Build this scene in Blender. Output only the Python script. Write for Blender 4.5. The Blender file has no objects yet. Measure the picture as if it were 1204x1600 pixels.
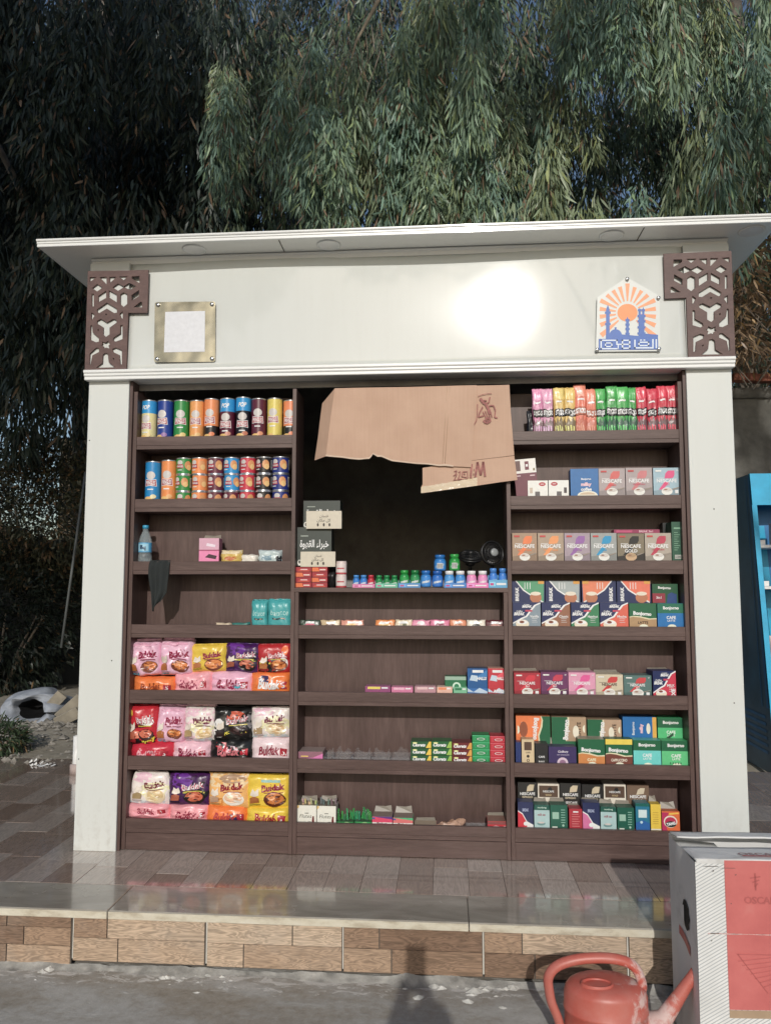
import bpy, bmesh, math, random
import numpy as np
from mathutils import Vector, Matrix, noise, geometry

random.seed(11)
rng = np.random.default_rng(5)
S = bpy.context.scene
COL = S.collection

# ------------------------------------------------------------------ camera
PITCH, YAW, FPX = 0.08703, 0.07672, 1203.37
CAMP = Vector((0.203, -3.5257, 1.2378))
cd = bpy.data.cameras.new('camera')
cd.sensor_fit = 'VERTICAL'; cd.sensor_height = 36.0; cd.lens = FPX / 1600 * 36.0
cd.clip_start = 0.02; cd.clip_end = 3000
cam = bpy.data.objects.new('camera', cd); COL.objects.link(cam)
cam.location = CAMP; cam.rotation_euler = (math.pi / 2 + PITCH, 0, YAW)
S.camera = cam

# ------------------------------------------------------------------ sky, sun, exposure
SUN_EL, SUN_AZ = math.radians(24.6), math.radians(2.3)      # azimuth measured from straight behind, towards +x
W = bpy.data.worlds.new('World'); S.world = W; W.use_nodes = True
wn = W.node_tree; wn.nodes.clear()
sky = wn.nodes.new('ShaderNodeTexSky'); sky.sky_type = 'NISHITA'; sky.sun_disc = False
sky.sun_elevation = SUN_EL; sky.sun_rotation = math.pi - SUN_AZ
sky.air_density = 1.0; sky.dust_density = 1.2; sky.ozone_density = 1.0
bg = wn.nodes.new('ShaderNodeBackground'); bg.inputs[1].default_value = 0.105
wo = wn.nodes.new('ShaderNodeOutputWorld')
wn.links.new(sky.outputs[0], bg.inputs[0]); wn.links.new(bg.outputs[0], wo.inputs[0])
sl = bpy.data.lights.new('sun', 'SUN'); sl.energy = 2.7; sl.angle = math.radians(0.5); sl.color = (1.0, 0.965, 0.905)
so = bpy.data.objects.new('sun', sl); COL.objects.link(so)
sunvec = Vector((math.sin(SUN_AZ) * math.cos(SUN_EL), -math.cos(SUN_AZ) * math.cos(SUN_EL), math.sin(SUN_EL)))
so.rotation_euler = (-sunvec).to_track_quat('-Z', 'Y').to_euler(); so.location = (3, -9, 9)
S.view_settings.view_transform = 'Standard'; S.view_settings.look = 'None'
S.view_settings.exposure = -0.18; S.view_settings.gamma = 1; S.view_settings.use_curve_mapping = False
S.cycles.max_bounces = 8; S.cycles.transparent_max_bounces = 12; S.cycles.caustics_reflective = False
S.cycles.caustics_refractive = False

# ------------------------------------------------------------------ photo pixel -> point on a vertical plane / on a level
cyw, syw, cp, sp_ = math.cos(YAW), math.sin(YAW), math.cos(PITCH), math.sin(PITCH)
FW = Vector((-syw * cp, cyw * cp, sp_)); RT = Vector((cyw, syw, 0)); UP = RT.cross(FW)
def ray(u, v): return FW + RT * ((u - 602) / FPX) - UP * ((v - 800) / FPX)
def at(u, v, y):
    w = ray(u, v); return CAMP + w * ((y - CAMP.y) / w.y)
def onz(u, v, z):
    w = ray(u, v); return CAMP + w * ((z - CAMP.z) / w.z)

# ------------------------------------------------------------------ colours and materials
def lin(c):
    r = []
    for x in c[:3]:
        x = x / 255.0
        r.append(x / 12.92 if x <= 0.04045 else ((x + 0.055) / 1.055) ** 2.4)
    return tuple(r)
def pc(c):                       # printed colour: greyed a little to take in the lens haze over the goods
    L = lin(c); g = 0.3 * L[0] + 0.55 * L[1] + 0.15 * L[2]
    return tuple(min(0.84, max(0.008, (v * 0.88 + g * 0.12) * 1.06 - 0.006)) for v in L)
def new_mat(name):
    m = bpy.data.materials.new(name); m.use_nodes = True
    return m, m.node_tree, m.node_tree.nodes['Principled BSDF']
def N(t, typ, **k):
    n = t.nodes.new(typ)
    for a, b in k.items(): setattr(n, a, b)
    return n
def coords(t, kind='Object', scale=(1, 1, 1), rot=(0, 0, 0)):
    if kind == 'Position':
        g = N(t, 'ShaderNodeNewGeometry'); out = g.outputs['Position']
    else:
        g = N(t, 'ShaderNodeTexCoord'); out = g.outputs[kind]
    mp = N(t, 'ShaderNodeMapping'); mp.inputs['Scale'].default_value = scale; mp.inputs['Rotation'].default_value = rot
    t.links.new(out, mp.inputs[0]); return mp.outputs[0]
def nz(t, vec, scale, detail=4, rough=0.55, dist=0.0):
    n = N(t, 'ShaderNodeTexNoise'); n.inputs['Scale'].default_value = scale; n.inputs['Detail'].default_value = detail
    n.inputs['Roughness'].default_value = rough; n.inputs['Distortion'].default_value = dist
    t.links.new(vec, n.inputs['Vector']); return n.outputs['Fac']
def ramp(t, fac, stops):
    r = N(t, 'ShaderNodeValToRGB')
    while len(r.color_ramp.elements) < len(stops): r.color_ramp.elements.new(0.5)
    for e, (p, c) in zip(r.color_ramp.elements, stops):
        e.position = p; e.color = (*c, 1) if not isinstance(c, (int, float)) else (c, c, c, 1)
    t.links.new(fac, r.inputs[0]); return r.outputs[0]
def mix(t, fac, a, b, mode='MIX'):
    m = N(t, 'ShaderNodeMix', data_type='RGBA', blend_type=mode)
    for i, v in ((0, fac), (6, a), (7, b)):
        if hasattr(v, 'is_linked') or hasattr(v, 'links'): t.links.new(v, m.inputs[i])
        elif isinstance(v, (int, float)): m.inputs[i].default_value = v
        else: m.inputs[i].default_value = (*v, 1)
    return m.outputs[2]
def mth(t, op, a, b=0.0, clamp=False):
    m = N(t, 'ShaderNodeMath', operation=op); m.use_clamp = clamp
    for i, v in ((0, a), (1, b)):
        if isinstance(v, (int, float)): m.inputs[i].default_value = v
        else: t.links.new(v, m.inputs[i])
    return m.outputs[0]
def bump(t, b, height, strength=0.2, dist=0.01):
    n = N(t, 'ShaderNodeBump'); n.inputs['Strength'].default_value = strength; n.inputs['Distance'].default_value = dist
    t.links.new(height, n.inputs['Height']); t.links.new(n.outputs[0], b.inputs['Normal'])
def plain(name, c, rough=0.5, metal=0.0, var=0.12, scale=9.0, bmp=0.0, coat=0.0, spec=0.5, bscale=60):
    m, t, b = new_mat(name)
    v = coords(t); f = nz(t, v, scale, 5)
    t.links.new(ramp(t, f, [(0.3, tuple(x * (1 - var) for x in c)), (0.7, tuple(min(1, x * (1 + var)) for x in c))]), b.inputs['Base Color'])
    b.inputs['Roughness'].default_value = rough; b.inputs['Metallic'].default_value = metal
    b.inputs['Coat Weight'].default_value = coat; b.inputs['Coat Roughness'].default_value = 0.08
    b.inputs['Specular IOR Level'].default_value = spec
    if bmp: bump(t, b, nz(t, v, bscale, 4), bmp, 0.004)
    return m
def printed(name, rough, coat=0.0, crinkle=0.0, metal=0.0, cscale=26, bdist=0.006):
    """surface whose colour is the print carried by the faces"""
    m, t, b = new_mat(name)
    a = N(t, 'ShaderNodeAttribute', attribute_name='Col'); v = coords(t, 'Position')
    f = nz(t, v, 55, 4)
    k = ramp(t, f, [(0.25, 0.88), (0.75, 1.0)])
    t.links.new(mix(t, 1.0, a.outputs['Color'], k, 'MULTIPLY'), b.inputs['Base Color'])
    b.inputs['Roughness'].default_value = rough; b.inputs['Coat Weight'].default_value = coat
    b.inputs['Coat Roughness'].default_value = 0.12; b.inputs['Metallic'].default_value = metal
    if crinkle: bump(t, b, nz(t, v, cscale, 3, 0.5, 0.8), crinkle, bdist)
    return m
M = {}
M['card'] = printed('printed_card', 0.42, 0.0)
M['film'] = printed('printed_film', 0.33, 0.10, 0.42)
M['tin'] = printed('printed_tin', 0.33, 0.15)
M['plastic'] = printed('moulded_plastic', 0.3, 0.0)
def white_panel(name, c, rough, coat, crough, ripple=0.0):
    m, t, b = new_mat(name); v = coords(t, 'Position')
    f = nz(t, v, 1.7, 4); g = nz(t, v, 38, 3)
    k = mix(t, 0.5, f, g)
    clean = ramp(t, k, [(0.25, tuple(x * 0.955 for x in c)), (0.7, c)])
    sx = N(t, 'ShaderNodeSeparateXYZ'); t.links.new(v, sx.inputs[0])
    low = mth(t, 'SUBTRACT', 1.0, mth(t, 'MULTIPLY', sx.outputs[2], 3.2), True)          # splashed dirt at the foot
    drip = nz(t, coords(t, 'Position', (26, 26, 1.4)), 1.0, 4, 0.6)
    grime = mth(t, 'MULTIPLY', ramp(t, mix(t, 0.5, drip, g), [(0.48, 0.0), (0.72, 1.0)]), mth(t, 'ADD', mth(t, 'MULTIPLY', low, 0.45), 0.07))
    t.links.new(mix(t, grime, clean, (0.34, 0.31, 0.26)), b.inputs['Base Color'])
    b.inputs['Roughness'].default_value = rough; b.inputs['Coat Weight'].default_value = coat; b.inputs['Coat Roughness'].default_value = crough
    if ripple: bump(t, b, nz(t, v, 6, 2), ripple, 0.004)
    return m
M['pillar'] = white_panel('white_cladding', (0.665, 0.685, 0.660), 0.38, 0.0, 0.1)
M['gloss'] = white_panel('white_acrylic', (0.665, 0.685, 0.660), 0.078, 1.0, 0.045)
M['gloss'].node_tree.nodes['Principled BSDF'].inputs['Specular IOR Level'].default_value = 0.12
M['soffit'] = white_panel('soffit_cladding', (0.86, 0.86, 0.83), 0.3, 0.0, 0.1)
M['trim'] = white_panel('white_moulding', (0.84, 0.85, 0.84), 0.3, 0.3, 0.1)
def wood(name, scale, c0, c1, c2, rough=0.42, bmp=0.1):
    m, t, b = new_mat(name); v = coords(t, 'Position', scale)
    f = nz(t, v, 1.0, 7, 0.62, 0.6); v2 = coords(t, 'Position', tuple(s * 9 for s in scale)); g = nz(t, v2, 1.0, 3)
    k = mix(t, 0.35, f, g)
    t.links.new(ramp(t, k, [(0.32, c0), (0.5, c1), (0.68, c2)]), b.inputs['Base Color'])
    b.inputs['Roughness'].default_value = rough; b.inputs['Specular IOR Level'].default_value = 0.4
    bump(t, b, g, bmp, 0.002); return m
WC = ((0.066, 0.039, 0.034), (0.098, 0.060, 0.053), (0.142, 0.092, 0.082))
M['wood_h'] = wood('dark_laminate_level', (2.2, 20, 26), *WC)
M['wood_v'] = wood('dark_laminate_upright', (9, 9, 1.3), *WC)
M['lattice'] = wood('brown_fretwork', (14, 14, 30), (0.085, 0.048, 0.044), (0.115, 0.066, 0.06), (0.15, 0.09, 0.08), 0.5)
M['dark'] = plain('dark_interior', (0.016, 0.016, 0.016), 0.8, var=0.2)
M['interior'] = plain('kiosk_interior', (0.30, 0.285, 0.27), 0.7, var=0.2)
M['steel'] = plain('steel', (0.6, 0.6, 0.6), 0.25, 1.0)
M['tin_rim'] = plain('tin_rim', (0.72, 0.72, 0.72), 0.3, 0.9)
M['lid'] = plain('clear_lid', (0.72, 0.74, 0.74), 0.22)
M['black'] = plain('black_plastic', (0.014, 0.014, 0.015), 0.35)
M['cloth'] = plain('black_cloth', (0.02, 0.024, 0.024), 0.9, bmp=0.4, bscale=220)
M['white_pl'] = plain('white_plastic', (0.78, 0.78, 0.77), 0.35)
# brass plate
m, t, b = new_mat('brass_plate'); b.inputs['Metallic'].default_value = 1; b.inputs['Roughness'].default_value = 0.24
v = coords(t); t.links.new(ramp(t, nz(t, v, 14), [(0.3, (0.36, 0.325, 0.235)), (0.7, (0.46, 0.42, 0.31))]), b.inputs['Base Color'])
bump(t, b, nz(t, v, 9, 1), 0.5, 0.01); M['brass'] = m
# cardboard
m, t, b = new_mat('corrugated_cardboard'); v = coords(t, 'Position', (3, 3, 3)); v2 = coords(t, 'Position', (160, 1, 4))
k = mix(t, 0.3, nz(t, v, 2.0, 6), nz(t, v2, 1.0, 2))
t.links.new(ramp(t, k, [(0.3, (0.50, 0.325, 0.235)), (0.72, (0.60, 0.41, 0.305))]), b.inputs['Base Color'])
b.inputs['Roughness'].default_value = 0.85; bump(t, b, nz(t, v2, 1.0, 1), 0.12, 0.002); M['board'] = m
M['tape'] = plain('packing_tape', (0.58, 0.47, 0.34), 0.12, coat=0.6, bmp=0.5, bscale=40)
M['ink'] = plain('red_brown_ink', (0.33, 0.13, 0.115), 0.7, var=0.3, scale=60)
M['card_edge'] = plain('raw_board', (0.42, 0.30, 0.2), 0.9)
# white glazed box sides
m, t, b = new_mat('white_box_board'); v = coords(t, 'Position'); k = nz(t, v, 7, 6, 0.6)
t.links.new(ramp(t, k, [(0.28, (0.50, 0.49, 0.47)), (0.45, (0.70, 0.70, 0.69)), (0.75, (0.76, 0.76, 0.75))]), b.inputs['Base Color'])
b.inputs['Roughness'].default_value = 0.55; bump(t, b, nz(t, v, 5, 3), 0.35, 0.02); M['wbox'] = m
m, t, b = new_mat('lined_box_board'); v = coords(t, 'Position', (1, 1, 1)); sx = N(t, 'ShaderNodeSeparateXYZ'); t.links.new(v, sx.inputs[0])
d_ = mth(t, 'MULTIPLY', mth(t, 'ADD', mth(t, 'MULTIPLY', sx.outputs[0], -0.58), sx.outputs[2]), 98.0)
fr = mth(t, 'FRACT', d_); ln = ramp(t, fr, [(0.0, 0.0), (0.12, 1.0), (0.33, 1.0), (0.42, 0.0)])
ks = ramp(t, nz(t, v, 6, 6, 0.6), [(0.3, (0.62, 0.62, 0.60)), (0.6, (0.77, 0.77, 0.76))])
t.links.new(mix(t, ln, ks, (0.42, 0.44, 0.45)), b.inputs['Base Color']); b.inputs['Roughness'].default_value = 0.5; M['lined'] = m
m, t, b = new_mat('red_box_print'); v = coords(t, 'Position'); k = nz(t, v, 9, 6, 0.62)
t.links.new(ramp(t, k, [(0.3, (0.50, 0.13, 0.125)), (0.6, (0.58, 0.165, 0.155)), (0.8, (0.60, 0.22, 0.2))]), b.inputs['Base Color'])
b.inputs['Roughness'].default_value = 0.4; M['redprint'] = m
M['redink'] = plain('faded_red_ink', (0.46, 0.12, 0.115), 0.5)
M['greyink'] = plain('grey_red_ink', (0.36, 0.25, 0.25), 0.6)
# red watering can with dried plaster on it
m, t, b = new_mat('red_can_plastic'); v = coords(t, 'Position'); k = nz(t, v, 13, 7, 0.68, 0.7); sx = N(t, 'ShaderNodeSeparateXYZ'); t.links.new(v, sx.inputs[0])
side = mth(t, 'SUBTRACT', 0.17, mth(t, 'MULTIPLY', mth(t, 'ABSOLUTE', mth(t, 'SUBTRACT', sx.outputs[0], 0.835)), 1.9))
k2 = mth(t, 'ADD', k, side)
pl = ramp(t, k2, [(0.55, 0.0), (0.68, 0.75)])
dusty = mix(t, ramp(t, nz(t, v, 7, 6, 0.65), [(0.35, 0.0), (0.75, 0.6)]), (0.47, 0.092, 0.066), (0.52, 0.26, 0.22))
t.links.new(mix(t, pl, dusty, (0.66, 0.56, 0.53)), b.inputs['Base Color'])
t.links.new(ramp(t, k2, [(0.5, 0.42), (0.66, 0.85)]), b.inputs['Roughness'])
bump(t, b, k, 0.15, 0.004); M['redcan'] = m
# stone tiles printed as wood
def tile_mat(name, stretch, stops, rough, wet=0.0, ring=3.0, gmin=0.78):
    m, t, b = new_mat(name)
    oi = N(t, 'ShaderNodeObjectInfo'); v = coords(t, 'Position', stretch)
    add = N(t, 'ShaderNodeVectorMath', operation='ADD'); sc = N(t, 'ShaderNodeVectorMath', operation='SCALE')
    cx = N(t, 'ShaderNodeCombineXYZ'); t.links.new(oi.outputs['Random'], cx.inputs[0]); t.links.new(oi.outputs['Random'], cx.inputs[2])
    t.links.new(cx.outputs[0], sc.inputs[0]); sc.inputs['Scale'].default_value = 37.0
    t.links.new(v, add.inputs[0]); t.links.new(sc.outputs[0], add.inputs[1])
    f = nz(t, add.outputs[0], 1.0, 3, 0.5, 0.8)
    rings = mth(t, 'FRACT', mth(t, 'MULTIPLY', f, ring * 3))
    rg = ramp(t, rings, [(0.0, 0.0), (0.5, 1.0), (1.0, 0.0)])
    fine = nz(t, add.outputs[0], 9.0, 4)
    base = ramp(t, oi.outputs['Random'], stops)
    k = mix(t, 0.45, rg, fine)
    c = mix(t, 1.0, base, ramp(t, k, [(0.15, gmin), (0.8, 1.18)]), 'MULTIPLY')
    big = nz(t, coords(t, 'Position'), 3.1, 6, 0.6)
    c = mix(t, ramp(t, big, [(0.5, 0.0), (0.78, 0.4)]), c, (0.36, 0.34, 0.31))
    t.links.new(c, b.inputs['Base Color'])
    if wet:
        t.links.new(ramp(t, big, [(0.30, rough), (0.62, wet)]), b.inputs['Roughness'])
        b.inputs['Coat Weight'].default_value = 1.0; b.inputs['Coat Roughness'].default_value = 0.07
    else: b.inputs['Roughness'].default_value = rough
    bump(t, b, fine, 0.08, 0.002)
    return m
M['riser'] = tile_mat('wood_print_riser_tile', (5, 5, 34), [(0.0, (0.22, 0.14, 0.095)), (0.3, (0.37, 0.25, 0.17)), (0.6, (0.50, 0.37, 0.265)), (1.0, (0.58, 0.45, 0.335))], 0.4, gmin=0.52, ring=4.0)
M['floor'] = tile_mat('wood_print_floor_tile', (24, 4, 4), [(0.0, (0.25, 0.178, 0.142)), (0.4, (0.32, 0.242, 0.198)), (0.75, (0.38, 0.305, 0.258)), (1.0, (0.44, 0.375, 0.33))], 0.20, 0.08)
m, t, b = new_mat('marble_slab'); v = coords(t, 'Position', (2, 6, 6)); k = nz(t, v, 1.6, 7, 0.6, 1.2)
t.links.new(ramp(t, k, [(0.3, (0.26, 0.23, 0.19)), (0.55, (0.35, 0.32, 0.27)), (0.75, (0.42, 0.39, 0.335))]), b.inputs['Base Color'])
t.links.new(ramp(t, nz(t, coords(t, 'Position'), 3, 5), [(0.35, 0.12), (0.65, 0.34)]), b.inputs['Roughness']); b.inputs['Coat Weight'].default_value = 0.25
b.inputs['Coat Weight'].default_value = 0.6; b.inputs['Coat Roughness'].default_value = 0.06; M['slab'] = m
m, t, b = new_mat('slab_edge'); v = coords(t, 'Position', (4, 4, 10)); k = nz(t, v, 3, 6, 0.6)
t.links.new(ramp(t, k, [(0.3, (0.42, 0.36, 0.27)), (0.5, (0.60, 0.55, 0.44)), (0.75, (0.70, 0.66, 0.56))]), b.inputs['Base Color'])
b.inputs['Roughness'].default_value = 0.55; bump(t, b, nz(t, v, 22, 4), 0.3, 0.004); M['slab_edge'] = m
M['grout'] = plain('white_grout', (0.62, 0.60, 0.55), 0.9, var=0.2, bmp=0.4)
M['dgrout'] = plain('dark_grout', (0.12, 0.105, 0.09), 0.9)
M['mortar'] = plain('grey_mortar', (0.33, 0.32, 0.295), 0.95, var=0.4, scale=18, bmp=0.6)
M['plaster'] = plain('plaster_crust', (0.56, 0.55, 0.51), 0.95, var=0.3, scale=30, bmp=0.6)
# street surface: damp cement with dried plaster splashed along the step
m, t, b = new_mat('street_cement'); v = coords(t, 'Position'); vs = coords(t, 'Position', (1.2, 3.2, 1))
big = nz(t, vs, 1.7, 6, 0.62, 0.5); fine = nz(t, v, 30, 6, 0.7); sx = N(t, 'ShaderNodeSeparateXYZ'); t.links.new(v, sx.inputs[0])
base = ramp(t, mix(t, 0.35, big, fine), [(0.32, (0.18, 0.158, 0.125)), (0.45, (0.31, 0.288, 0.25)), (0.56, (0.40, 0.388, 0.36)), (0.72, (0.52, 0.51, 0.485))])
near = mth(t, 'SUBTRACT', 1.0, mth(t, 'MULTIPLY', mth(t, 'ABSOLUTE', mth(t, 'ADD', sx.outputs[1], 0.60)), 5.0), True)
splash = mth(t, 'ADD', nz(t, coords(t, 'Position', (1, 2.2, 1)), 14, 7, 0.72, 0.6), mth(t, 'MULTIPLY', near, 0.22))
t.links.new(mix(t, ramp(t, splash, [(0.675, 0.0), (0.73, 1.0)]), base, (0.58, 0.57, 0.54)), b.inputs['Base Color'])
t.links.new(ramp(t, big, [(0.35, 0.36), (0.6, 0.8)]), b.inputs['Roughness'])
bump(t, b, mix(t, 0.5, fine, big), 0.5, 0.012); M['street'] = m
m, t, b = new_mat('dusty_yard'); v = coords(t, 'Position'); k = mix(t, 0.4, nz(t, v, 1.3, 6), nz(t, v, 24, 5))
t.links.new(ramp(t, k, [(0.3, (0.20, 0.172, 0.132)), (0.5, (0.34, 0.30, 0.235)), (0.72, (0.48, 0.44, 0.37))]), b.inputs['Base Color'])
b.inputs['Roughness'].default_value = 0.95; bump(t, b, k, 0.6, 0.03); M['yard'] = m
m, t, b = new_mat('old_render_wall'); v = coords(t, 'Position'); k = mix(t, 0.4, nz(t, v, 1.6, 6), nz(t, v, 18, 5))
t.links.new(ramp(t, k, [(0.3, (0.085, 0.082, 0.074)), (0.55, (0.15, 0.145, 0.13)), (0.75, (0.21, 0.2, 0.18))]), b.inputs['Base Color'])
b.inputs['Roughness'].default_value = 0.95; bump(t, b, k, 0.5, 0.03); M['wall'] = m
M['brick'] = plain('red_brick', (0.34, 0.13, 0.085), 0.9, var=0.25, bmp=0.5)
M['sack'] = plain('woven_sack', (0.31, 0.335, 0.38), 0.75, var=0.25, bmp=0.3, bscale=150)
M['darkwall'] = plain('dark_sheet_fence', (0.022, 0.026, 0.028), 0.6, var=0.3, scale=3)  # near-black colour carries the deep shade behind the yard
M['bark'] = plain('eucalyptus_bark', (0.30, 0.25, 0.2), 0.9, var=0.35, scale=12, bmp=0.5)
M['plank'] = plain('weathered_board', (0.27, 0.24, 0.19), 0.85, var=0.3, bmp=0.4)
M['sand'] = plain('sand_stone_wall', (0.52, 0.43, 0.30), 0.9)
M['cyan'] = plain('cyan_stand_print', (0.012, 0.36, 0.60), 0.35, var=0.15)
M['navy'] = plain('blue_stand_side', (0.045, 0.125, 0.21), 0.35, var=0.3, scale=5)
M['midblue'] = plain('blue_stand_back', (0.015, 0.15, 0.36), 0.4, var=0.2)
M['skin'] = plain('skin', (0.36, 0.21, 0.15), 0.6)
M['shirt'] = plain('dark_shirt', (0.04, 0.05, 0.07), 0.9)
# leaves
m, t, b = new_mat('leaf'); a = N(t, 'ShaderNodeAttribute', attribute_name='Col'); t.links.new(a.outputs['Color'], b.inputs['Base Color'])
b.inputs['Roughness'].default_value = 0.42; b.inputs['Specular IOR Level'].default_value = 0.45
tr = N(t, 'ShaderNodeBsdfTranslucent'); t.links.new(a.outputs['Color'], tr.inputs[0])
mx = N(t, 'ShaderNodeMixShader'); mx.inputs[0].default_value = 0.14
out = t.nodes['Material Output']; t.links.new(b.outputs[0], mx.inputs[1]); t.links.new(tr.outputs[0], mx.inputs[2]); t.links.new(mx.outputs[0], out.inputs[0])
M['leaf'] = m
# clear plastics: real dielectric shells
def clear(name, c, rough=0.06, alpha=0.25):
    m, t, b = new_mat(name); b.inputs['Base Color'].default_value = (*c, 1); b.inputs['Roughness'].default_value = rough
    v = coords(t); k = nz(t, v, 30, 3); bump(t, b, k, 0.3, 0.004)
    tp = N(t, 'ShaderNodeBsdfTransparent'); tp.inputs[0].default_value = (*(0.9 + 0.1 * q for q in c), 1); mx = N(t, 'ShaderNodeMixShader')
    lw = N(t, 'ShaderNodeLayerWeight'); lw.inputs[0].default_value = 0.25
    t.links.new(mth(t, 'ADD', mth(t, 'MULTIPLY', lw.outputs['Facing'], 0.35), alpha), mx.inputs[0])
    t.links.new(tp.outputs[0], mx.inputs[1]); t.links.new(b.outputs[0], mx.inputs[2]); t.links.new(mx.outputs[0], t.nodes['Material Output'].inputs[0]); return m
M['clear'] = clear('clear_film', (0.8, 0.82, 0.84), 0.08, 0.05)
M['water'] = clear('water_bottle_plastic', (0.62, 0.72, 0.76), 0.05, 0.22)

# ------------------------------------------------------------------ mesh builder
class MB:
    def __init__(s): s.v = []; s.f = []; s.c = []; s.m = []; s.s = []
    def add(s, vs, fs, col=(0.5, 0.5, 0.5), mat=0, smooth=False):
        o = len(s.v); s.v += [tuple(p) for p in vs]
        for f in fs:
            s.f.append(tuple(i + o for i in f)); s.c.append(col); s.m.append(mat); s.s.append(smooth)
    def box(s, x0, x1, y0, y1, z0, z1, col=(0.5, 0.5, 0.5), mat=0, bev=0.0):
        if bev <= 0:
            P = [(x, y, z) for x in (x0, x1) for y in (y0, y1) for z in (z0, z1)]
            s.add(P, [(0, 1, 3, 2), (4, 6, 7, 5), (0, 4, 5, 1), (2, 3, 7, 6), (0, 2, 6, 4), (1, 5, 7, 3)], col, mat); return
        bm = bmesh.new(); bmesh.ops.create_cube(bm, size=1)
        for p in bm.verts: p.co = Vector(((x0 + x1) / 2 + p.co.x * (x1 - x0), (y0 + y1) / 2 + p.co.y * (y1 - y0), (z0 + z1) / 2 + p.co.z * (z1 - z0)))
        bmesh.ops.bevel(bm, geom=bm.edges[:], offset=bev, segments=1, affect='EDGES')
        bm.verts.ensure_lookup_table(); bm.verts.index_update()
        s.add([p.co for p in bm.verts], [[q.index for q in f.verts] for f in bm.faces], col, mat); bm.free()
    def prism(s, pts, z0, z1, axis='z', col=(0.5, 0.5, 0.5), mat=0):
        n = len(pts)
        def P(a, b, h): return {'z': (a, b, h), 'y': (a, h, b), 'x': (h, a, b)}[axis]
        vs = [P(a, b, z0) for a, b in pts] + [P(a, b, z1) for a, b in pts]
        fs = [(i, (i + 1) % n, n + (i + 1) % n, n + i) for i in range(n)]
        for tri in geometry.tessellate_polygon([[Vector((a, b, 0)) for a, b in pts]]):
            fs.append(tuple(tri)); fs.append(tuple(n + i for i in reversed(tri)))
        s.add(vs, fs, col, mat)
    def tube(s, pts, rad, n=10, col=(0.5, 0.5, 0.5), mat=0, cap=True, flat=1.0, updir=None):
        pts = [Vector(p) for p in pts]; rad = rad if isinstance(rad, (list, tuple)) else [rad] * len(pts)
        vs = []; fs = []; prev = None
        for i, p in enumerate(pts):
            d = (pts[min(i + 1, len(pts) - 1)] - pts[max(i - 1, 0)]).normalized()
            if prev is None: a = d.orthogonal().normalized() if updir is None else (Vector(updir) - d * Vector(updir).dot(d)).normalized()
            else: a = (prev - d * prev.dot(d)).normalized()
            prev = a; b2 = d.cross(a)
            for k in range(n):
                th = 2 * math.pi * k / n; vs.append(p + a * math.cos(th) * rad[i] + b2 * math.sin(th) * rad[i] * flat)
        for i in range(len(pts) - 1):
            for k in range(n): fs.append((i * n + k, i * n + (k + 1) % n, (i + 1) * n + (k + 1) % n, (i + 1) * n + k))
        if cap: fs.append(tuple(reversed(range(n)))); fs.append(tuple((len(pts) - 1) * n + k for k in range(n)))
        s.add(vs, fs, col, mat, True)
    def lathe(s, prof, n=20, cx=0, cy=0, sx=1, sy=1, col=(0.5, 0.5, 0.5), mat=0, smooth=True, cap=True):
        vs = []; fs = []
        for r, z in prof:
            for k in range(n):
                th = 2 * math.pi * k / n; vs.append((cx + r * sx * math.cos(th), cy + r * sy * math.sin(th), z))
        for i in range(len(prof) - 1):
            for k in range(n): fs.append((i * n + k, i * n + (k + 1) % n, (i + 1) * n + (k + 1) % n, (i + 1) * n + k))
        if cap:
            fs.append(tuple(reversed(range(n)))); fs.append(tuple((len(prof) - 1) * n + k for k in range(n)))
        s.add(vs, fs, col, mat, smooth)
    def grid(s, fn, nu, nv, col=(0.5, 0.5, 0.5), mat=0, smooth=True, flip=False):
        vs = [fn(i / nu, j / nv) for j in range(nv + 1) for i in range(nu + 1)]
        fs = []
        for j in range(nv):
            for i in range(nu):
                a = j * (nu + 1) + i; q = (a, a + 1, a + nu + 2, a + nu + 1); fs.append(q[::-1] if flip else q)
        s.add(vs, fs, col, mat, smooth)
    def build(s, name, mats, parent=None, loc=None, rotz=0.0):
        me = bpy.data.meshes.new(name); me.from_pydata(s.v, [], s.f); 
        for mm in (mats if isinstance(mats, (list, tuple)) else [mats]): me.materials.append(mm)
        me.polygons.foreach_set('material_index', s.m); me.polygons.foreach_set('use_smooth', s.s)
        at_ = me.attributes.new('Col', 'FLOAT_COLOR', 'FACE')
        at_.data.foreach_set('color', [x for c in s.c for x in (*c, 1.0)]); me.update()
        o = bpy.data.objects.new(name, me); COL.objects.link(o)
        if parent is not None: o.parent = parent
        if loc is not None: o.location = loc
        o.rotation_euler.z = rotz
        return o
def tag(o, label=None, cat=None, group=None, kind=None):
    if label: o['label'] = label
    if cat: o['category'] = cat
    if group: o['group'] = group
    if kind: o['kind'] = kind
    return o
def empty(name, loc, label, cat, group=None, rotz=0.0):
    o = bpy.data.objects.new(name, None); COL.objects.link(o); o.location = loc; o.rotation_euler.z = rotz; o.empty_display_size = 0.1
    return tag(o, label, cat, group)
def onebox(name, x0, x1, y0, y1, z0, z1, mat, parent=None, bev=0.0):
    mb = MB(); mb.box(x0, x1, y0, y1, z0, z1, bev=bev); return mb.build(name, mat, parent)
def copy_tree(o, parent=None):
    kids = list(o.children); c = o.copy(); COL.objects.link(c)
    if parent is not None: c.parent = parent
    for k in kids: copy_tree(k, c)
    return c

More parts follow.
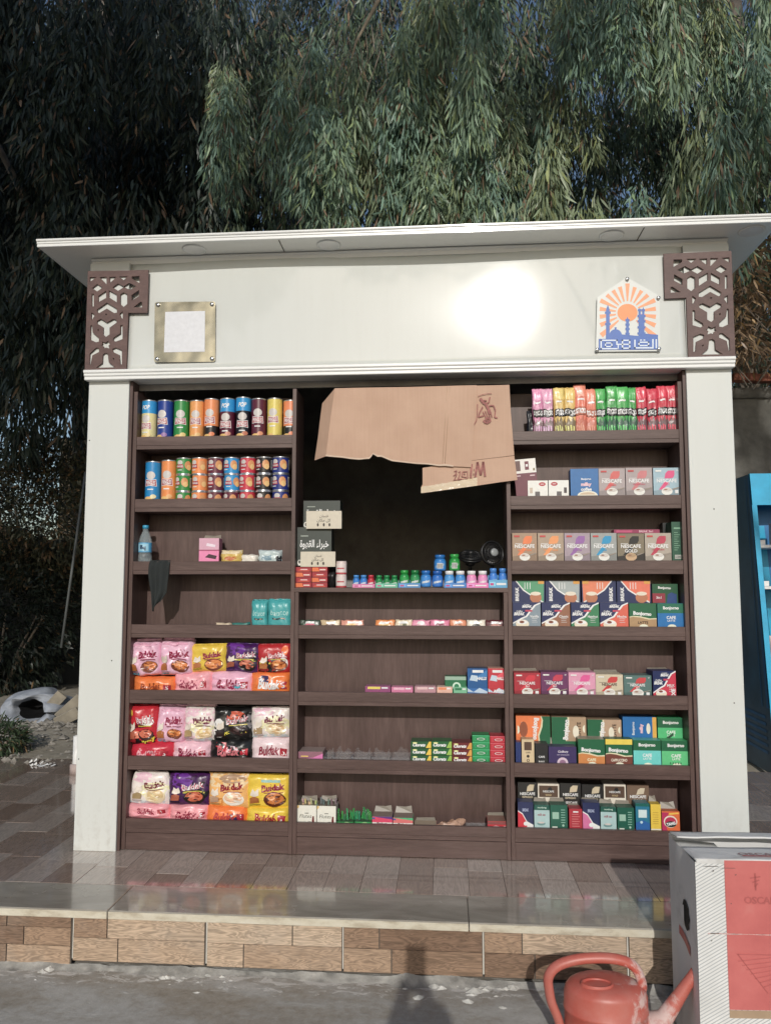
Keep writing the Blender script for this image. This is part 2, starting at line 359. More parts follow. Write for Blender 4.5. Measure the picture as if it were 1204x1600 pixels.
# ------------------------------------------------------------------ lettering and flat print
_tc = {}
def glyphs(txt, bold=0.0):
    key = (txt, bold)
    if key not in _tc:
        cu = bpy.data.curves.new('lettering', 'FONT'); cu.body = txt; cu.resolution_u = 2; cu.offset = bold; cu.size = 1
        o = bpy.data.objects.new('lettering', cu); me = bpy.data.meshes.new_from_object(o); me.calc_loop_triangles()
        vs = np.array([p.co[:2] for p in me.vertices]); ts = [tuple(q.vertices) for q in me.loop_triangles]
        lo = vs.min(0); hi = vs.max(0); vs = (vs - lo)
        _tc[key] = (vs, ts, hi - lo); bpy.data.objects.remove(o); bpy.data.curves.remove(cu); bpy.data.meshes.remove(me)
    return _tc[key]
def refine(vs, ts, ku, kv, lim):
    """split print triangles until none is longer than lim, so that they follow a curved face"""
    V = [tuple(p) for p in vs]; T = []
    for t_ in ts: T += [tuple(t_)] if len(t_) == 3 else [(t_[0], t_[1], t_[2]), (t_[0], t_[2], t_[3])]
    mid = {}
    for _ in range(6):
        nt = []; big = False
        for t_ in T:
            P = [V[i] for i in t_]; L = [math.hypot((P[i][0] - P[(i + 1) % 3][0]) * ku, (P[i][1] - P[(i + 1) % 3][1]) * kv) for i in range(3)]
            m_ = max(L)
            if m_ > lim:
                big = True; i = L.index(m_); p, q, r_ = t_[i], t_[(i + 1) % 3], t_[(i + 2) % 3]; ky = (min(p, q), max(p, q))
                if ky not in mid: mid[ky] = len(V); V.append(((V[p][0] + V[q][0]) / 2, (V[p][1] + V[q][1]) / 2))
                nt += [(p, mid[ky], r_), (mid[ky], q, r_)]
            else: nt.append(t_)
        T = nt
        if not big: break
    return V, T
class Print:
    """flat print on a face w metres wide, h metres high; positions as fractions of the face"""
    def __init__(s, w, h): s.w = w; s.h = h; s.items = []
    def rect(s, u0, v0, u1, v1, c, n=1):
        nu = max(1, int(n)); vs = []; ts = []
        for j in range(2):
            for i in range(nu + 1): vs.append((u0 + (u1 - u0) * i / nu, (v0, v1)[j]))
        for i in range(nu): ts.append((i, i + 1, nu + 2 + i, nu + 1 + i))
        s.items.append((vs, ts, c)); return s
    def poly(s, pts, c):
        s.items.append((list(pts), [tuple(q) for q in geometry.tessellate_polygon([[Vector((a * s.w, b * s.h, 0)) for a, b in pts]])], c)); return s
    def ell(s, cu, cv, ru, rv, c, n=14, a0=0, a1=360):
        k = s.w / s.h
        pts = [(cu + ru * math.cos(math.radians(a0 + (a1 - a0) * i / n)), cv + rv * k * math.sin(math.radians(a0 + (a1 - a0) * i / n))) for i in range(n + (0 if a1 - a0 == 360 else 1))]
        return s.poly(pts, c)
    def text(s, txt, cu, cv, hh, c, mw=None, rot=0, slant=0, bold=0.02):
        vs, ts, bb = glyphs(txt, bold); sc = hh * s.h / bb[1]
        if mw and bb[0] * sc > mw * (s.w if rot % 180 == 0 or abs(rot) < 45 else s.h): sx = mw * (s.w if rot % 180 == 0 or abs(rot) < 45 else s.h) / bb[0]
        else: sx = sc
        p = (vs - bb / 2) * np.array([sx, sc]); p[:, 0] += p[:, 1] * slant
        a = math.radians(rot); R = np.array([[math.cos(a), -math.sin(a)], [math.sin(a), math.cos(a)]]); p = p @ R.T
        s.items.append(([(cu + q[0] / s.w, cv + q[1] / s.h) for q in p], ts, c)); return s
    def emit(s, mb, fmap, mat=0, d0=0.0004, step=0.00025, clip=True, fine=None):
        for k, (vs, ts, c) in enumerate(s.items):
            if fine: vs, ts = refine(vs, ts, *fine)
            P = [fmap(min(max(a, 0.0), 1.0) * s.w if clip else a * s.w, min(max(b, 0.0), 1.0) * s.h if clip else b * s.h, d0 + k * step) for a, b in vs]
            mb.add(P, ts, pc(c), mat)

# ================================================================== THE SETTING
ZG = -0.215
mb = MB(); mb.grid(lambda a, b: (-900 + 1800 * a, -900 + 1800 * b, ZG - 0.03), 2, 2); o = mb.build('ground', M['yard']); tag(o, kind='structure')
mb = MB()
def street_pt(a, b):
    x = -9 + 18 * a; y = -9 + 8.5 * b
    h = 0.010 * noise.noise(Vector((x * 1.3, y * 1.9, 0))) + 0.005 * noise.noise(Vector((x * 6, y * 6, 3)))
    return (x, y, ZG + h - (0.004 if y > -0.62 else 0.0))
mb.grid(street_pt, 180, 90); tag(mb.build('street', M['street']), kind='structure')
mb = MB()
def yard_pt(a, b):
    x = -16 + 32 * a; y = 1.70 + 22 * b * b + 0.4 * b
    return (x, y, -0.035 + 0.05 * noise.noise(Vector((x * 0.9, y * 0.9, 7))) * min(1, b * 12) + 0.012 * noise.noise(Vector((x * 7, y * 7, 1))))
mb.grid(yard_pt, 160, 90); tag(mb.build('yard_ground', M['yard']), kind='structure')

# raised terrace: core, floor tiles, edge slabs, faced step
core = onebox('terrace', -8.0, 8.0, -0.545, 1.75, ZG - 0.02, -0.012, M['dgrout']); tag(core, kind='structure')
sw = 0.146; ti = 0
shared = {}
for ix in range(-24, 19):
    x0 = ix * sw
    yy = -0.366; k = 0
    rows = [0.262, 0.30, 0.30, 0.30, 0.30, 0.30, 0.33]
    off = (ix * 0.37) % 0.2
    while yy < 1.7:
        L = min((0.12 + off if k == 0 else rows[k % 7]), 1.74 - yy)
        hidden = (x0 > -1.32 and x0 + sw < 1.32 and yy > 0.06) or (x0 > 1.7 and yy + L < 0.0 and x0 > 1.9)
        if not hidden and x0 > -3.4 and x0 < 2.75 and L > 0.03:
            key = round(L, 3)
            if key not in shared:
                mbx = MB(); mbx.box(0.0006, sw - 0.0006, 0.0006, L - 0.0006, -0.011, 0.0, bev=0.0006)
                o = mbx.build('floor_tile', M['floor'], core, (x0, yy, 0)); shared[key] = o
            else:
                o = shared[key].copy(); COL.objects.link(o); o.location = (x0, yy, 0)
            o.location.z = random.uniform(-0.0006, 0.0005)
        yy += L; k += 1
for a, b in ((-4.2, -2.62), (-2.618, -1.065), (-1.063, 0.28), (0.282, 1.62), (1.622, 3.2)):
    mbx = MB(); mbx.box(a, b, -0.609, -0.369, -0.030, 0.001, mat=0, bev=0.003); 
    # front edge is raw, paler stone
    mbx.box(a + 0.002, b - 0.002, -0.6115, -0.6085, -0.0285, -0.003, mat=1)
    mbx.build('edge_slab', [M['slab'], M['slab_edge']], core)
onebox('grout_bed', -4.2, 3.2, -0.5785, -0.54, -0.19, -0.030, M['grout'], core)
def X(u, v=1480, y=-0.585): return at(u, v, y).x
def Z(u, v, y=-0.585): return at(u, v, y).z
tiles = [
 ((-420, -250), [((-420, -330), (-330, -250)), ((-420, -390), (-390, -250))]), ((-247, -110), [((-247, -180), (-180, -110)), ((-247, -210), (-210, -110))]),
 ((-107, 112), [((-107, -40), (-40, 10), (11, 111)), ((-107, -60), (-60, 37), (38, 111)), ((-107, 11), (12, 111))]),
 ((114.5, 321), [((115, 167), (168, 320)), ((115, 184.5), (185.5, 320))]),
 ((323.5, 534.5), [((324, 456.5), (457.5, 534)), ((324, 380.5), (381.5, 534))]),
 ((536.5, 753.5), [((537, 592), (593, 753)), ((537, 611), (612, 753))]),
 ((756, 979), [((756, 814.5), (815.5, 978)), ((756, 834), (835, 978))]),
 ((981.5, 1200), [((982, 1090), (1091, 1200)), ((982, 1060), (1061, 1200))]),
 ((1202, 1420), [((1202, 1290), (1291, 1420)), ((1202, 1340), (1341, 1420))])]
for (ua, ub), rws in tiles:
    xa, xb = X(ua), X(ub); zt = -0.0335 - random.uniform(0, 0.004)
    n = len(rws); hs = [0.040, 0.066, 0.066] if n == 3 else [0.074, 0.084]
    par = onebox('riser_tile', xa, xb, -0.5835, -0.579, zt - sum(hs), zt, M['dgrout'], core)
    z = zt
    for r, h in zip(rws, hs):
        for a, b in r:
            p0 = X(a) + 0.0008; p1 = X(b) - 0.0008
            mbx = MB(); mbx.box(max(p0, xa), min(p1, xb), -0.589 - random.uniform(0, 0.0012), -0.5835, z - h + 0.0009, z - 0.0009, bev=0.0008)
            mbx.build('plank', M['riser'], par)
        z -= h
# dried plaster along the foot of the step
mb = MB()
for i in range(300):
    x = random.uniform(-2.6, 1.25); y = -0.59 - abs(random.gauss(0, 0.05)); r = random.uniform(0.004, 0.02) * (1.5 if random.random() < 0.12 else 1)
    dens = noise.noise(Vector((x * 2.3, 5, 0)))
    if dens < 0.0: continue
    z = ZG - 0.003; n = random.randint(5, 8); ph = random.random() * 6
    ring = [(x + r * random.uniform(0.6, 1.3) * 1.5 * math.cos(ph + 6.283 * k / n), y + r * random.uniform(0.6, 1.2) * math.sin(ph + 6.283 * k / n), z) for k in range(n)]
    mb.add(ring + [(x, y, z + r * random.uniform(0.3, 0.7))], [(k, (k + 1) % n, n) for k in range(n)], smooth=False)
tag(mb.build('plaster_crumbs', M['plaster']), kind='stuff')
mb = MB()
def skirt(a, b):
    x = -3.4 + 4.75 * a; t = noise.noise(Vector((x * 3.1, 1, 0))) + 0.6 * noise.noise(Vector((x * 11, 1, 4)))
    hgt = 0.016 + 0.018 * max(0, t + 0.15); wid = 0.035 + 0.035 * max(0, t + 0.3)
    return (x, -0.588 - wid * b + 0.004 * noise.noise(Vector((x * 30, b * 4, 0))), ZG - 0.006 + hgt * (1 - b) ** 1.6 + 0.004 * noise.noise(Vector((x * 25, b * 5, 9))))
mb.grid(skirt, 260, 6); mb.build('mortar_fillet', M['mortar'], core)

# ================================================================== THE KIOSK
kiosk = empty('kiosk', (0, 0, 0), 'white market kiosk with brown fretwork corners standing on the tiled terrace', 'kiosk')
ZC = 2.190
for xa, xb in ((-1.5, -1.3005), (1.3005, 1.5)):
    mbx = MB(); mbx.box(xa, xb, 0.0, 0.16, 0.0, ZC, bev=0.002); p = mbx.build('pillar', M['pillar'], kiosk)
    # screw heads on the cladding
    for zz in ((0.41, 0.86, 1.9) if xa < 0 else (1.55, 0.7)):
        ms = MB(); sxp = xa + (0.155 if zz in (0.86, 0.7) else 0.012 if xa < 0 else 0.10); ms.lathe([(0.003, 0), (0.0024, 0.0015)], 8)
        s_ = ms.build('screw', M['dark'], p); s_.rotation_euler.x = math.pi / 2; s_.location = (sxp, -0.0005, zz)
onebox('side_wall', -1.495, -1.47, 0.16, 2.1, 0.0, 2.765, M['pillar'], kiosk); onebox('side_wall', 1.47, 1.495, 0.16, 2.1, 0.0, 2.765, M['pillar'], kiosk)
onebox('back_wall', -1.47, 1.47, 2.06, 2.1, 0.0, 2.765, M['interior'], kiosk)
onebox('inner_floor', -1.47, 1.47, 0.23, 2.06, 0.001, 0.012, M['interior'], kiosk)
for s in (-1, 1): onebox('inner_lining', *sorted((s * 1.469, s * 1.455)), 0.17, 2.06, 0.012, 2.75, M['interior'], kiosk)
onebox('lintel', -1.5, 1.5, 0.001, 0.09, 2.192, 2.764, M['soffit'], kiosk)
onebox('lintel_lining', -1.30, 1.30, 0.0905, 0.10, 2.16, 2.74, M['interior'], kiosk)
for s in (-1, 1): onebox('jamb', *sorted((s * 1.3, s * 1.287)), 0.012, 0.16, 0.0, 2.188, M['wood_v'], kiosk)
# sign board: corner panels and one gently buckled glossy sheet leaning a little forward at its foot
for xa, xb in ((-1.5, -1.306), (1.298, 1.5)):
    onebox('corner_panel', xa, xb, -0.0245, 0.0, 2.222, 2.764, M['gloss'], kiosk)
SPX = at(800, 490, -0.02).x
def sheet(a, b):
    x = -1.303 + 2.598 * a; z = 2.222 + 0.542 * b
    return (x, -0.0075 - 0.0059 * math.sin(4.0 * (x - SPX)) - (2.764 - z) * 0.0435, z)
mb = MB(); mb.grid(sheet, 90, 14, flip=False); fas = mb.build('sign_board', M['gloss'], kiosk)
md = fas.modifiers.new('thickness', 'SOLIDIFY'); md.thickness = 0.003; md.offset = -1
# mouldings swept along x
def moulding(name, prof, x0, x1, parent, mat=M['trim']):
    mbx = MB(); mbx.prism(prof, x0, x1, 'x'); return mbx.build(name, mat, parent)
cprof = [(0.0, 2.186), (-0.034, 2.186), (-0.036, 2.189), (-0.036, 2.200), (-0.040, 2.202), (-0.043, 2.206), (-0.043, 2.214), (-0.048, 2.217), (-0.050, 2.221), (-0.050, 2.229), (-0.046, 2.232), (0.0, 2.232)]
moulding('cornice', cprof, -1.506, 1.503, kiosk)
# roof
OV = -0.168
zs = (at(62, 388.7, OV).z + at(784, 358, OV).z) / 2; zt = (at(61, 375, OV).z + at(784, 348.6, OV).z) / 2
xl = at(62, 389, OV).x; xr = 1.665
roof = onebox('roof', xl, xr, OV + 0.012, 2.25, zs + 0.003, zt - 0.004, M['soffit'], kiosk)
h = zt - zs
fprof = [(OV + 0.012, zs), (OV + 0.002, zs), (OV, zs + 0.002), (OV, zs + 0.38 * h), (OV - 0.004, zs + 0.42 * h), (OV - 0.004, zs + 0.62 * h), (OV - 0.009, zs + 0.68 * h), (OV - 0.011, zs + 0.8 * h), (OV - 0.011, zt - 0.002), (OV + 0.012, zt)]
moulding('eave_moulding', fprof, xl - 0.012, xr + 0.012, roof)
for s, xe in ((-1, xl), (1, xr)):
    onebox('side_moulding', *sorted((xe, xe + s * 0.012)), OV + 0.0125, 2.25, zs + 0.002, zt - 0.001, M['trim'], roof)
moulding('soffit_bead', [(0.0, zs - 0.001), (-0.02, zs - 0.001), (-0.022, zs - 0.006), (-0.012, zs - 0.014), (-0.008, zs - 0.03), (0.0, zs - 0.03)], -1.5, 1.5, kiosk)
for u, v in ((308, 396), (515, 388), (953, 371.5), (1172, 363)):
    q = onz(u, v, zs); 
    ml = MB(); ml.lathe([(0.056, 0.0), (0.056, -0.003), (0.047, -0.006), (0.045, -0.003), (0.0001, -0.003)], 24, cap=False)
    o = ml.build('downlight', M['trim'], kiosk, (q.x, min(max(q.y, OV + 0.085), -0.08), zs + 0.002))
    ml = MB(); ml.lathe([(0.044, -0.0035), (0.0001, -0.0036)], 20, cap=False); ml.build('lens', M['white_pl'], o)
for xs in (at(1000, 375, -0.09).x, -0.55): onebox('soffit_joint', xs, xs + 0.003, OV + 0.014, -0.023, zs - 0.0005, zs + 0.0028, M['dgrout'], roof)

# fretwork corner pieces, traced once on the wall and cut through
LX = lambda p: (120 + p[0] / 5.235, 400 + p[1] / 5.235)
outer = [(97, 128), (588, 118), (582, 467), (424, 467), (410, 948), (70, 950)]
holes = [[(195, 178), (246, 176), (246, 232)], [(275, 176), (328, 176), (275, 222)], [(350, 172), (420, 170), (388, 196)], [(460, 172), (512, 170), (512, 220), (460, 190)],
 [(112, 178), (165, 178), (112, 212)],
 [(133, 265), (172, 237), (212, 262), (172, 288)], [(300, 258), (345, 232), (388, 252), (430, 228), (485, 250), (440, 276), (388, 259), (345, 283)],
 [(130, 318), (141, 318), (141, 410), (130, 410)], [(185, 330), (240, 290), (240, 345), (185, 378)], [(272, 288), (327, 320), (327, 378), (272, 340)],
 [(365, 320), (388, 305), (412, 320), (412, 392), (388, 415), (365, 392)], [(457, 322), (508, 285), (508, 330), (457, 365)], [(465, 418), (525, 382), (537, 386), (537, 418)],
 [(175, 440), (250, 390), (328, 435), (328, 465), (305, 468), (250, 435), (195, 468), (178, 462)], [(127, 470), (143, 482), (143, 497), (130, 525), (127, 525)],
 [(358, 478), (378, 458), (378, 512), (370, 510)], [(175, 535), (205, 520), (250, 548), (300, 520), (325, 530), (325, 550), (272, 588), (272, 640), (243, 660), (222, 640), (222, 585), (175, 555)],
 [(122, 575), (133, 575), (138, 630), (182, 672), (180, 700), (160, 705), (120, 685)], [(375, 570), (375, 680), (325, 700), (305, 690), (310, 668), (358, 635), (358, 575)],
 [(213, 705), (240, 714), (262, 700), (264, 716), (277, 722), (262, 734), (268, 755), (245, 748), (230, 756), (226, 740), (210, 732), (220, 720)],
 [(115, 800), (160, 757), (182, 760), (182, 790), (135, 815), (122, 885), (112, 885)], [(300, 765), (325, 755), (370, 775), (370, 885), (355, 880), (350, 812), (305, 790)],
 [(235, 800), (258, 805), (265, 870), (315, 908), (160, 912), (215, 875), (218, 815)], [(176, 600), (186, 604), (184, 615), (176, 612)], [(300, 835), (311, 842), (308, 850), (300, 846)], [(236, 478), (246, 474), (252, 480), (244, 487)]]
def fret(mirror):
    cu = bpy.data.curves.new('fretwork', 'CURVE'); cu.dimensions = '2D'; cu.fill_mode = 'BOTH'; cu.extrude = 0.0042; cu.bevel_depth = 0.0008; cu.bevel_resolution = 0
    for ring in [outer] + holes:
        if ring is not outer:        # open the traced gaps up to the bars' front edges
            gx = sum(p[0] for p in ring) / len(ring); gy = sum(p[1] for p in ring) / len(ring)
            ex = max(abs(p[0] - gx) for p in ring); ey = max(abs(p[1] - gy) for p in ring); k_ = 6.0 if max(ex, ey) > 16 else 2.0
            ring = [(gx + (p[0] - gx) * (1 + k_ / max(ex, 8)), gy + (p[1] - gy) * (1 + k_ / max(ey, 8))) for p in ring]
            ring = [(max(p[0], 112 - (p[1] - 120) * 0.03), max(p[1], 158)) for p in ring]
        pts = [at(*LX(p), -0.03) for p in ring]
        s = cu.splines.new('POLY'); s.points.add(len(pts) - 1); s.use_cyclic_u = True
        for q, p in zip(s.points, pts): q.co = ((-p.x if mirror else p.x), p.z, 0, 1)
    o = bpy.data.objects.new('fretwork', cu); me = bpy.data.meshes.new_from_object(o); me.materials.clear(); me.materials.append(M['lattice'])
    bpy.data.objects.remove(o); me.name = 'fretwork'
    o = bpy.data.objects.new('fretwork', me); COL.objects.link(o); o.parent = kiosk; o.rotation_euler = (math.pi / 2, 0, 0); o.location = (0, -0.0305, 0)
    return o
fret(False); fret(True)
# three dark laminate display cabinets
LV = [1.858, 1.5575, 1.261, 0.965, 0.662, 0.360, 0.079]
FZ = [z + 0.018 for z in LV]; LIP = [z + 0.061 for z in LV]
def cabinet(label, xa, xb, levels, top, topboard=False):
    r = empty('display_cabinet', ((xa + xb) / 2, 0.03, 0), label, 'display cabinet', 'dark wood display cabinets')
    cx = (xa + xb) / 2
    def part(name, x0, x1, y0, y1, z0, z1, mat, par=r):
        mbx = MB(); mbx.box(x0 - cx, x1 - cx, y0 - 0.03, y1 - 0.03, z0, z1, bev=0.0007); return mbx.build(name, mat, par)
    for x0 in (xa, xb - 0.018): part('side_panel', x0, x0 + 0.018, 0.027, 0.222, 0.002, top, M['wood_v'])
    part('back_panel', xa + 0.0185, xb - 0.0185, 0.212, 0.222, 0.002, top - 0.001, M['wood_v'])
    for z in levels:
        b_ = part('shelf_board', xa + 0.0185, xb - 0.0185, 0.030, 0.2115, z, z + 0.018, M['wood_h'])
        part('shelf_lip', xa + 0.0185, xb - 0.0185, 0.0285, 0.046, z + 0.0185, z + 0.061, M['wood_h'], b_)
    part('plinth', xa + 0.0185, xb - 0.0185, 0.031, 0.049, 0.002, levels[-1] - 0.002, M['wood_h'])
    if topboard: part('counter_top', xa - 0.002, xb + 0.002, 0.025, 0.235, top + 0.0005, top + 0.0205, M['wood_h'])
    return r
cabinet('dark wood display cabinet stocked with crisp cans and noodle packs', -1.286, -0.493, LV, 2.14)
cabinet('dark wood display cabinet stocked mostly with coffee boxes', 0.487, 1.286, LV, 2.14)
cabinet('low dark wood cabinet under the serving window, mostly empty shelves', -0.4915, 0.4855, LV[3:], 1.178, True)

# ================================================================== GOODS ON THE SHELVES
WHITE = (238, 238, 232)
def span(u0, u1, v, y): return at(u0, v, y).x, at(u1, v, y).x
def carton(name, u0, u1, vt, zb, design, label, group, y=0.055, d=0.085, side=(120, 120, 120), top=None, rot=0, rz=0.0, cat=None, vb=None, flap=None, mat='card', down=None):
    """a box whose front is seen between the pixel columns u0, u1; what the shelf lip or the row in front hides carries no print"""
    xa, xb = span(u0, u1, vt, y); xa += 0.001; xb -= 0.001; w = xb - xa; um = (u0 + u1) / 2
    zt = at(um, vt, y).z; zv = None
    if vb is not None: zv = at(um, vb, y).z; zb = zv if down is None else down
    else:
        for k in range(7):
            if abs(zb - FZ[k]) < 1e-6:
                L_ = LIP[k]; s_ = (CAMP.z - L_) / (0.03 - CAMP.y); zv = L_ - s_ * (y - 0.03) - 0.004
    h = zt - zb; zh = max(0.0, (zv - zb)) if zv is not None else 0.0
    mb = MB(); mb.box(-w / 2, w / 2, 0, d, 0, h, pc(side), bev=0.0012)
    mb.box(-w / 2 + 0.001, w / 2 - 0.001, 0.001, d - 0.001, h - 0.0004, h + 0.0005, pc(top or side))
    hv = h - zh
    P = Print(w, hv) if rot == 0 else Print(hv, w)
    design(P)
    if zh > 0.002: mb.add([(-w / 2 + 0.001, -0.0003, 0.001), (w / 2 - 0.001, -0.0003, 0.001), (w / 2 - 0.001, -0.0003, zh), (-w / 2 + 0.001, -0.0003, zh)], [(0, 1, 2, 3)], pc(P.items[0][2]))
    if rot == 0: fm = lambda a, b, dd: (a - w / 2, -dd, zh + b)
    elif rot == 90: fm = lambda a, b, dd: (w / 2 - b, -dd, zh + a)
    else: fm = lambda a, b, dd: (b - w / 2, -dd, zh + hv - a)
    P.emit(mb, fm)
    o = mb.build(name, M[mat], None, ((xa + xb) / 2, y, zb), rz if rz else random.uniform(-0.012, 0.012))
    tag(o, label, cat or 'box', group)
    if flap:
        mf = MB(); k = flap if isinstance(flap, (int, float)) and flap > 0.002 else 0.03
        mf.add([(-w / 2 + 0.004, d - 0.003, h), (w / 2 - 0.006, d - 0.003, h + 0.001), (w / 2 - 0.010, d + 0.010, h + k), (w * 0.1, d + 0.012, h + k * 0.8), (-w / 2 + 0.009, d + 0.008, h + k * 0.9)], [(0, 1, 2, 3, 4)], pc((142, 134, 122)))
        f = mf.build('top_flap', M['card'], o); sd = f.modifiers.new('board', 'SOLIDIFY'); sd.thickness = 0.0008
    return o
def wrinkle(u, v, seed, k=1.0):
    p = Vector((u * 5 + seed * 13.1, v * 5 + seed * 3.7, seed))
    return k * (noise.noise(p) * 0.6 + (0.5 - abs(noise.noise(p * 2.1))) * 0.5)
def pouch(name, u0, u1, vt, vb, design, label, group, base, y=0.055, d=0.05, zb=None, cat='packet', rz=0.0, tilt=0.0, fin=0.0, wr=0.005, lean=0.0, mat='film', sq=6, shape=0.0):
    xa, xb = span(u0, u1, vt, y); w = xb - xa; um = (u0 + u1) / 2
    zb = at(um, vb, y).z if zb is None else zb; h = at(um, vt, y).z - zb
    seed = random.uniform(0, 60)
    def bul(a, b): return max(0.0, (1 - abs(2 * a - 1) ** sq)) ** 0.5 * max(0.0, (1 - abs(2 * b - 1) ** sq)) ** 0.5
    def edge(a, b):       # outline wobble
        return (0.006 * noise.noise(Vector((b * 4, seed, a * 2))) - shape * (b ** 3) * (a - 0.5) * w, 0.006 * noise.noise(Vector((a * 4, seed + 9, b * 2))))
    def front(a, b, dd=0.0):
        ex, ez = edge(a, b); g = bul(a, b)
        return (a * w - w / 2 + ex, -d / 2 * g - 1.5 * wr * wrinkle(a, b, seed) * (0.35 + g) - dd + lean * b * h + d / 2, b * h + ez)
    def back(a, b):
        ex, ez = edge(a, b); return (a * w - w / 2 + ex, d / 2 * bul(a, b) + lean * b * h + d / 2, b * h + ez)
    mb = MB(); c = pc(base)
    mb.grid(lambda a, b: front(a, b), 16, 16, c); mb.grid(lambda a, b: back(a, b), 8, 8, c, flip=True)
    P = Print(w, h); design(P)
    # finer pieces so that the print follows the bulge
    for k, (vs, ts, cc) in enumerate(P.items):
        vs2, tq = refine(vs, ts, 1, 1, 0.16)
        mb.add([front(min(max(a, 0.01), 0.99), min(max(b, 0.01), 0.99), 0.0012 + 0.0005 * k) for a, b in vs2], tq, pc(cc), 0, True)
    o = mb.build(name, M[mat], None, ((xa + xb) / 2, y, zb), rz); o.rotation_euler.y = tilt
    tag(o, label, cat, group)
    if fin:
        mf = MB(); nn = 10
        def fp(a, b):
            p = front(0.04 + 0.92 * a, 0.985); return (p[0], p[1] * 0.3 + d / 2 * 0.7 + 0.004 * math.sin(a * 19 + seed), h * 0.985 + b * fin * (1 + 0.35 * noise.noise(Vector((a * 5, seed, 2)))))
        mf.grid(fp, nn, 2, c); f = mf.build('seal_strip', M[mat], o); sd = f.modifiers.new('film', 'SOLIDIFY'); sd.thickness = 0.0008
    return o

# ---------------------------------------------------------------- crisp cans
def can_design(cols, word='PRINGLES', small=False, turn=0.0):
    top, body, bottom, band = cols
    def f(P):
        P.rect(0, 0, 1, 1, body, 24)
        if bottom: P.rect(0, 0, 1, 0.42, bottom, 24)
        c0 = 0.5 + turn
        if not small:
            if top: P.rect(0, 0.72, 1, 1.0, top, 24); P.text('POP', c0, 0.85, 0.10, WHITE, 0.16, bold=0.04, slant=0.2)
            yo = -0.10 if top else 0
            P.ell(c0, 0.70 + yo, 0.095, 0.085, (206, 200, 196), 16)
            P.poly([(c0 - 0.115, 0.62 + yo), (c0, 0.605 + yo), (c0 + 0.115, 0.62 + yo), (c0 + 0.13, 0.46 + yo), (c0, 0.475 + yo), (c0 - 0.13, 0.46 + yo)], WHITE)
            P.poly([(c0 - 0.105, 0.605 + yo), (c0, 0.59 + yo), (c0 + 0.105, 0.605 + yo), (c0 + 0.115, 0.475 + yo), (c0, 0.49 + yo), (c0 - 0.115, 0.475 + yo)], (176, 30, 52))
            P.text(word, c0, 0.54 + yo, 0.09, WHITE, 0.19, bold=0.03)
            P.rect(c0 - 0.06, 0.385 + yo, c0 + 0.06, 0.41 + yo, WHITE, 3)
            P.ell(c0 - 0.04, 0.19, 0.09, 0.05, (236, 190, 110), 10); P.ell(c0 + 0.06, 0.24, 0.06, 0.045, band or (214, 150, 90), 10); P.ell(c0 + 0.02, 0.11, 0.08, 0.04, (222, 168, 96), 10)
        else:
            P.ell(c0 - 0.08, 0.72, 0.06, 0.05, (206, 200, 196), 12)
            P.poly([(c0 - 0.15, 0.60), (c0 - 0.01, 0.60), (c0, 0.34), (c0 - 0.16, 0.34)], (176, 30, 52)); P.text(word, c0 - 0.08, 0.47, 0.13, WHITE, 0.13, bold=0.03)
            P.ell(c0 + 0.09, 0.55, 0.07, 0.09, band or (220, 150, 90), 10); P.ell(c0 + 0.11, 0.40, 0.05, 0.06, (236, 190, 120), 9)
            P.rect(c0 - 0.12, 0.2, c0 - 0.03, 0.25, WHITE, 2)
            P.rect(c0 + 0.20, 0.2, c0 + 0.27, 0.85, (210, 210, 205)); 
            for q in range(7): P.rect(c0 + 0.205, 0.24 + q * 0.085, c0 + 0.265, 0.27 + q * 0.085, (40, 40, 44))
    return f
def can_mesh(name, r, h, cols, small, turn, loc, lidcol=None):
    mb = MB(); n = 36
    mb.lathe([(r, 0.003), (r, h - 0.005)], n, col=pc(cols[1]), cap=True)
    P = Print(2 * math.pi * r, h - 0.008); can_design(cols, small=small, turn=turn)(P)
    def fm(a, b, dd):
        th = -math.pi / 2 + (a / (2 * math.pi * r) - 0.5) * 2 * math.pi; return ((r + dd) * math.cos(th), (r + dd) * math.sin(th), 0.004 + b)
    P.emit(mb, fm, d0=0.0007, step=0.0003, fine=(1, 0.0, 0.04))
    for i in range(len(mb.s)): mb.s[i] = True
    o = mb.build(name, M['tin'], None, loc)
    mr = MB(); mr.lathe([(r - 0.001, h - 0.007), (r + 0.0014, h - 0.006), (r + 0.0014, h - 0.001), (r - 0.002, h), (r - 0.004, h - 0.003)], n, cap=False); mr.build('rim', M['tin_rim'], o)
    ml = MB(); ml.lathe([(r - 0.004, h - 0.003), (r * 0.5, h - 0.0045), (0.0001, h - 0.0045)], n, cap=False, col=pc(lidcol or (200, 200, 200))); ml.build('lid', M['lid'] if lidcol is None else M['plastic'], o)
    mr = MB(); mr.lathe([(r + 0.0012, 0.0), (r + 0.0012, 0.004), (r, 0.005)], n, cap=False); mr.build('rim', M['tin_rim'], o)
    return o
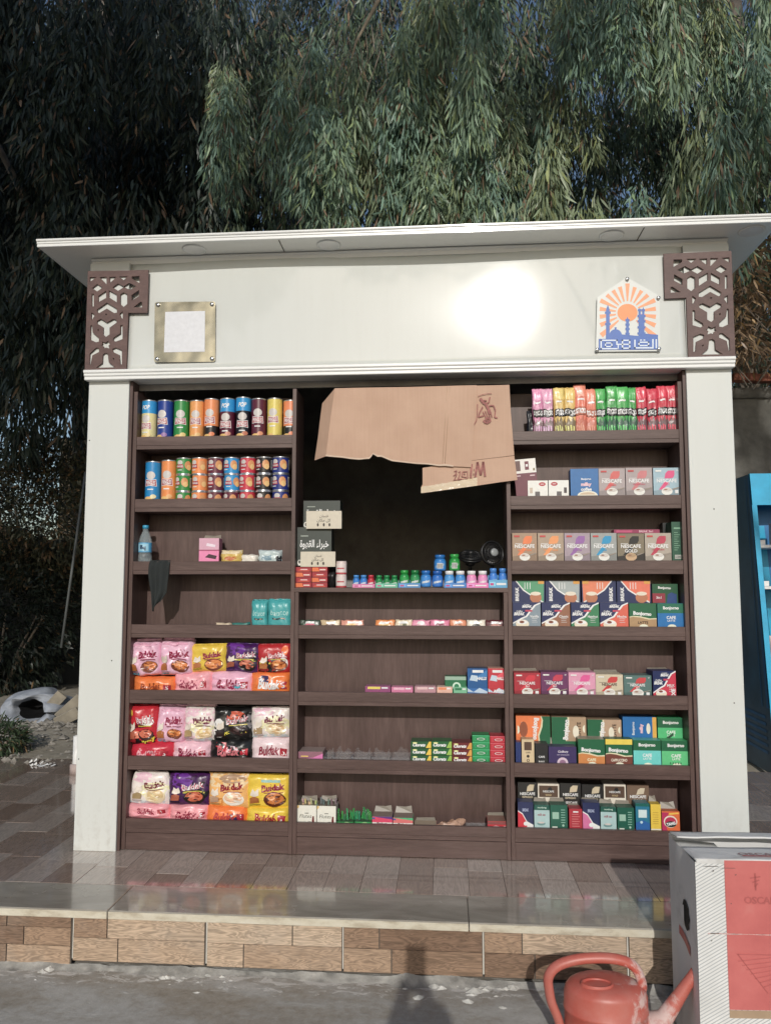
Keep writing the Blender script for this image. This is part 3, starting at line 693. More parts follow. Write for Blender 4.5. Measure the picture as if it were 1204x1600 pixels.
CR = [ # u0,u1,vtop,(topband,body,bottom,extra),label
 (222.8, 245.6, 625.5, ((25, 150, 215), (226, 214, 150), None, (230, 205, 140)), 'tall cream crisp can with blue top band, first on the top shelf'),
 (247.2, 271.0, 625.5, (None, (32, 62, 150), None, (150, 110, 170)), 'tall royal blue crisp can between a cream and a green can'),
 (272.6, 296.0, 625.5, (None, (38, 140, 62), None, (230, 205, 130)), 'tall green crisp can on the top shelf'),
 (297.2, 319.2, 625.7, (None, (240, 160, 84), None, (244, 190, 120)), 'tall plain light orange crisp can on the top shelf'),
 (319.8, 342.3, 623.0, (None, (238, 140, 78), (36, 28, 30), (230, 130, 80)), 'tall orange crisp can with black foot, beside the light orange can'),
 (344.2, 367.5, 622.5, ((25, 150, 215), (92, 30, 52), None, (210, 140, 120)), 'tall maroon crisp can with blue top band'),
 (368.8, 392.2, 620.8, ((25, 150, 215), (32, 32, 40), None, (200, 120, 90)), 'tall black crisp can with blue top band'),
 (393.2, 416.5, 622.8, (None, (96, 34, 54), None, (224, 150, 110)), 'tall plain maroon crisp can beside the yellow can'),
 (418.0, 441.2, 622.3, (None, (226, 206, 92), None, (226, 206, 92)), 'tall plain yellow crisp can on the top shelf'),
 (443.0, 466.0, 625.4, (None, (240, 136, 84), (30, 26, 28), (236, 140, 100)), 'tall orange and black crisp can half hidden by the cabinet side')]
for u0, u1, vt, cols, lab in CR:
    y = 0.092; xa, xb = span(u0, u1, 650, y); z = FZ[0]; h = at((u0 + u1) / 2, vt, y - 0.02).z - z
    o = can_mesh('crisp_can', (xb - xa) / 2 - 0.0006, h, cols, False, random.uniform(-0.035, 0.02), ((xa + xb) / 2, y, z)); tag(o, lab, 'can', 'crisp cans on the cabinet')
for u0, u1, vt, cols, lab, lc in ((228, 251.8, 721, (None, (0, 135, 200), None, (236, 220, 170)), 'tall blue crisp can on the second shelf', None),
                                  (253, 276.2, 719, (None, (238, 140, 62), None, (240, 176, 110)), 'tall orange crisp can with brown lid on the second shelf', (130, 70, 50))):
    y = 0.088; xa, xb = span(u0, u1, 750, y); z = FZ[1]; h = at((u0 + u1) / 2, vt, y - 0.02).z - z
    o = can_mesh('crisp_can', (xb - xa) / 2 - 0.0006, h, cols, False, 0.0, ((xa + xb) / 2, y, z), lc); tag(o, lab, 'can', 'crisp cans on the cabinet')
SM = [(276.4, 300.2, 'green', (40, 140, 62)), (300.8, 325.0, 'orange', (240, 138, 66)), (325.6, 350.2, 'maroon', (104, 34, 56)), (350.8, 374.8, 'sky blue', (0, 145, 210)),
      (375.4, 399.6, 'red', (206, 42, 66)), (400.2, 425.0, 'black', (40, 34, 34)), (425.6, 451.2, 'navy blue', (36, 52, 130))]
pos3 = ['topmost of its stack', 'in the middle of its stack', 'bottom of its stack, half hidden by the lip']
for u0, u1, nm, c in SM:
    y = 0.088; xa, xb = span(u0, u1, 740, y); r = (xb - xa) / 2 - 0.0006; hh = 0.0815
    proto = None
    for lv in range(3):
        cc = c; nn = nm
        if nm == 'sky blue' and lv == 0: cc = (104, 34, 56); nn = 'maroon'
        o = can_mesh('crisp_can', r, hh, (None, cc, None, None), True, random.uniform(-0.03, 0.05), ((xa + xb) / 2 + random.uniform(-0.002, 0.002), y, FZ[1] + lv * (hh + 0.0003)))
        extra = ' under the sky blue cans' if (nm == 'sky blue' and lv == 0) else ''
        tag(o, 'small %s crisp can, %s' % (nn, pos3[2 - lv]) if not extra else 'small maroon crisp can%s, half hidden by the lip' % extra, 'can', 'small crisp cans in stacks')

# ---------------------------------------------------------------- third and fourth shelf
p = at(227, 860, 0.10)
mb = MB(); mb.lathe([(0.026, 0), (0.031, 0.004), (0.0315, 0.03), (0.029, 0.035), (0.0315, 0.04), (0.0315, 0.075), (0.029, 0.08), (0.031, 0.085), (0.031, 0.135), (0.029, 0.15), (0.020, 0.175), (0.013, 0.19), (0.0125, 0.205)], 22)
bt = mb.build('water_bottle', M['water'], None, (p.x, 0.10, FZ[2])); tag(bt, 'clear plastic water bottle with blue cap and blue label', 'bottle')
mb = MB(); mb.lathe([(0.0148, 0.202), (0.0148, 0.217), (0.013, 0.219)], 18, col=pc((40, 160, 205))); mb.build('cap', M['plastic'], bt)
mb = MB(); mb.lathe([(0.0318, 0.088), (0.0318, 0.134)], 26, col=pc((70, 165, 215)), cap=False)
P = Print(0.2, 0.046); P.rect(0.36, 0.1, 0.64, 0.9, (150, 205, 230), 6); P.text('Bq', 0.5, 0.45, 0.6, (24, 40, 80), 0.2, bold=0.04)
P.emit(mb, lambda a, b, dd: ((0.032 + dd) * math.cos(-math.pi / 2 + (a - 0.1) / 0.032), (0.032 + dd) * math.sin(-math.pi / 2 + (a - 0.1) / 0.032), 0.088 + b)); mb.build('bottle_label', M['film'], bt)
def d_pink(P):
    P.rect(0, 0, 1, 1, (236, 130, 178)); P.rect(0, 0.5, 1, 1, (214, 160, 182)); P.poly([(0.3, 0.2), (0.85, 0.12), (0.9, 0.26), (0.5, 0.34)], (60, 26, 44)); P.poly([(0.35, 0.68), (0.8, 0.62), (0.84, 0.72), (0.4, 0.8)], (240, 214, 226))
    P.rect(0, 0.47, 1, 0.52, (170, 70, 110))
carton('sweet_box', 311.5, 342.5, 841, FZ[2], d_pink, 'open pink sweet box standing on the third shelf', None, d=0.07, side=(205, 120, 160), top=(196, 130, 160), rz=0.06, flap=0.02)
def d_y(P): P.rect(0, 0, 1, 1, (214, 180, 84)); P.ell(0.5, 0.45, 0.3, 0.1, (200, 110, 60), 10); P.rect(0, 0.75, 1, 1, (225, 205, 165))
pouch('wafer_packet', 344, 377, 860, 876, d_y, 'small yellow wafer packet lying beside the pink sweet box', None, (214, 182, 90), d=0.05, zb=FZ[2] + 0.03, wr=0.003)
pouch('paper_packet', 376, 402, 866.5, 876, lambda P: P.rect(0.1, 0.2, 0.9, 0.8, (226, 218, 205)), 'flat white paper packet lying on the third shelf', None, (224, 216, 204), d=0.05, zb=FZ[2] + 0.03, wr=0.002)
def d_sil(P): P.rect(0.05, 0.1, 0.8, 0.9, (190, 205, 205)); P.rect(0.8, 0.05, 1, 0.6, (40, 44, 52)); P.rect(0.2, 0.3, 0.6, 0.6, (120, 150, 165))
pouch('wipes_packet', 402, 439, 859, 876, d_sil, 'silver grey packet with dark end lying on the third shelf', None, (186, 198, 200), d=0.06, zb=FZ[2] + 0.03, wr=0.004)
# black cloth over the lip
mb = MB()
def cl(a, b):
    # a across, b along: over the lip and down in front
    path = [(0.10, FZ[2] + 0.004), (0.05, LIP[2] + 0.003), (0.026, LIP[2] + 0.003), (0.018, LIP[2] - 0.02), (0.016, LIP[2] - 0.09), (0.014, LIP[2] - 0.16), (0.012, LIP[2] - 0.235)]
    t_ = b * (len(path) - 1); i = min(int(t_), len(path) - 2); f = t_ - i
    yy = path[i][0] * (1 - f) + path[i + 1][0] * f; zz = path[i][1] * (1 - f) + path[i + 1][1] * f
    L = [(238, 870), (234, 875), (233, 890), (238, 915), (241, 946)]; R = [(262, 870), (265, 874), (264, 890), (262, 910), (243, 947)]
    q = min(max((b - 0.2) / 0.8, 0), 1) * 4; j = min(int(q), 3); g = q - j
    ul = L[j][0] * (1 - g) + L[j + 1][0] * g; ur = R[j][0] * (1 - g) + R[j + 1][0] * g
    u = ul * (1 - a) + ur * a
    if b > 0.9: zz += (a - 0.2) ** 2 * 0.09 * (b - 0.9) * 10
    xx = at(u, 900, 0.02).x
    return (xx, yy - 0.007 * math.sin(a * 11 + b * 2) * min(1, b * 3) - 0.006 * noise.noise(Vector((a * 3, b * 5, 2))), zz)
mb.grid(cl, 16, 40); o = mb.build('cloth', M['cloth']); tag(o, 'black cloth hanging over the shelf lip below the water bottle', 'cloth')
sd = o.modifiers.new('weave', 'SOLIDIFY'); sd.thickness = 0.0025
def d_teal(P):
    P.rect(0.0, 0.0, 1, 1, (60, 165, 168), 4); P.text('balance', 0.5, 0.62, 0.16, (190, 225, 220), 0.72, bold=0.0); P.rect(0.22, 0.42, 0.78, 0.47, (30, 70, 80), 3); P.rect(0.28, 0.438, 0.72, 0.452, (226, 200, 170), 3)
    P.rect(0.2, 0.06, 0.66, 0.2, (206, 150, 80), 3); P.ell(0.72, 0.14, 0.09, 0.09, WHITE, 10); P.text('N', 0.72, 0.14, 0.07, (40, 40, 50))
pouch('snack_pouch', 392, 418, 938, 978, d_teal, 'teal snack pouch standing behind its twin on the fourth shelf', 'teal snack pouches', (58, 160, 164), d=0.045, y=0.075, zb=FZ[3], fin=0.006, wr=0.003)
pouch('snack_pouch', 418, 455, 937, 978, d_teal, 'wide teal snack pouch next to the cabinet side on the fourth shelf', 'teal snack pouches', (58, 162, 166), d=0.045, y=0.058, zb=FZ[3], fin=0.006, wr=0.003)
pouch('flat_packet', 336, 361, 973.5, 980, lambda P: P.rect(0.1, 0.1, 0.9, 0.9, (220, 200, 170)), 'cream packet lying flat behind the lip of the fourth shelf', None, (222, 200, 170), d=0.05, zb=FZ[3] + 0.02, wr=0.001)
pouch('flat_packet', 361, 389, 972.5, 980, lambda P: P.rect(0.1, 0.1, 0.9, 0.9, (50, 130, 120)), 'dark teal packet lying flat beside the snack pouches', None, (50, 120, 116), d=0.05, zb=FZ[3] + 0.02, wr=0.001)

# ---------------------------------------------------------------- noodle multipacks
def noodle(base, word, bowl, food, extra=None, dark=False, low=False):
    def f(P):
        if extra: extra(P)
        if low:
            P.text('Buldak', 0.48, 0.55, 0.34, word, 0.5, bold=0.04, slant=0.15); P.rect(0.74, 0.4, 0.9, 0.66, (170, 30, 50) if not dark else (200, 40, 60)); P.text('5', 0.82, 0.53, 0.2, WHITE); return
        P.text('Buldak', 0.62, 0.63, 0.20, word if not dark else (246, 236, 230), 0.56, rot=6, bold=0.05)
        if dark: P.text('Buldak', 0.62, 0.63, 0.19, (196, 40, 84), 0.53, rot=6, bold=-0.0)
        P.ell(0.66, 0.28, 0.25, 0.17, bowl, 18); P.ell(0.66, 0.31, 0.21, 0.125, food, 16); P.ell(0.60, 0.33, 0.08, 0.04, tuple(min(255, x + 40) for x in food), 8); P.ell(0.73, 0.29, 0.06, 0.03, tuple(max(0, x - 40) for x in food), 8)
        P.poly([(0.10, 0.40), (0.16, 0.58), (0.22, 0.52), (0.29, 0.60), (0.31, 0.42), (0.2, 0.36)], (226, 214, 200)); P.poly([(0.08, 0.16), (0.3, 0.18), (0.31, 0.34), (0.2, 0.38), (0.09, 0.33)], tuple(int(x * 0.8) for x in food)); P.rect(0.08, 0.1, 0.32, 0.15, tuple(int(x * 0.7) for x in base), 2)
        P.rect(0.42, 0.475, 0.86, 0.495, word if not dark else (220, 200, 60), 4)
    return f
PK = (232, 182, 206); PK2 = (240, 160, 170)
tagc = lambda P: (P.rect(0.1, 0.06, 0.34, 0.14, (60, 170, 195), 2), P.ell(0.5, 0.9, 0.4, 0.05, (222, 160, 186), 12))
def ex_purple(P): P.rect(0, 0, 1, 1, (72, 32, 84), 3); P.ell(0.3, 0.8, 0.3, 0.2, (110, 50, 150), 12); P.ell(0.86, 0.5, 0.13, 0.2, (30, 24, 34), 10); P.rect(0.1, 0.42, 0.9, 0.47, (200, 190, 60), 5)
def ex_red(P): P.rect(0, 0, 1, 1, (186, 36, 44), 3); P.poly([(0.05, 0.05), (0.6, 0.05), (0.66, 0.5), (0.05, 0.55)], (34, 24, 28)); P.rect(0.1, 0.32, 0.6, 0.38, (220, 200, 50), 4); P.ell(0.8, 0.35, 0.13, 0.18, (240, 236, 228), 10); P.ell(0.84, 0.8, 0.1, 0.14, (240, 110, 40), 8)
def ex_redlow(P): P.rect(0, 0, 1, 1, (200, 34, 60), 3)
def ex_spicy(P):
    P.rect(0, 0, 1, 1, (196, 30, 46), 3); P.poly([(0.0, 0.0), (1, 0.0), (1, 0.22), (0.6, 0.34), (0.0, 0.3)], (34, 26, 30)); P.ell(0.12, 0.82, 0.13, 0.13, (240, 190, 40), 9); P.text('5x', 0.72, 0.33, 0.14, (240, 220, 40), 0.3, bold=0.05); P.text('Spicy', 0.72, 0.16, 0.16, (240, 220, 40), 0.44, bold=0.05, rot=4)
    P.ell(0.7, 0.58, 0.2, 0.14, (240, 232, 226), 12); P.ell(0.3, 0.28, 0.2, 0.12, (220, 120, 90), 12); P.text('Buldak', 0.42, 0.5, 0.12, (90, 16, 30), 0.5, rot=5, bold=0.04)
def ex_cream(P): P.rect(0, 0, 1, 1, (236, 222, 216), 3); P.ell(0.3, 0.85, 0.3, 0.12, (236, 190, 206), 10); P.ell(0.62, 0.45, 0.4, 0.2, (240, 226, 180), 12); P.rect(0, 0, 1, 0.12, (196, 214, 218), 4)
def ex_black(P): P.rect(0, 0, 1, 1, (30, 27, 30), 3); P.ell(0.16, 0.4, 0.15, 0.24, (226, 224, 222), 10); P.ell(0.58, 0.74, 0.22, 0.14, (206, 84, 54), 12); P.text('SPICY RAMEN', 0.55, 0.28, 0.09, (230, 210, 40), 0.6, rot=4, bold=0.04); P.ell(0.92, 0.6, 0.09, 0.2, (120, 116, 120), 8)
def ex_blacklow(P): P.rect(0, 0, 1, 1, (26, 24, 28), 3); P.rect(0.2, 0.55, 0.42, 0.85, (190, 30, 50), 2); P.rect(0.45, 0.5, 0.8, 0.75, (226, 200, 210), 3)
def ex_or(P): P.rect(0, 0, 1, 1, (240, 176, 96), 3); P.rect(0, 0.62, 1, 1, (238, 206, 160), 4); P.ell(0.62, 0.86, 0.35, 0.1, (176, 140, 110), 12); P.rect(0, 0.06, 0.4, 0.3, (214, 130, 30), 3)
NG = 'noodle multipacks on the lower shelves'
def nd(u0, u1, vt, vb, base, lab, word=(150, 30, 70), bowl=(120, 60, 40), food=(222, 130, 60), extra=None, dark=False, low=False, **k):
    k.setdefault('tilt', random.uniform(-0.045, 0.045) if not low else random.uniform(-0.02, 0.02)); k.setdefault('rz', random.uniform(-0.10, 0.10)); k['wr'] = k.get('wr', 0.006) * 1.35
    return pouch('noodle_pack', u0 - 1, u1 + 1, vt + random.uniform(-1, 1), vb, noodle(base, word, bowl, food, extra, dark, low), lab, NG, base, cat='noodle pack', **k)
f5, f6, f7 = FZ[4], FZ[5], FZ[6]
nd(203, 250.5, 1001, 1058, PK, 'pink noodle multipack at the outer end of the fifth shelf, above an orange pack', extra=tagc, d=0.10, y=0.06, fin=0.012, wr=0.011)
nd(248.5, 300, 1001, 1057, PK, 'pink noodle multipack beside the upright yellow pack on the fifth shelf', extra=tagc, d=0.10, y=0.058, fin=0.014, wr=0.011)
nd(298.5, 353.5, 1006, 1050.5, (226, 190, 40), 'yellow noodle pack with bowl picture on the fifth shelf', d=0.05, y=0.065, fin=0.004, wr=0.005)
nd(351.5, 404, 1005, 1051, (80, 40, 110), 'purple and dark noodle pack on the fifth shelf', extra=ex_purple, dark=True, bowl=(40, 26, 30), food=(206, 110, 80), d=0.05, y=0.068, fin=0.005, wr=0.006)
nd(402.5, 453, 1007, 1052, (190, 36, 44), 'red and black noodle pack with yellow stripe on the fifth shelf', extra=ex_red, dark=True, d=0.05, y=0.065, fin=0.004, wr=0.006)
nd(205, 272, 1058, 1082, (240, 122, 46), 'orange noodle pack lying under the pink multipacks', word=(150, 60, 20), low=True, d=0.09, zb=f5, wr=0.007, y=0.053, sq=4)
nd(268, 328, 1050, 1082, PK2, 'rose pink noodle pack lying under the yellow pack', low=True, d=0.09, zb=f5, wr=0.010, y=0.055, sq=4)
nd(326, 392, 1049, 1082, (236, 176, 200), 'light pink noodle pack with blue tag lying under the purple pack', extra=lambda P: P.ell(0.66, 0.5, 0.09, 0.06, (60, 170, 190), 10), low=True, d=0.09, zb=f5, wr=0.010, y=0.055, sq=4)
nd(391, 453, 1050, 1082, (242, 120, 40), 'orange noodle pack with dark tag lying under the red pack', extra=lambda P: (P.rect(0.24, 0.62, 0.46, 0.84, (50, 40, 90), 2), P.text('5', 0.30, 0.73, 0.14, WHITE)), word=WHITE, low=True, d=0.09, zb=f5, wr=0.008, y=0.055, sq=4)
nd(200.5, 246, 1103, 1166, (196, 30, 46), 'red noodle pack with yellow star and extra spicy lettering', extra=ex_spicy, dark=True, low=False, bowl=(60, 24, 26), food=(214, 110, 80), d=0.08, y=0.06, fin=0.004, wr=0.007)
nd(244, 288, 1104, 1163, PK, 'pink noodle multipack beside the red spicy pack on the sixth shelf', extra=tagc, d=0.10, y=0.056, fin=0.008, wr=0.010)
nd(287, 336, 1105, 1161, (234, 196, 206), 'pink and cream noodle multipack with crumpled top on the sixth shelf', extra=ex_cream, word=(120, 40, 70), bowl=(226, 200, 160), food=(214, 178, 120), d=0.10, y=0.056, fin=0.016, wr=0.011)
nd(335.5, 395, 1105, 1158, (30, 27, 30), 'black noodle pack with white and yellow lettering on the sixth shelf', extra=ex_black, dark=True, bowl=(30, 27, 30), food=(60, 40, 40), d=0.07, y=0.062, fin=0.005, wr=0.008)
nd(393.5, 453, 1105, 1153.5, (236, 214, 214), 'cream noodle pack at the inner end of the sixth shelf', extra=ex_cream, word=(120, 40, 70), bowl=(220, 205, 170), food=(206, 170, 120), d=0.06, y=0.06, fin=0.004, wr=0.008)
nd(200.5, 268.5, 1160, 1188, (202, 34, 60), 'red noodle pack lying under the red spicy pack', extra=ex_redlow, word=(240, 170, 180), low=True, d=0.09, zb=f6, wr=0.008, y=0.055, sq=4)
nd(266, 327, 1160, 1188, (238, 186, 200), 'pink noodle pack lying beneath two pink multipacks on the sixth shelf', low=True, d=0.09, zb=f6, wr=0.010, y=0.055, sq=4)
nd(325, 393, 1155, 1188, (26, 24, 28), 'black noodle pack lying under the black one', extra=ex_blacklow, word=(220, 120, 130), low=True, dark=True, d=0.09, zb=f6, wr=0.010, y=0.055, sq=4)
nd(390, 453, 1152.5, 1188, (238, 208, 212), 'pale pink noodle pack lying under the cream pack', word=(150, 50, 70), low=True, d=0.09, zb=f6, wr=0.006, y=0.055, sq=5)
nd(203, 264.5, 1207, 1257, (236, 214, 212), 'cream and silver noodle pack on the bottom shelf', extra=ex_cream, word=(120, 30, 50), bowl=(226, 206, 170), food=(214, 184, 130), d=0.05, y=0.066, fin=0.006, wr=0.007, shape=0.2)
nd(263.5, 326, 1208.5, 1260, (60, 34, 66), 'purple and black noodle pack with green garnish on the bottom shelf', extra=ex_purple, dark=True, bowl=(40, 24, 30), food=(206, 104, 70), d=0.05, y=0.066, fin=0.004, wr=0.006)
nd(324.5, 387, 1210, 1263, (240, 180, 100), 'orange and cream noodle pack on the bottom shelf', extra=ex_or, word=(150, 30, 50), bowl=(232, 226, 214), food=(232, 186, 150), d=0.05, y=0.066, fin=0.003, wr=0.005)
nd(385.5, 452, 1210, 1264, (232, 196, 30), 'bright yellow noodle pack on the bottom shelf', d=0.05, y=0.066, fin=0.003, wr=0.005, bowl=(90, 40, 24), food=(206, 120, 50), extra=lambda P: P.rect(0.34, 0.78, 0.78, 0.86, (150, 196, 190), 4))
nd(197, 264, 1256.5, 1281, (240, 156, 166), 'pink noodle pack lying under the cream pack on the bottom shelf', low=True, word=(150, 30, 60), d=0.09, y=0.055, wr=0.006, sq=4)
nd(263, 324.5, 1258, 1294, (240, 154, 162), 'pink noodle pack lying under the purple pack on the bottom shelf', low=True, word=(150, 30, 60), d=0.09, zb=f7, y=0.055, wr=0.008, sq=4)
nd(199, 265, 1279, 1294, (238, 164, 172), 'pink noodle pack lying lowest on the bottom shelf', low=False, word=(238, 164, 172), bowl=(238, 164, 172), food=(230, 150, 160), d=0.09, zb=f7, y=0.052, wr=0.005, sq=4)
nd(321.5, 385, 1259.5, 1295, (240, 118, 36), 'orange noodle pack lying under the orange and cream pack', low=True, word=(190, 60, 60), extra=lambda P: (P.rect(0.58, 0.38, 0.78, 0.66, (50, 40, 80), 2), P.text('5', 0.63, 0.52, 0.18, WHITE)), d=0.09, zb=f7, y=0.055, wr=0.006, sq=4)
nd(382.5, 451.5, 1262.5, 1296, (234, 200, 36), 'yellow noodle pack lying under the bright yellow pack', low=True, word=(170, 30, 50), d=0.09, zb=f7, y=0.055, wr=0.007, sq=4)

# ---------------------------------------------------------------- drink stick packs, top of the coffee cabinet
SK = [(832, 848.5, 607, (214, 138, 176), 'pink'), (846.5, 865, 607, (212, 150, 182), 'pink'), (864.5, 881, 605.5, (222, 190, 110), 'yellow'), (880.5, 899, 605, (220, 184, 100), 'yellow'),
      (897, 916, 600.5, (232, 128, 104), 'salmon'), (913.5, 930.5, 607.5, (230, 130, 108), 'salmon'), (930, 946, 607, (70, 168, 82), 'green'), (945, 963, 602.5, (64, 160, 78), 'green'),
      (961.5, 981, 604, (72, 172, 84), 'green'), (978.5, 993, 605, (66, 162, 80), 'green'), (992.5, 1010, 604.5, (206, 60, 82), 'red'), (1008, 1025, 607, (200, 56, 78), 'red'),
      (1024, 1041, 602.5, (208, 58, 80), 'red'), (1040, 1057, 602.5, (204, 56, 78), 'red')]
SKL = ['pink drink stick pack at the start of the row', 'second pink drink stick pack, beside a yellow one', 'yellow drink stick pack beside a pink one', 'yellow drink stick pack beside the tall salmon one',
       'tall salmon drink stick pack rising above its neighbours', 'short salmon drink stick pack beside a green one', 'green drink stick pack beside the short salmon one', 'green drink stick pack, second from the salmon ones, its label highest',
       'green drink stick pack, third from the salmon ones', 'narrow green drink stick pack beside a red one', 'red drink stick pack beside the narrow green one', 'red drink stick pack, second from the green ones, lower than its neighbours',
       'red drink stick pack, third from the green ones', 'red drink stick pack at the very end, next to the cabinet side']
for (u0, u1, vt, c, nm), lab in zip(SK, SKL):
    def dsg(P, c=c, nm=nm):
        P.rect(0, 0.78, 1, 1, tuple(min(255, int(x * 1.1)) for x in c), 2); P.rect(0.25, 0.72, 0.75, 0.75, WHITE, 2)
        low = (120, 92, 96) if nm in ('pink', 'red') else (128, 110, 82) if nm == 'yellow' else (200, 110, 90) if nm == 'salmon' else (60, 100, 80)
        P.poly([(0.03, 0.02), (0.97, 0.02), (0.97, 0.46), (0.8, 0.36), (0.66, 0.46), (0.5, 0.35), (0.36, 0.43), (0.2, 0.33), (0.03, 0.42)], low)
        for q in range(4): P.poly([(0.12 + q * 0.2, 0.03), (0.24 + q * 0.2, 0.03), (0.16 + q * 0.2, 0.30 - 0.03 * (q % 2)), (0.05 + q * 0.2, 0.29)], tuple(min(255, int(x * 1.15 + 18)) for x in c))
        P.rect(0.06, 0.46, 0.94, 0.60, (30, 30, 34) if nm != 'salmon' else (180, 96, 70), 2); P.text('STICKS', 0.5, 0.53, 0.09, WHITE, 0.78, bold=0.05)
    pouch('stick_pack', u0, u1, vt, 680, dsg, lab, 'drink stick packs in a row', c, d=0.022, y=0.062 + random.uniform(0, 0.008), zb=FZ[0], fin=0.004, wr=0.003, tilt=random.uniform(-0.02, 0.02))
pouch('stick_pack', 822, 833, 641, 680, lambda P: P.rect(0, 0, 1, 1, (40, 42, 50)), 'dark narrow pack standing behind the first pink stick pack', None, (40, 42, 50), d=0.02, y=0.11, zb=FZ[0])

# ---------------------------------------------------------------- coffee boxes
def nes(base, leaf, sub=None, subc=None, cup=(240, 232, 224), low=None, txt=WHITE, t3=None):
    def f(P):
        P.rect(0, 0, 1, 1, base); P.poly([(0, 0), (1, 0), (1, 0.3), (0, 0.18)], low or tuple(int(x * 0.86) for x in base))
        P.poly([(0.42, 0.62), (0.46, 0.80), (0.56, 0.90), (0.80, 0.90), (0.80, 0.74), (0.74, 0.64), (0.62, 0.62)], leaf)
        P.poly([(0.2, 0.22), (0.42, 0.5), (0.6, 0.5), (0.36, 0.22)], leaf)
        P.text('NESCAFE', 0.5, 0.54, 0.13, txt, 0.80, bold=0.025); P.rect(0.12, 0.625, 0.40, 0.64, txt); 
        if sub: P.text(sub, 0.5, 0.41 if sub != 'GOLD' else 0.375, 0.085 if sub != 'GOLD' else 0.12, subc or WHITE, 0.55)
        P.ell(0.5, 0.16, 0.21, 0.15, cup, 16); P.ell(0.5, 0.21, 0.18, 0.07, tuple(int(x * 0.86) for x in cup), 14); P.ell(0.45, 0.22, 0.07, 0.025, (150, 96, 70), 8)
        P.rect(0.08, 0.86, 0.3, 0.92, (200, 60, 60) if not t3 else (230, 230, 225)); 
        if t3: P.rect(0.80, 0.08, 0.92, 0.2, WHITE); P.text('20', 0.9, 0.9, 0.06, WHITE)
        P.poly([(0.72, 0.2), (0.96, 0.28), (0.95, 0.31), (0.7, 0.24)], (150, 138, 126))
    return f
def brk(c, sub, cup=(236, 220, 196), bottom=(240, 236, 228)):
    def f(P):
        P.rect(0, 0, 1, 1, c); P.poly([(0, 0.16), (0, 1), (1, 1), (0.80, 0.90), (0.62, 0.64), (0.50, 0.44), (0.30, 0.34)], (30, 44, 92))
        P.poly([(1, 1), (0.97, 1.0), (0.77, 0.9), (0.59, 0.65), (0.47, 0.46), (0.28, 0.36), (0, 0.18), (0, 0.13), (0.3, 0.31), (0.51, 0.41), (0.65, 0.62), (0.83, 0.87), (1, 0.96)], WHITE)
        P.text('COFFEE', 0.5, 0.91, 0.05, WHITE, 0.3); P.text('BREAK', 0.52, 0.84, 0.10, WHITE, 0.36, slant=0.2, bold=0.05); P.text('BREAK', 0.24, 0.54, 0.13, WHITE, 0.38, slant=0.2, bold=0.05); P.text('Coffee', 0.24, 0.65, 0.07, WHITE, 0.3, slant=0.2)
        P.rect(0.45, 0.63, 0.70, 0.70, (200, 60, 90)); P.text(sub, 0.77, 0.44, 0.10, WHITE, 0.36); P.rect(0.68, 0.34, 0.88, 0.355, WHITE); P.rect(0.68, 0.27, 0.85, 0.282, WHITE); P.rect(0.68, 0.20, 0.88, 0.212, WHITE)
        P.ell(0.34, 0.13, 0.24, 0.16, cup, 16); P.ell(0.34, 0.2, 0.2, 0.07, (250, 244, 232), 12); P.ell(0.32, 0.21, 0.09, 0.05, (130, 70, 50), 9)
    return f
def bon(low, sub, txtc=WHITE, top=(14, 98, 62), subc=(60, 40, 30), cap=None, flat=False, split=0.42):
    def f(P):
        P.rect(0, 0, 1, 1, top); 
        if flat: P.rect(0, 0, 1, 0.60, low); P.text('Bonjorno', 0.5, 0.80, 0.17, txtc, 0.72, bold=0.04); P.text('CAFE', 0.5, 0.42, 0.13, WHITE, 0.34, bold=0.03); P.text(sub, 0.5, 0.29, 0.08, WHITE, 0.3)
        else:
            P.poly([(0, 0), (1, 0), (1, split - 0.07), (0.7, split - 0.08), (0.4, split), (0.15, split + 0.03), (0, split)], low); P.poly([(0, split), (0.15, split + 0.03), (0.4, split), (0.7, split - 0.08), (1, split - 0.07), (1, split - 0.02), (0.75, split - 0.04), (0.4, split + 0.05), (0.15, split + 0.07), (0, split + 0.03)], (222, 214, 176))
            P.text('Bonjorno', 0.48, 0.56, 0.20, txtc, 0.84, rot=-4, bold=0.05); P.text(sub, 0.5, 0.21, 0.11, subc, 0.6, bold=0.03)
        if cap: P.rect(0, 0.8, 1, 1, cap)
        P.ell(0.52, 0.04, 0.16, 0.09, (240, 230, 206), 12, 0, 180)
    return f
BG = 'coffee boxes on the display cabinet'
GB = (176, 164, 150); GP = (172, 158, 158)
r2, r3, r4, r5, r6, r7 = FZ[1:]
def d_mar(P): P.rect(0, 0, 1, 1, (112, 48, 66)); P.rect(0, 0.42, 1, 1, (232, 228, 222)); P.rect(0, 0.52, 0.3, 0.94, (104, 70, 68)); P.rect(0.5, 0.55, 0.68, 0.9, (112, 40, 58)); P.rect(0.54, 0.68, 0.64, 0.78, WHITE); P.rect(0.86, 0.5, 0.94, 0.6, (130, 110, 70)); P.rect(0.1, 0.3, 0.28, 0.34, (220, 190, 196)); P.rect(0.7, 0.28, 0.92, 0.33, (220, 190, 196))
carton('coffee_box', 806, 841, 717, 0, d_mar, 'maroon and white coffee box tilted behind the hanging cardboard', BG, vb=755, down=r2, y=0.06, d=0.06, side=(110, 50, 66), rz=-0.08).rotation_euler.y = -0.07
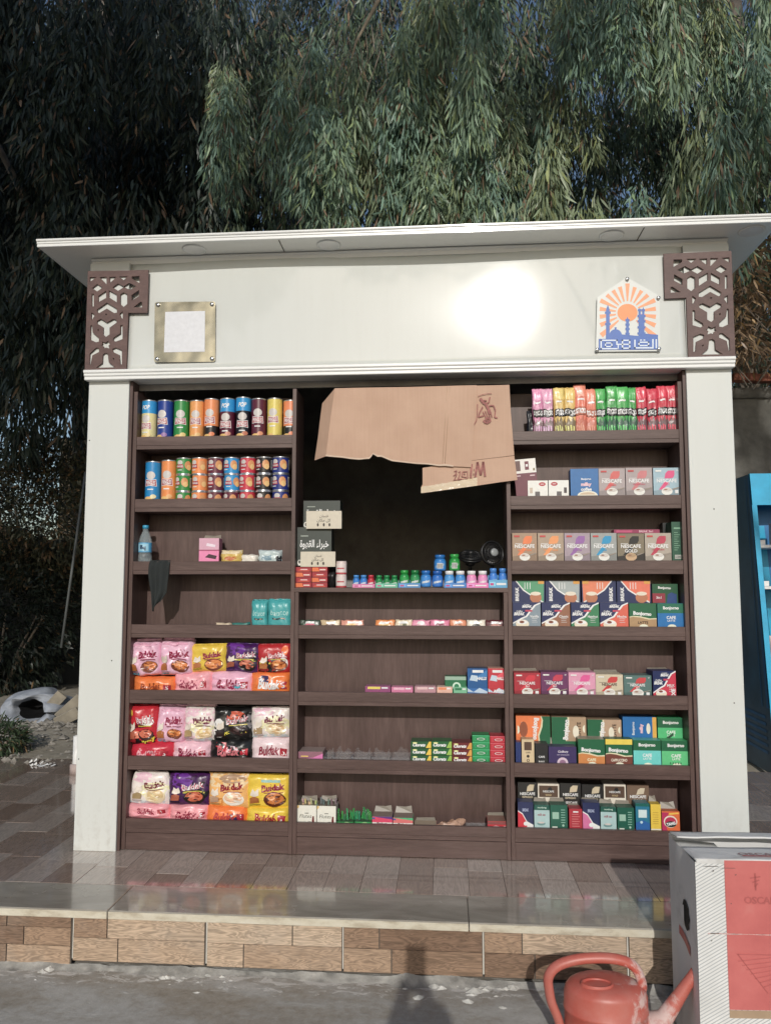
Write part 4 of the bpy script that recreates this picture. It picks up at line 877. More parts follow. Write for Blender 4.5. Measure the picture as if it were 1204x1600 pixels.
def d_wh(flip):
    def f(P):
        P.rect(0, 0, 1, 1, (234, 230, 224)); k = (lambda a: 1 - a) if flip else (lambda a: a); P.ell(k(0.72), 0.78, 0.17, 0.10, (186, 34, 50), 14); P.rect(k(0.72) - 0.09, 0.765, k(0.72) + 0.09, 0.80, WHITE)
        a0, a1 = sorted((k(0.36), k(0.6))); P.rect(a0, 0.06, a1, 0.32, (96, 90, 92)); a0, a1 = sorted((k(0.1), k(0.24))); P.rect(a0, 0.22, a1, 0.56, (196, 178, 160) if not flip else (70, 60, 62))
    return f
carton('coffee_box', 823.5, 855.5, 751, r2, d_wh(False), 'small white coffee box with red oval, nearer the hanging cardboard', BG, side=(226, 222, 216), d=0.06)
carton('coffee_box', 856, 888, 750.5, r2, d_wh(True), 'small white coffee box with red oval, beside the tall blue box', BG, side=(226, 222, 216), d=0.06)
def d_blue(P): P.rect(0, 0, 1, 1, (0, 104, 172)); P.text('Bonjorno', 0.56, 0.62, 0.09, WHITE, 0.42, bold=0.03); P.text('milky', 0.56, 0.42, 0.17, (240, 190, 200), 0.44, bold=0.06); P.text('coffee', 0.56, 0.26, 0.12, WHITE, 0.4, bold=0.04); P.ell(0.6, 0.03, 0.36, 0.17, (238, 228, 208), 16, 0, 180); P.ell(0.6, 0.06, 0.28, 0.09, (206, 180, 150), 14, 0, 180)
carton('coffee_box', 890, 934, 732.5, r2, d_blue, 'bright blue coffee box with a white cup on the second shelf', BG, side=(0, 84, 140), rz=-0.05)
carton('coffee_box', 934, 975.5, 732, r2, nes(GP, (214, 96, 92), 'classic', (220, 60, 70)), 'grey coffee box with coral leaf on the second shelf', BG, side=GP)
carton('coffee_box', 976, 1018, 731, r2, nes(GP, (206, 120, 124), 'cappuccino', (200, 70, 100)), 'grey coffee box with faded pink leaf on the second shelf', BG, side=GP)
carton('coffee_box', 1019, 1061, 731, r2, nes((156, 186, 200), (226, 70, 130), '3in1', (226, 60, 110), t3=1), 'pale blue coffee box with hot pink leaf on the second shelf', BG, side=(150, 180, 194))
for (u0, u1), leaf, sub, base, lab in (((799, 838.5), (236, 122, 62), 'caramel latte', (168, 138, 112), 'brown coffee box with orange leaf, first on the third shelf'),
        ((839, 880), (240, 150, 84), 'vanilla latte', (172, 150, 128), 'beige coffee box with light orange leaf on the third shelf'), ((880.5, 921), (150, 96, 168), 'mocha', (166, 148, 160), 'grey coffee box with purple leaf'),
        ((921.5, 962.5), (0, 150, 200), 'latte', (156, 160, 158), 'grey coffee box with sky blue leaf')):
    carton('coffee_box', u0, u1, 833, r3, nes(base, leaf, sub, leaf), lab, BG, side=base)
carton('coffee_box', 963, 1005.5, 833.5, r3, nes((128, 116, 94), (24, 22, 24), 'GOLD', WHITE, low=(40, 34, 32), cup=(206, 170, 130)), 'dark gold coffee box with black leaf on the third shelf', BG, side=(70, 62, 54))
carton('coffee_box', 1006, 1047.5, 833, r3, nes(GB, (190, 50, 80), 'cappuccino', (190, 50, 80)), 'beige coffee box with crimson leaf on the third shelf', BG, side=GB)
carton('coffee_box', 958, 1030, 827.5, 0, lambda P: (P.rect(0, 0, 1, 1, (150, 40, 84)), P.rect(0.05, 0.2, 0.4, 0.8, (196, 70, 116)), P.text('BREAK 3in1', 0.7, 0.5, 0.6, (230, 190, 200), 0.4)), 'magenta box lying flat on top of the third shelf boxes', BG, vb=833, y=0.075, d=0.06, side=(150, 40, 84))
def d_gr(P):
    P.rect(0, 0, 1, 1, (24, 84, 62)); P.rect(0.2, 0.82, 0.8, 0.86, (120, 170, 140))
    for q in range(9): P.rect(0.2, 0.28 + q * 0.055, 0.2 + 0.3 + 0.3 * ((q * 7) % 5) / 5, 0.295 + q * 0.055, (120, 170, 140))
    P.rect(0.22, 0.06, 0.78, 0.16, (210, 214, 206)); 
    for q in range(8): P.rect(0.25 + q * 0.065, 0.07, 0.28 + q * 0.065, 0.15, (40, 50, 46))
carton('coffee_box', 1047.5, 1065, 815.5, r3, d_gr, 'dark green box turned to its back at the end of the third shelf', BG, side=(22, 78, 58), d=0.12)
carton('coffee_box', 1034, 1047, 817, 0, lambda P: P.rect(0, 0, 1, 1, (30, 34, 36)), 'black box standing behind the crimson leaf box', BG, vb=833, down=r3, y=0.145, d=0.05, side=(30, 32, 34))
# fourth shelf: back row lies on its side on the front row
b4 = [((799, 850.5), (84, 160, 118), 'Hazelnut', 'navy coffee box with green side lying behind the vanilla box'), ((851, 906), (168, 178, 178), 'Vanilla', 'navy coffee box with grey side lying in the back row of the fourth shelf'),
      ((907.5, 961.5), (232, 130, 92), 'Mocha', 'navy and orange coffee box lying upside down in the back row'), ((962.5, 1016), (236, 116, 88), 'Classic', 'navy and coral coffee box lying behind the mocha box')]
def brk2(c, rv=False):
    def f(P):
        P.rect(0, 0, 1, 1, (30, 44, 92)); k = (lambda a: 1 - a) if rv else (lambda a: a)
        P.poly([(k(0.14), 1), (k(0.36), 0.6), (k(0.6), 0.36), (k(0.96), 0.05), (k(0.98), 1)][::1], c); P.poly([(k(0.10), 1), (k(0.14), 1), (k(0.36), 0.6), (k(0.6), 0.36), (k(0.96), 0.05), (k(0.94), 0.0), (k(0.58), 0.31), (k(0.33), 0.56)], WHITE)
        P.text('BREAK', k(0.15), 0.4, 0.16, WHITE, 0.7, rot=90, bold=0.04); P.ell(k(0.72), 0.24, 0.18, 0.16, (190, 120, 84), 14); P.ell(k(0.72), 0.42, 0.16, 0.06, (236, 220, 200), 12); P.rect(*sorted((k(0.8), k(0.98)))[:1], 0.86, sorted((k(0.8), k(0.98)))[1], 1.0, (226, 160, 60))
        for q in range(3): P.rect(*sorted((k(0.38 + q * 0.08), k(0.40 + q * 0.08)))[:1], 0.62, sorted((k(0.38 + q * 0.08), k(0.40 + q * 0.08)))[1], 0.92, WHITE)
    return f
for i, ((u0, u1), c, s_, lab) in enumerate(b4):
    carton('coffee_box', u0, u1, 907.5, 0, brk2(c, i == 2), lab, BG, vb=942, down=r4, y=0.105, d=0.09, side=(34, 48, 96), top=(60, 70, 110))
for (u0, u1), c, s_, lab in (((800, 844), (132, 148, 160), 'Vanilla', 'navy and grey coffee box, first in the front row of the fourth shelf'), ((845, 890), (150, 100, 74), 'Classic', 'navy and brown coffee box in the front row of the fourth shelf'),
        ((891, 935), (50, 130, 86), 'Hazelnut', 'navy and green coffee box in the front row of the fourth shelf'), ((936, 980.5), (222, 96, 74), 'Mocha', 'navy and coral coffee box in the front row of the fourth shelf')):
    carton('coffee_box', u0, u1, 941.5, r4, brk(c, s_), lab, BG, side=(30, 42, 86), top=(70, 78, 110), d=0.045, y=0.052)
carton('coffee_box', 981.5, 1024.5, 943, r4, bon((176, 140, 98), 'LATTE'), 'green and tan coffee box with a wavy edge on the fourth shelf', BG, side=(14, 90, 58), d=0.045, y=0.052)
carton('coffee_box', 1025.5, 1068.5, 943, r4, bon((0, 112, 180), 'LATTE', flat=True, top=(16, 110, 84)), 'blue coffee box with green top at the end of the fourth shelf', BG, side=(0, 96, 150), d=0.045, y=0.052)
carton('coffee_box', 1017.5, 1058, 912.5, 0, lambda P: (P.rect(0, 0, 1, 1, (18, 86, 54)), P.text('Bonjorno', 0.48, 0.8, 0.16, WHITE, 0.8, bold=0.04, rot=-3), P.rect(0, 0.1, 0.5, 0.55, (150, 40, 60)), P.text('3in1', 0.25, 0.35, 0.12, WHITE, 0.3), P.poly([(0.55, 0), (0.95, 0), (0.95, 0.5), (0.75, 0.6), (0.6, 0.5)], (30, 70, 130))), 'dark green coffee box with blue sachets behind the front row', BG, vb=945, down=r4, y=0.105, d=0.09, side=(14, 80, 52), flap=0.02)
# fifth shelf
for (u0, u1, vt), base, leaf, lab in (((802, 844, 1051.5), (176, 32, 52), (214, 40, 60), 'crimson coffee box on the fifth shelf'), ((844, 887, 1050.5), (108, 48, 96), (200, 50, 80), 'purple coffee box with red leaf on the fifth shelf'),
        ((887, 929.5, 1051), (222, 150, 180), (226, 80, 150), 'pink coffee box on the fifth shelf'), ((929.5, 972.5, 1054), (206, 192, 164), (206, 50, 50), 'cream coffee box with red ribbon on the fifth shelf'),
        ((973, 1017, 1055.5), (82, 116, 112), (206, 60, 64), 'grey green coffee box with red leaf on the fifth shelf')):
    carton('coffee_box', u0, u1, vt, r5, nes(base, leaf, '3in1', WHITE if base[0] < 200 else (190, 40, 50), t3=1, txt=WHITE if base[2] != 164 else (70, 40, 40)), lab, BG, side=base, flap=0.012 if base[0] > 160 else 0)
carton('coffee_box', 1018, 1055.5, 1048.5, r5, lambda P: (brk((206, 44, 74), 'MILK')(P), P.text('LXE', 0.86, 0.14, 0.16, WHITE, 0.5, rot=90, bold=0.04)), 'red and navy coffee box standing askew at the end of the fifth shelf', BG, side=(34, 44, 92), rz=0.10, flap=0.006)
# sixth shelf
carton('coffee_box', 805, 859, 1119, 0, lambda P: (bon((240, 122, 56), 'LATTE', subc=WHITE, split=0.72)(P), P.ell(0.5, 0.22, 0.3, 0.16, (150, 80, 50), 12)), 'orange and green coffee box lying on its side on the sixth shelf', BG, vb=1160, down=r6, rot=-90, y=0.115, d=0.08, side=(200, 100, 50), top=(210, 120, 70))
carton('coffee_box', 860.5, 915, 1120.5, 0, lambda P: (bon((176, 146, 116), 'LATTE', split=0.56)(P), P.ell(0.4, 0.3, 0.26, 0.13, (236, 224, 204), 14)), 'tan and green coffee box lying on its side beside the orange one', BG, vb=1158, down=r6, rot=90, y=0.115, d=0.08, side=(160, 134, 108))
carton('coffee_box', 916.5, 970, 1124.5, 0, lambda P: (bon((186, 154, 126), 'LATTE', split=0.58)(P), P.ell(0.4, 0.3, 0.26, 0.13, (236, 224, 204), 14)), 'tan and green coffee box lying on its side beside the blue one', BG, vb=1158, down=r6, rot=90, y=0.115, d=0.08, side=(170, 144, 118))
carton('coffee_box', 971.5, 1024.5, 1120.5, 0, lambda P: (P.rect(0, 0, 1, 1, (0, 104, 172)), P.text('milky', 0.5, 0.44, 0.13, (240, 190, 200), 0.5, bold=0.06), P.text('Bonjorno', 0.5, 0.68, 0.1, WHITE, 0.6), P.rect(0, 0, 1, 0.12, (226, 170, 60)), P.ell(0.5, 0.24, 0.24, 0.09, (238, 226, 206), 14)), 'blue coffee box with yellow border lying on its side', BG, vb=1156, down=r6, rot=90, y=0.115, d=0.08, side=(0, 90, 150))
carton('coffee_box', 1026, 1067.5, 1122, 0, lambda P: (bon((70, 190, 120), 'LATTE', flat=True)(P), P.poly([(0.2, 0.1), (0.5, 0.34), (0.56, 0.4), (0.6, 0.3), (0.3, 0.06)], (16, 70, 48))), 'mint green coffee box standing in the back row of the sixth shelf', BG, vb=1160, down=r6, y=0.115, d=0.08, side=(50, 160, 100))
carton('coffee_box', 804.5, 813.5, 1160, r6, lambda P: P.rect(0, 0, 1, 1, (30, 50, 110)), 'narrow navy box end at the start of the sixth shelf', BG, side=(30, 48, 104), d=0.05)
carton('coffee_box', 814, 834, 1155.5, r6, lambda P: (P.rect(0, 0, 1, 1, (214, 190, 150)), P.rect(0.2, 0.56, 0.8, 0.9, (90, 66, 52)), P.text('CAFE', 0.5, 0.47, 0.06, (40, 30, 30), 0.6), P.ell(0.5, 0.32, 0.12, 0.12, (40, 32, 30), 10), P.ell(0.5, 0.15, 0.12, 0.12, (40, 32, 30), 10), P.ell(0.5, 0.15, 0.07, 0.07, (214, 190, 150), 8)), 'narrow cream coffee box with brown picture on the sixth shelf', BG, side=(196, 172, 134), flap=0.014)
carton('coffee_box', 835, 855.5, 1162, r6, lambda P: (P.rect(0, 0, 1, 1, (34, 34, 36)), P.text('CAFE', 0.5, 0.36, 0.1, WHITE, 0.5), P.text('BLACK', 0.5, 0.14, 0.07, WHITE, 0.8)), 'narrow black coffee box on the sixth shelf', BG, side=(30, 30, 32))
carton('chocolate_box', 856, 900, 1167, r6, lambda P: (P.rect(0, 0, 1, 1, (58, 44, 96)), P.text('Cadbury', 0.52, 0.72, 0.16, (226, 220, 230), 0.5, slant=0.25), P.text('HOT CHOCOLATE', 0.52, 0.55, 0.06, (200, 190, 214), 0.7), P.ell(0.5, 0.1, 0.2, 0.2, (214, 190, 206), 14), P.ell(0.5, 0.1, 0.12, 0.12, (150, 110, 140), 10)), 'purple box of chocolate sachets with torn top', None, side=(50, 38, 84), d=0.07, flap=0.03)
carton('coffee_box', 902, 944, 1155, r6, bon((206, 128, 60), 'CAFE', subc=(250, 230, 190)), 'green and orange coffee box in the front row of the sixth shelf', BG, side=(14, 86, 54), d=0.055, top=(150, 140, 120), flap=0.004)
carton('coffee_box', 944.5, 987, 1155, r6, bon((118, 62, 50), 'CAPPUCCINO', subc=(240, 220, 200), cap=(232, 206, 60)), 'green and brown coffee box with yellow top edge', BG, side=(14, 86, 54), d=0.055)
carton('coffee_box', 988, 1031.5, 1156.5, r6, bon((96, 206, 200), 'LATTE', flat=True), 'turquoise coffee box with green top in the front row of the sixth shelf', BG, side=(60, 170, 165), d=0.055)
carton('coffee_box', 1032, 1077.5, 1157.5, r6, lambda P: (bon((84, 196, 126), 'LATTE', flat=True)(P), [P.rect(0.28 + q * 0.09, 0.10, 0.31 + q * 0.09, 0.17, (24, 80, 52)) for q in range(5)]), 'light green coffee box at the end of the front row of the sixth shelf', BG, side=(56, 160, 100), d=0.055)
# bottom shelf of the coffee cabinet
def nblk(P): P.rect(0, 0, 1, 1, (32, 30, 30)); P.poly([(0.45, 0.55), (0.5, 0.8), (0.62, 0.9), (0.86, 0.9), (0.8, 0.6)], (206, 190, 160)); P.text('NESCAFE', 0.5, 0.45, 0.14, WHITE, 0.8, bold=0.03); P.text('ESPRESSO', 0.5, 0.29, 0.09, (214, 200, 170), 0.6)
def nwht(P): P.rect(0, 0, 1, 1, (226, 216, 200)); P.rect(0.06, 0.36, 0.94, 0.92, (92, 70, 56)); P.poly([(0.44, 0.62), (0.5, 0.82), (0.62, 0.86), (0.72, 0.64)], (30, 26, 26)); P.text('NESCAFE', 0.5, 0.64, 0.10, WHITE, 0.6); P.text('GOLD', 0.5, 0.47, 0.08, (214, 190, 140), 0.4)
def nbrn(P): P.rect(0, 0, 1, 1, (120, 96, 78)); P.poly([(0.42, 0.55), (0.5, 0.8), (0.62, 0.88), (0.82, 0.88), (0.76, 0.6)], (210, 196, 170)); P.text('NESCAFE', 0.5, 0.46, 0.15, WHITE, 0.78, bold=0.03); P.text('GOLD', 0.5, 0.27, 0.13, (225, 215, 195), 0.6)
def nlow(P): nblk(P); P.text('NESCAFE', 0.5, 0.06, 0.12, WHITE, 0.8)
for (u0, u1, vt), fn, lab, s_ in (((808, 838.5, 1222.5), nblk, 'black coffee box with cream leaf, first in the back row of the bottom shelf', (30, 28, 28)), ((839, 873, 1225), nwht, 'cream and brown coffee box beside the first black one', (200, 190, 176)),
        ((873.5, 907, 1224), nlow, 'black coffee box between a cream one and another black one', (30, 28, 28)), ((908, 941.5, 1226), nblk, 'black coffee box, last black one in the back row of the bottom shelf', (30, 28, 28)),
        ((942, 977, 1226), nwht, 'cream and brown coffee box beside the last black one', (200, 190, 176)), ((978, 1013, 1227.5), nbrn, 'brown gold coffee box in the back row of the bottom shelf', (110, 88, 72))):
    carton('coffee_box', u0, u1, vt, r7, fn, lab, BG, vb=vt + 32, down=r7, y=0.125, d=0.08, side=s_)
zl = at(830, 1296.5, 0.055).z
def dbk(c): return lambda P: (P.rect(0, 0, 1, 1, (32, 42, 86)), P.poly([(0, 0.7), (0.3, 0.6), (0.6, 0.3), (1, 0.18), (1, 0.0), (0, 0)], (236, 232, 228)), P.poly([(0, 0.66), (0.28, 0.56), (0.58, 0.26), (0.6, 0.0), (0, 0)], c), P.text('BREAK', 0.5, 0.72, 0.11, (180, 190, 220), 0.4), P.ell(0.5, 0.22, 0.14, 0.13, WHITE, 12), P.rect(0, 0, 1, 0.05, (32, 42, 86)))
def dtl(P): P.rect(0, 0, 1, 1, (170, 200, 200)); P.rect(0, 0.80, 1, 1, (22, 86, 74)); P.text('Bonjorno', 0.5, 0.9, 0.09, (200, 226, 210), 0.8, rot=180); P.text('milk tea', 0.48, 0.62, 0.10, (150, 50, 70), 0.5, slant=0.2); P.ell(0.45, 0.26, 0.28, 0.12, (110, 150, 150), 14); P.ell(0.45, 0.3, 0.22, 0.06, (206, 196, 190), 12); P.rect(0.08, 0, 1, 0.08, (30, 120, 120))
def dgb(P):
    P.rect(0, 0, 1, 1, (24, 92, 74)); P.rect(0.12, 0.45, 0.5, 0.72, (150, 190, 170))
    for q in range(6): P.rect(0.62, 0.3 + q * 0.1, 0.86, 0.33 + q * 0.1, (140, 190, 170))
    P.rect(0.1, 0.06, 0.4, 0.16, (210, 216, 206)); P.ell(0.74, 0.2, 0.07, 0.07, (160, 200, 180), 8)
def drd(P):
    P.rect(0, 0, 1, 1, (176, 40, 56))
    for q in range(6): P.rect(0.2, 0.2 + q * 0.11, 0.8 - 0.1 * (q % 2), 0.22 + q * 0.11, (226, 150, 150))
    P.rect(0.3, 0.84, 0.7, 0.9, WHITE)
for (u0, u1, vt), fn, lab, s_, fl in (((808, 832.5, 1253.5), dbk((210, 40, 60)), 'navy and red coffee box in the middle row of the bottom shelf', (34, 44, 88), 0), ((833.5, 858, 1258), dtl, 'pale teal milk tea box beside the navy and red box', (24, 90, 78), 0.018),
        ((858.5, 886, 1258), dgb, 'green box showing its back beside the first milk tea box', (22, 84, 68), 0.016), ((888, 909, 1264), drd, 'red box showing its back in the middle row', (160, 36, 50), 0.008),
        ((909, 936, 1254.5), dbk((214, 110, 160)), 'navy and pink coffee box in the middle row of the bottom shelf', (34, 44, 88), 0.006), ((937, 962, 1261), dtl, 'pale teal milk tea box beside the navy and pink box', (24, 90, 78), 0.02), ((963, 990, 1262), dgb, 'green box showing its back beside the blue carton', (22, 84, 68), 0.016)):
    carton('coffee_box' if fn not in (dtl,) else 'tea_box', u0, u1, vt, zl, fn, lab, 'boxes in the middle row of the bottom shelf', y=0.056, d=0.06, side=s_, flap=fl)
carton('tea_box', 991.5, 1014, 1255.5, r7, lambda P: (P.rect(0, 0, 1, 1, (30, 120, 150)), P.rect(0.2, 0.5, 0.8, 0.78, (206, 226, 226)), P.poly([(0, 0), (1, 0), (1, 0.3), (0.5, 0.42), (0, 0.32)], (36, 100, 170)), P.ell(0.4, 0.34, 0.1, 0.1, (190, 220, 235), 9), P.rect(0, 0.9, 1, 1, (20, 100, 90))), 'blue and teal carton beside the yellow box', 'boxes in the middle row of the bottom shelf', y=0.054, d=0.06, side=(20, 100, 110))
carton('tea_box', 1015, 1031.5, 1257, r7, lambda P: (P.rect(0, 0, 1, 1, (232, 196, 40)), P.rect(0, 0, 1, 0.12, (230, 224, 206)), [P.rect(0.2, 0.3 + q * 0.08, 0.75, 0.315 + q * 0.08, (170, 130, 40)) for q in range(6)]), 'tall narrow yellow box with silver foil sticking out', 'boxes in the middle row of the bottom shelf', y=0.054, d=0.05, side=(214, 180, 40), flap=0.025)
carton('juice_box', 1032.5, 1061, 1268, r7, lambda P: (P.rect(0, 0, 1, 1, (226, 104, 44)), P.poly([(0, 0.1), (0, 0.95), (0.4, 0.95), (0.2, 0.5), (0.3, 0.1)], (190, 40, 90)), P.ell(0.48, 0.52, 0.38, 0.34, (236, 216, 200), 18), P.ell(0.48, 0.5, 0.32, 0.28, (190, 40, 80), 16), P.ell(0.5, 0.40, 0.30, 0.17, (30, 50, 44), 14), P.text('TANG', 0.5, 0.42, 0.15, WHITE, 0.5, rot=12, bold=0.06), P.poly([(0.4, 0.84), (0.95, 0.9), (0.95, 0.97), (0.4, 0.93)], (236, 190, 60))), 'orange fruit drink box with a round dark emblem', None, y=0.05, d=0.045, side=(206, 100, 60), flap=0.03)
for i, ((u0, u1), fn, lab, c) in enumerate((((808, 846), lambda P: (P.rect(0, 0, 1, 1, (32, 42, 86)), P.rect(0, 0, 0.22, 1, (206, 40, 60)), P.poly([(0.3, 0), (0.36, 1), (0.46, 1), (0.4, 0)], WHITE), P.text('K', 0.85, 0.5, 0.6, WHITE)), 'navy and red box lying flat, first in the bottom layer', (32, 42, 86)),
        ((847, 884), lambda P: (P.rect(0, 0, 1, 1, (36, 48, 100)), P.rect(0, 0, 0.2, 1, (200, 40, 60)), P.text('K', 0.8, 0.5, 0.6, WHITE)), 'navy box with a red end lying flat beside the first', (36, 48, 100)),
        ((885, 911), lambda P: (P.rect(0, 0, 1, 1, (50, 52, 70)), P.rect(0.3, 0, 0.98, 1, (226, 222, 218))), 'white ended box lying flat in the bottom layer', (50, 52, 70)),
        ((912, 960), lambda P: (P.rect(0, 0, 1, 1, (34, 42, 88)), P.text('DI', 0.32, 0.5, 0.7, WHITE, bold=0.05), P.rect(0.5, 0, 0.56, 1, WHITE), P.text('K', 0.85, 0.5, 0.6, WHITE)), 'navy box with white letters lying flat in the bottom layer', (34, 42, 88)),
        ((961, 1000), lambda P: (P.rect(0, 0, 1, 1, (196, 44, 62)), P.rect(0.7, 0, 1, 1, (70, 40, 60))), 'red box lying flat in the bottom layer', (190, 44, 60)))):
    carton('coffee_box', u0, u1, 1297, r7, fn, lab, 'boxes lying flat on the bottom shelf', y=0.052, d=0.07, side=c)

# ================================================================== SERVING WINDOW
CT = 1.1985            # counter top surface
p0 = at(525, 612, 0.0)
# hanging cardboard
def sheet_pts(pts, y): return [at(u, v, y) for u, v in pts]
def board(name, pts, yf, parent, th=0.004, mat='board', sub=0):
    """corrugated sheet cut to an outline; yf(p) gives its depth"""
    P2 = [at(u, v, 0.0) for u, v in pts]
    bm = bmesh.new(); vs = [bm.verts.new((p.x, yf(p), p.z)) for p in P2]
    tris = geometry.tessellate_polygon([[Vector((p.x, p.z, 0)) for p in P2]])
    for t_ in tris: bm.faces.new([vs[i] for i in t_])
    if sub:
        bmesh.ops.triangulate(bm, faces=bm.faces[:])
        for _ in range(sub):
            bmesh.ops.subdivide_edges(bm, edges=[e for e in bm.edges if e.calc_length() > 0.05], cuts=1)
            bmesh.ops.triangulate(bm, faces=bm.faces[:])
        for q in bm.verts:
            q.co.y = yf(q.co) + 0.004 * noise.noise(Vector((q.co.x * 5, q.co.z * 5, 3)))
    bmesh.ops.recalc_face_normals(bm, faces=bm.faces[:])
    me = bpy.data.meshes.new(name); bm.to_mesh(me); bm.free(); me.materials.append(M[mat])
    o = bpy.data.objects.new(name, me); COL.objects.link(o); o.parent = parent
    sd = o.modifiers.new('corrugation', 'SOLIDIFY'); sd.thickness = th; sd.offset = 0
    return o
cb = empty('cardboard_sheet', (0, 0, 0), 'torn brown cardboard sheet hanging over the upper half of the serving window', 'cardboard')
xf = at(518, 620, 0).x
jag = [(735.6, 730.4), (722, 729.5), (708, 729), (694.6, 727.6), (686, 728), (668, 725.5), (649.4, 724.5), (634, 722.8), (612.7, 720.5), (604, 717), (595.8, 713.5), (590, 713.8), (583, 709.5), (580, 714), (577.4, 716.8), (569, 717.2), (562, 718.2), (548, 717), (535, 715), (522, 714), (509.6, 712.8)]
ridge = lambda p: -0.010 + 0.02 * max(0, 0.0) - 0.010 * math.sin((p.z - 1.85) * 6)
main = board('main_panel', [(523.8, 608.6), (640, 606.2), (744, 603.6)] + jag, ridge, cb, sub=3)
board('folded_flap', [(523.6, 608.8), (509.2, 713.0), (488, 715.9), (494, 680), (497, 655), (501, 626.5)], lambda p: -0.010 - 0.010 * math.sin((p.z - 1.85) * 6) + max(0, xf + 0.05 - p.x - (2.07 - p.z) * 0.13 - 0.035) * 1.1, cb)
back = board('back_panel', [(700, 604.5), (795, 602), (797, 640), (800.5, 683), (803, 711.2), (735, 719.5), (690, 722)], lambda p: -0.002 - 0.006 * math.sin((p.z - 1.9) * 7), cb, sub=2)
board('lower_flap', [(659.8, 731), (735, 719.8), (803, 711.6), (806, 735), (807.8, 750), (780, 753.5), (740, 759.5), (700, 765), (658.5, 770.6), (657.8, 760), (660, 757)], lambda p: 0.004 - 0.03 * (1.74 - p.z), cb, sub=2)
te = MB()
for (ua, va), (ub, vb_) in zip(jag[2:], jag[3:]):       # paper liner torn back along the lower edge
    q = 1.2 + 2.6 * abs(noise.noise(Vector((ua * 0.06, 2, 0)))); q2 = 1.2 + 2.6 * abs(noise.noise(Vector((ub * 0.06, 2, 0)))); P_ = [at(ua, va + 0.8, 0), at(ub, vb_ + 0.8, 0), at(ub, vb_ - q2, 0), at(ua, va - q, 0)]
    te.add([(p.x, ridge(p) - 0.0026 - 0.004 * noise.noise(Vector((p.x * 5, p.z * 5, 3))) * 0 - 0.0045, p.z) for p in P_], [(0, 1, 2, 3)], (0.62, 0.47, 0.36))
te.build('torn_edge', M['card'], cb)
crs = MB()
for (a, b) in (((702.5, 604.6), (694.4, 727.5)), ((698, 604.8), (690.8, 727.2))):
    A, B = at(*a, -0.015), at(*b, -0.015); crs.tube([(A.x, ridge(A) - 0.0022, A.z), ((A.x + B.x) / 2, ridge((A + B) / 2) - 0.0024, (A.z + B.z) / 2), (B.x, ridge(B) - 0.0022, B.z)], 0.0011, 5)
crs.build('crease', M['card_edge'], cb)
tp = MB()
tape_pts = [(658, 770.4), (656.8, 759.5), (700, 752), (745, 747), (800, 741)], [(700, 764.8), (745, 758.8), (800, 750.8)]
def tq(a, b):
    u = 657.5 + (745 - 657.5) * a; vt = 761 - 0.165 * (u - 657.5) + 1.2 * noise.noise(Vector((u * 0.15, 0, 0))); vb = 770.8 - 0.135 * (u - 657.5)
    v = vt + (vb - vt) * b; p = at(u, v, 0.0); return (p.x, 0.004 - 0.03 * (1.74 - p.z) - 0.0068 - 0.0012 * noise.noise(Vector((u * 0.2, v * 0.3, 1))), p.z)
tp.grid(tq, 30, 4); tp.build('packing_tape', M['tape'], cb)
# print on the cardboard
ink = MB()
def stroke(pts, wd, yf):
    Q = [at(u, v, 0.0) for u, v in pts]
    for a, b in zip(Q, Q[1:]):
        d = Vector((b.x - a.x, 0, b.z - a.z)); n_ = Vector((-d.z, 0, d.x)).normalized() * wd / 2
        vs = []
        for q, s_ in ((a, 1), (b, 1), (b, -1), (a, -1)): 
            w_ = q + n_ * s_; vs.append((w_.x, yf(w_), w_.z))
        ink.add(vs, [(0, 1, 2, 3)])
bk = lambda p: -0.0105 - 0.006 * math.sin((p.z - 1.9) * 7)
E_ = lambda x, y: (480 + x / 3.541, 590 + y / 3.541)
def st(pts, wd=0.004): stroke([E_(*q) for q in pts], wd, bk)
# emblem: a reared animal figure printed head down
st([(942, 108), (968, 98), (1000, 93), (1018, 92)], 0.003); st([(955, 118), (968, 140), (985, 150), (1000, 178), (1012, 205)], 0.012); st([(985, 150), (1002, 140), (1008, 112)], 0.006); st([(960, 130), (990, 132)], 0.006)
st([(1002, 160), (1028, 158), (1038, 185), (1034, 222), (1050, 226)], 0.006); st([(968, 165), (950, 200), (944, 222), (975, 214)], 0.006); st([(940, 150), (938, 205), (934, 240), (922, 262)], 0.004)
for q in range(4): st([(968 + q * 13, 192 - q * 4), (990 + q * 10, 232 - q * 3)], 0.0045)
st([(972, 240), (985, 254), (1002, 252), (1012, 238), (1000, 226), (985, 230), (988, 242), (1000, 242)], 0.009)
ink.build('emblem_print', M['ink'], cb); ink = MB()
lf = lambda p: 0.004 - 0.03 * (1.74 - p.z) - 0.0085
def st2(pts, wd=0.005): stroke([E_(*q) for q in pts], wd, lf)
st2([(908, 478), (902, 555)], 0.009); st2([(928, 552), (940, 468), (958, 540), (972, 466), (982, 548)], 0.010); st2([(920, 505), (921, 515)], 0.004); st2([(918, 530), (919, 540)], 0.004)
st2([(810, 520), (826, 516), (818, 538), (806, 545)], 0.004); st2([(826, 535), (812, 566)], 0.004); st2([(834, 525), (846, 520), (840, 545), (832, 562), (850, 562)], 0.004); st2([(858, 522), (880, 520)], 0.004); st2([(858, 522), (852, 548), (880, 552)], 0.004); st2([(884, 518), (886, 556)], 0.004); st2([(806, 568), (886, 560)], 0.003); st2([(862, 534), (872, 534)], 0.006)
ink.build('stencil_print', M['ink'], cb)

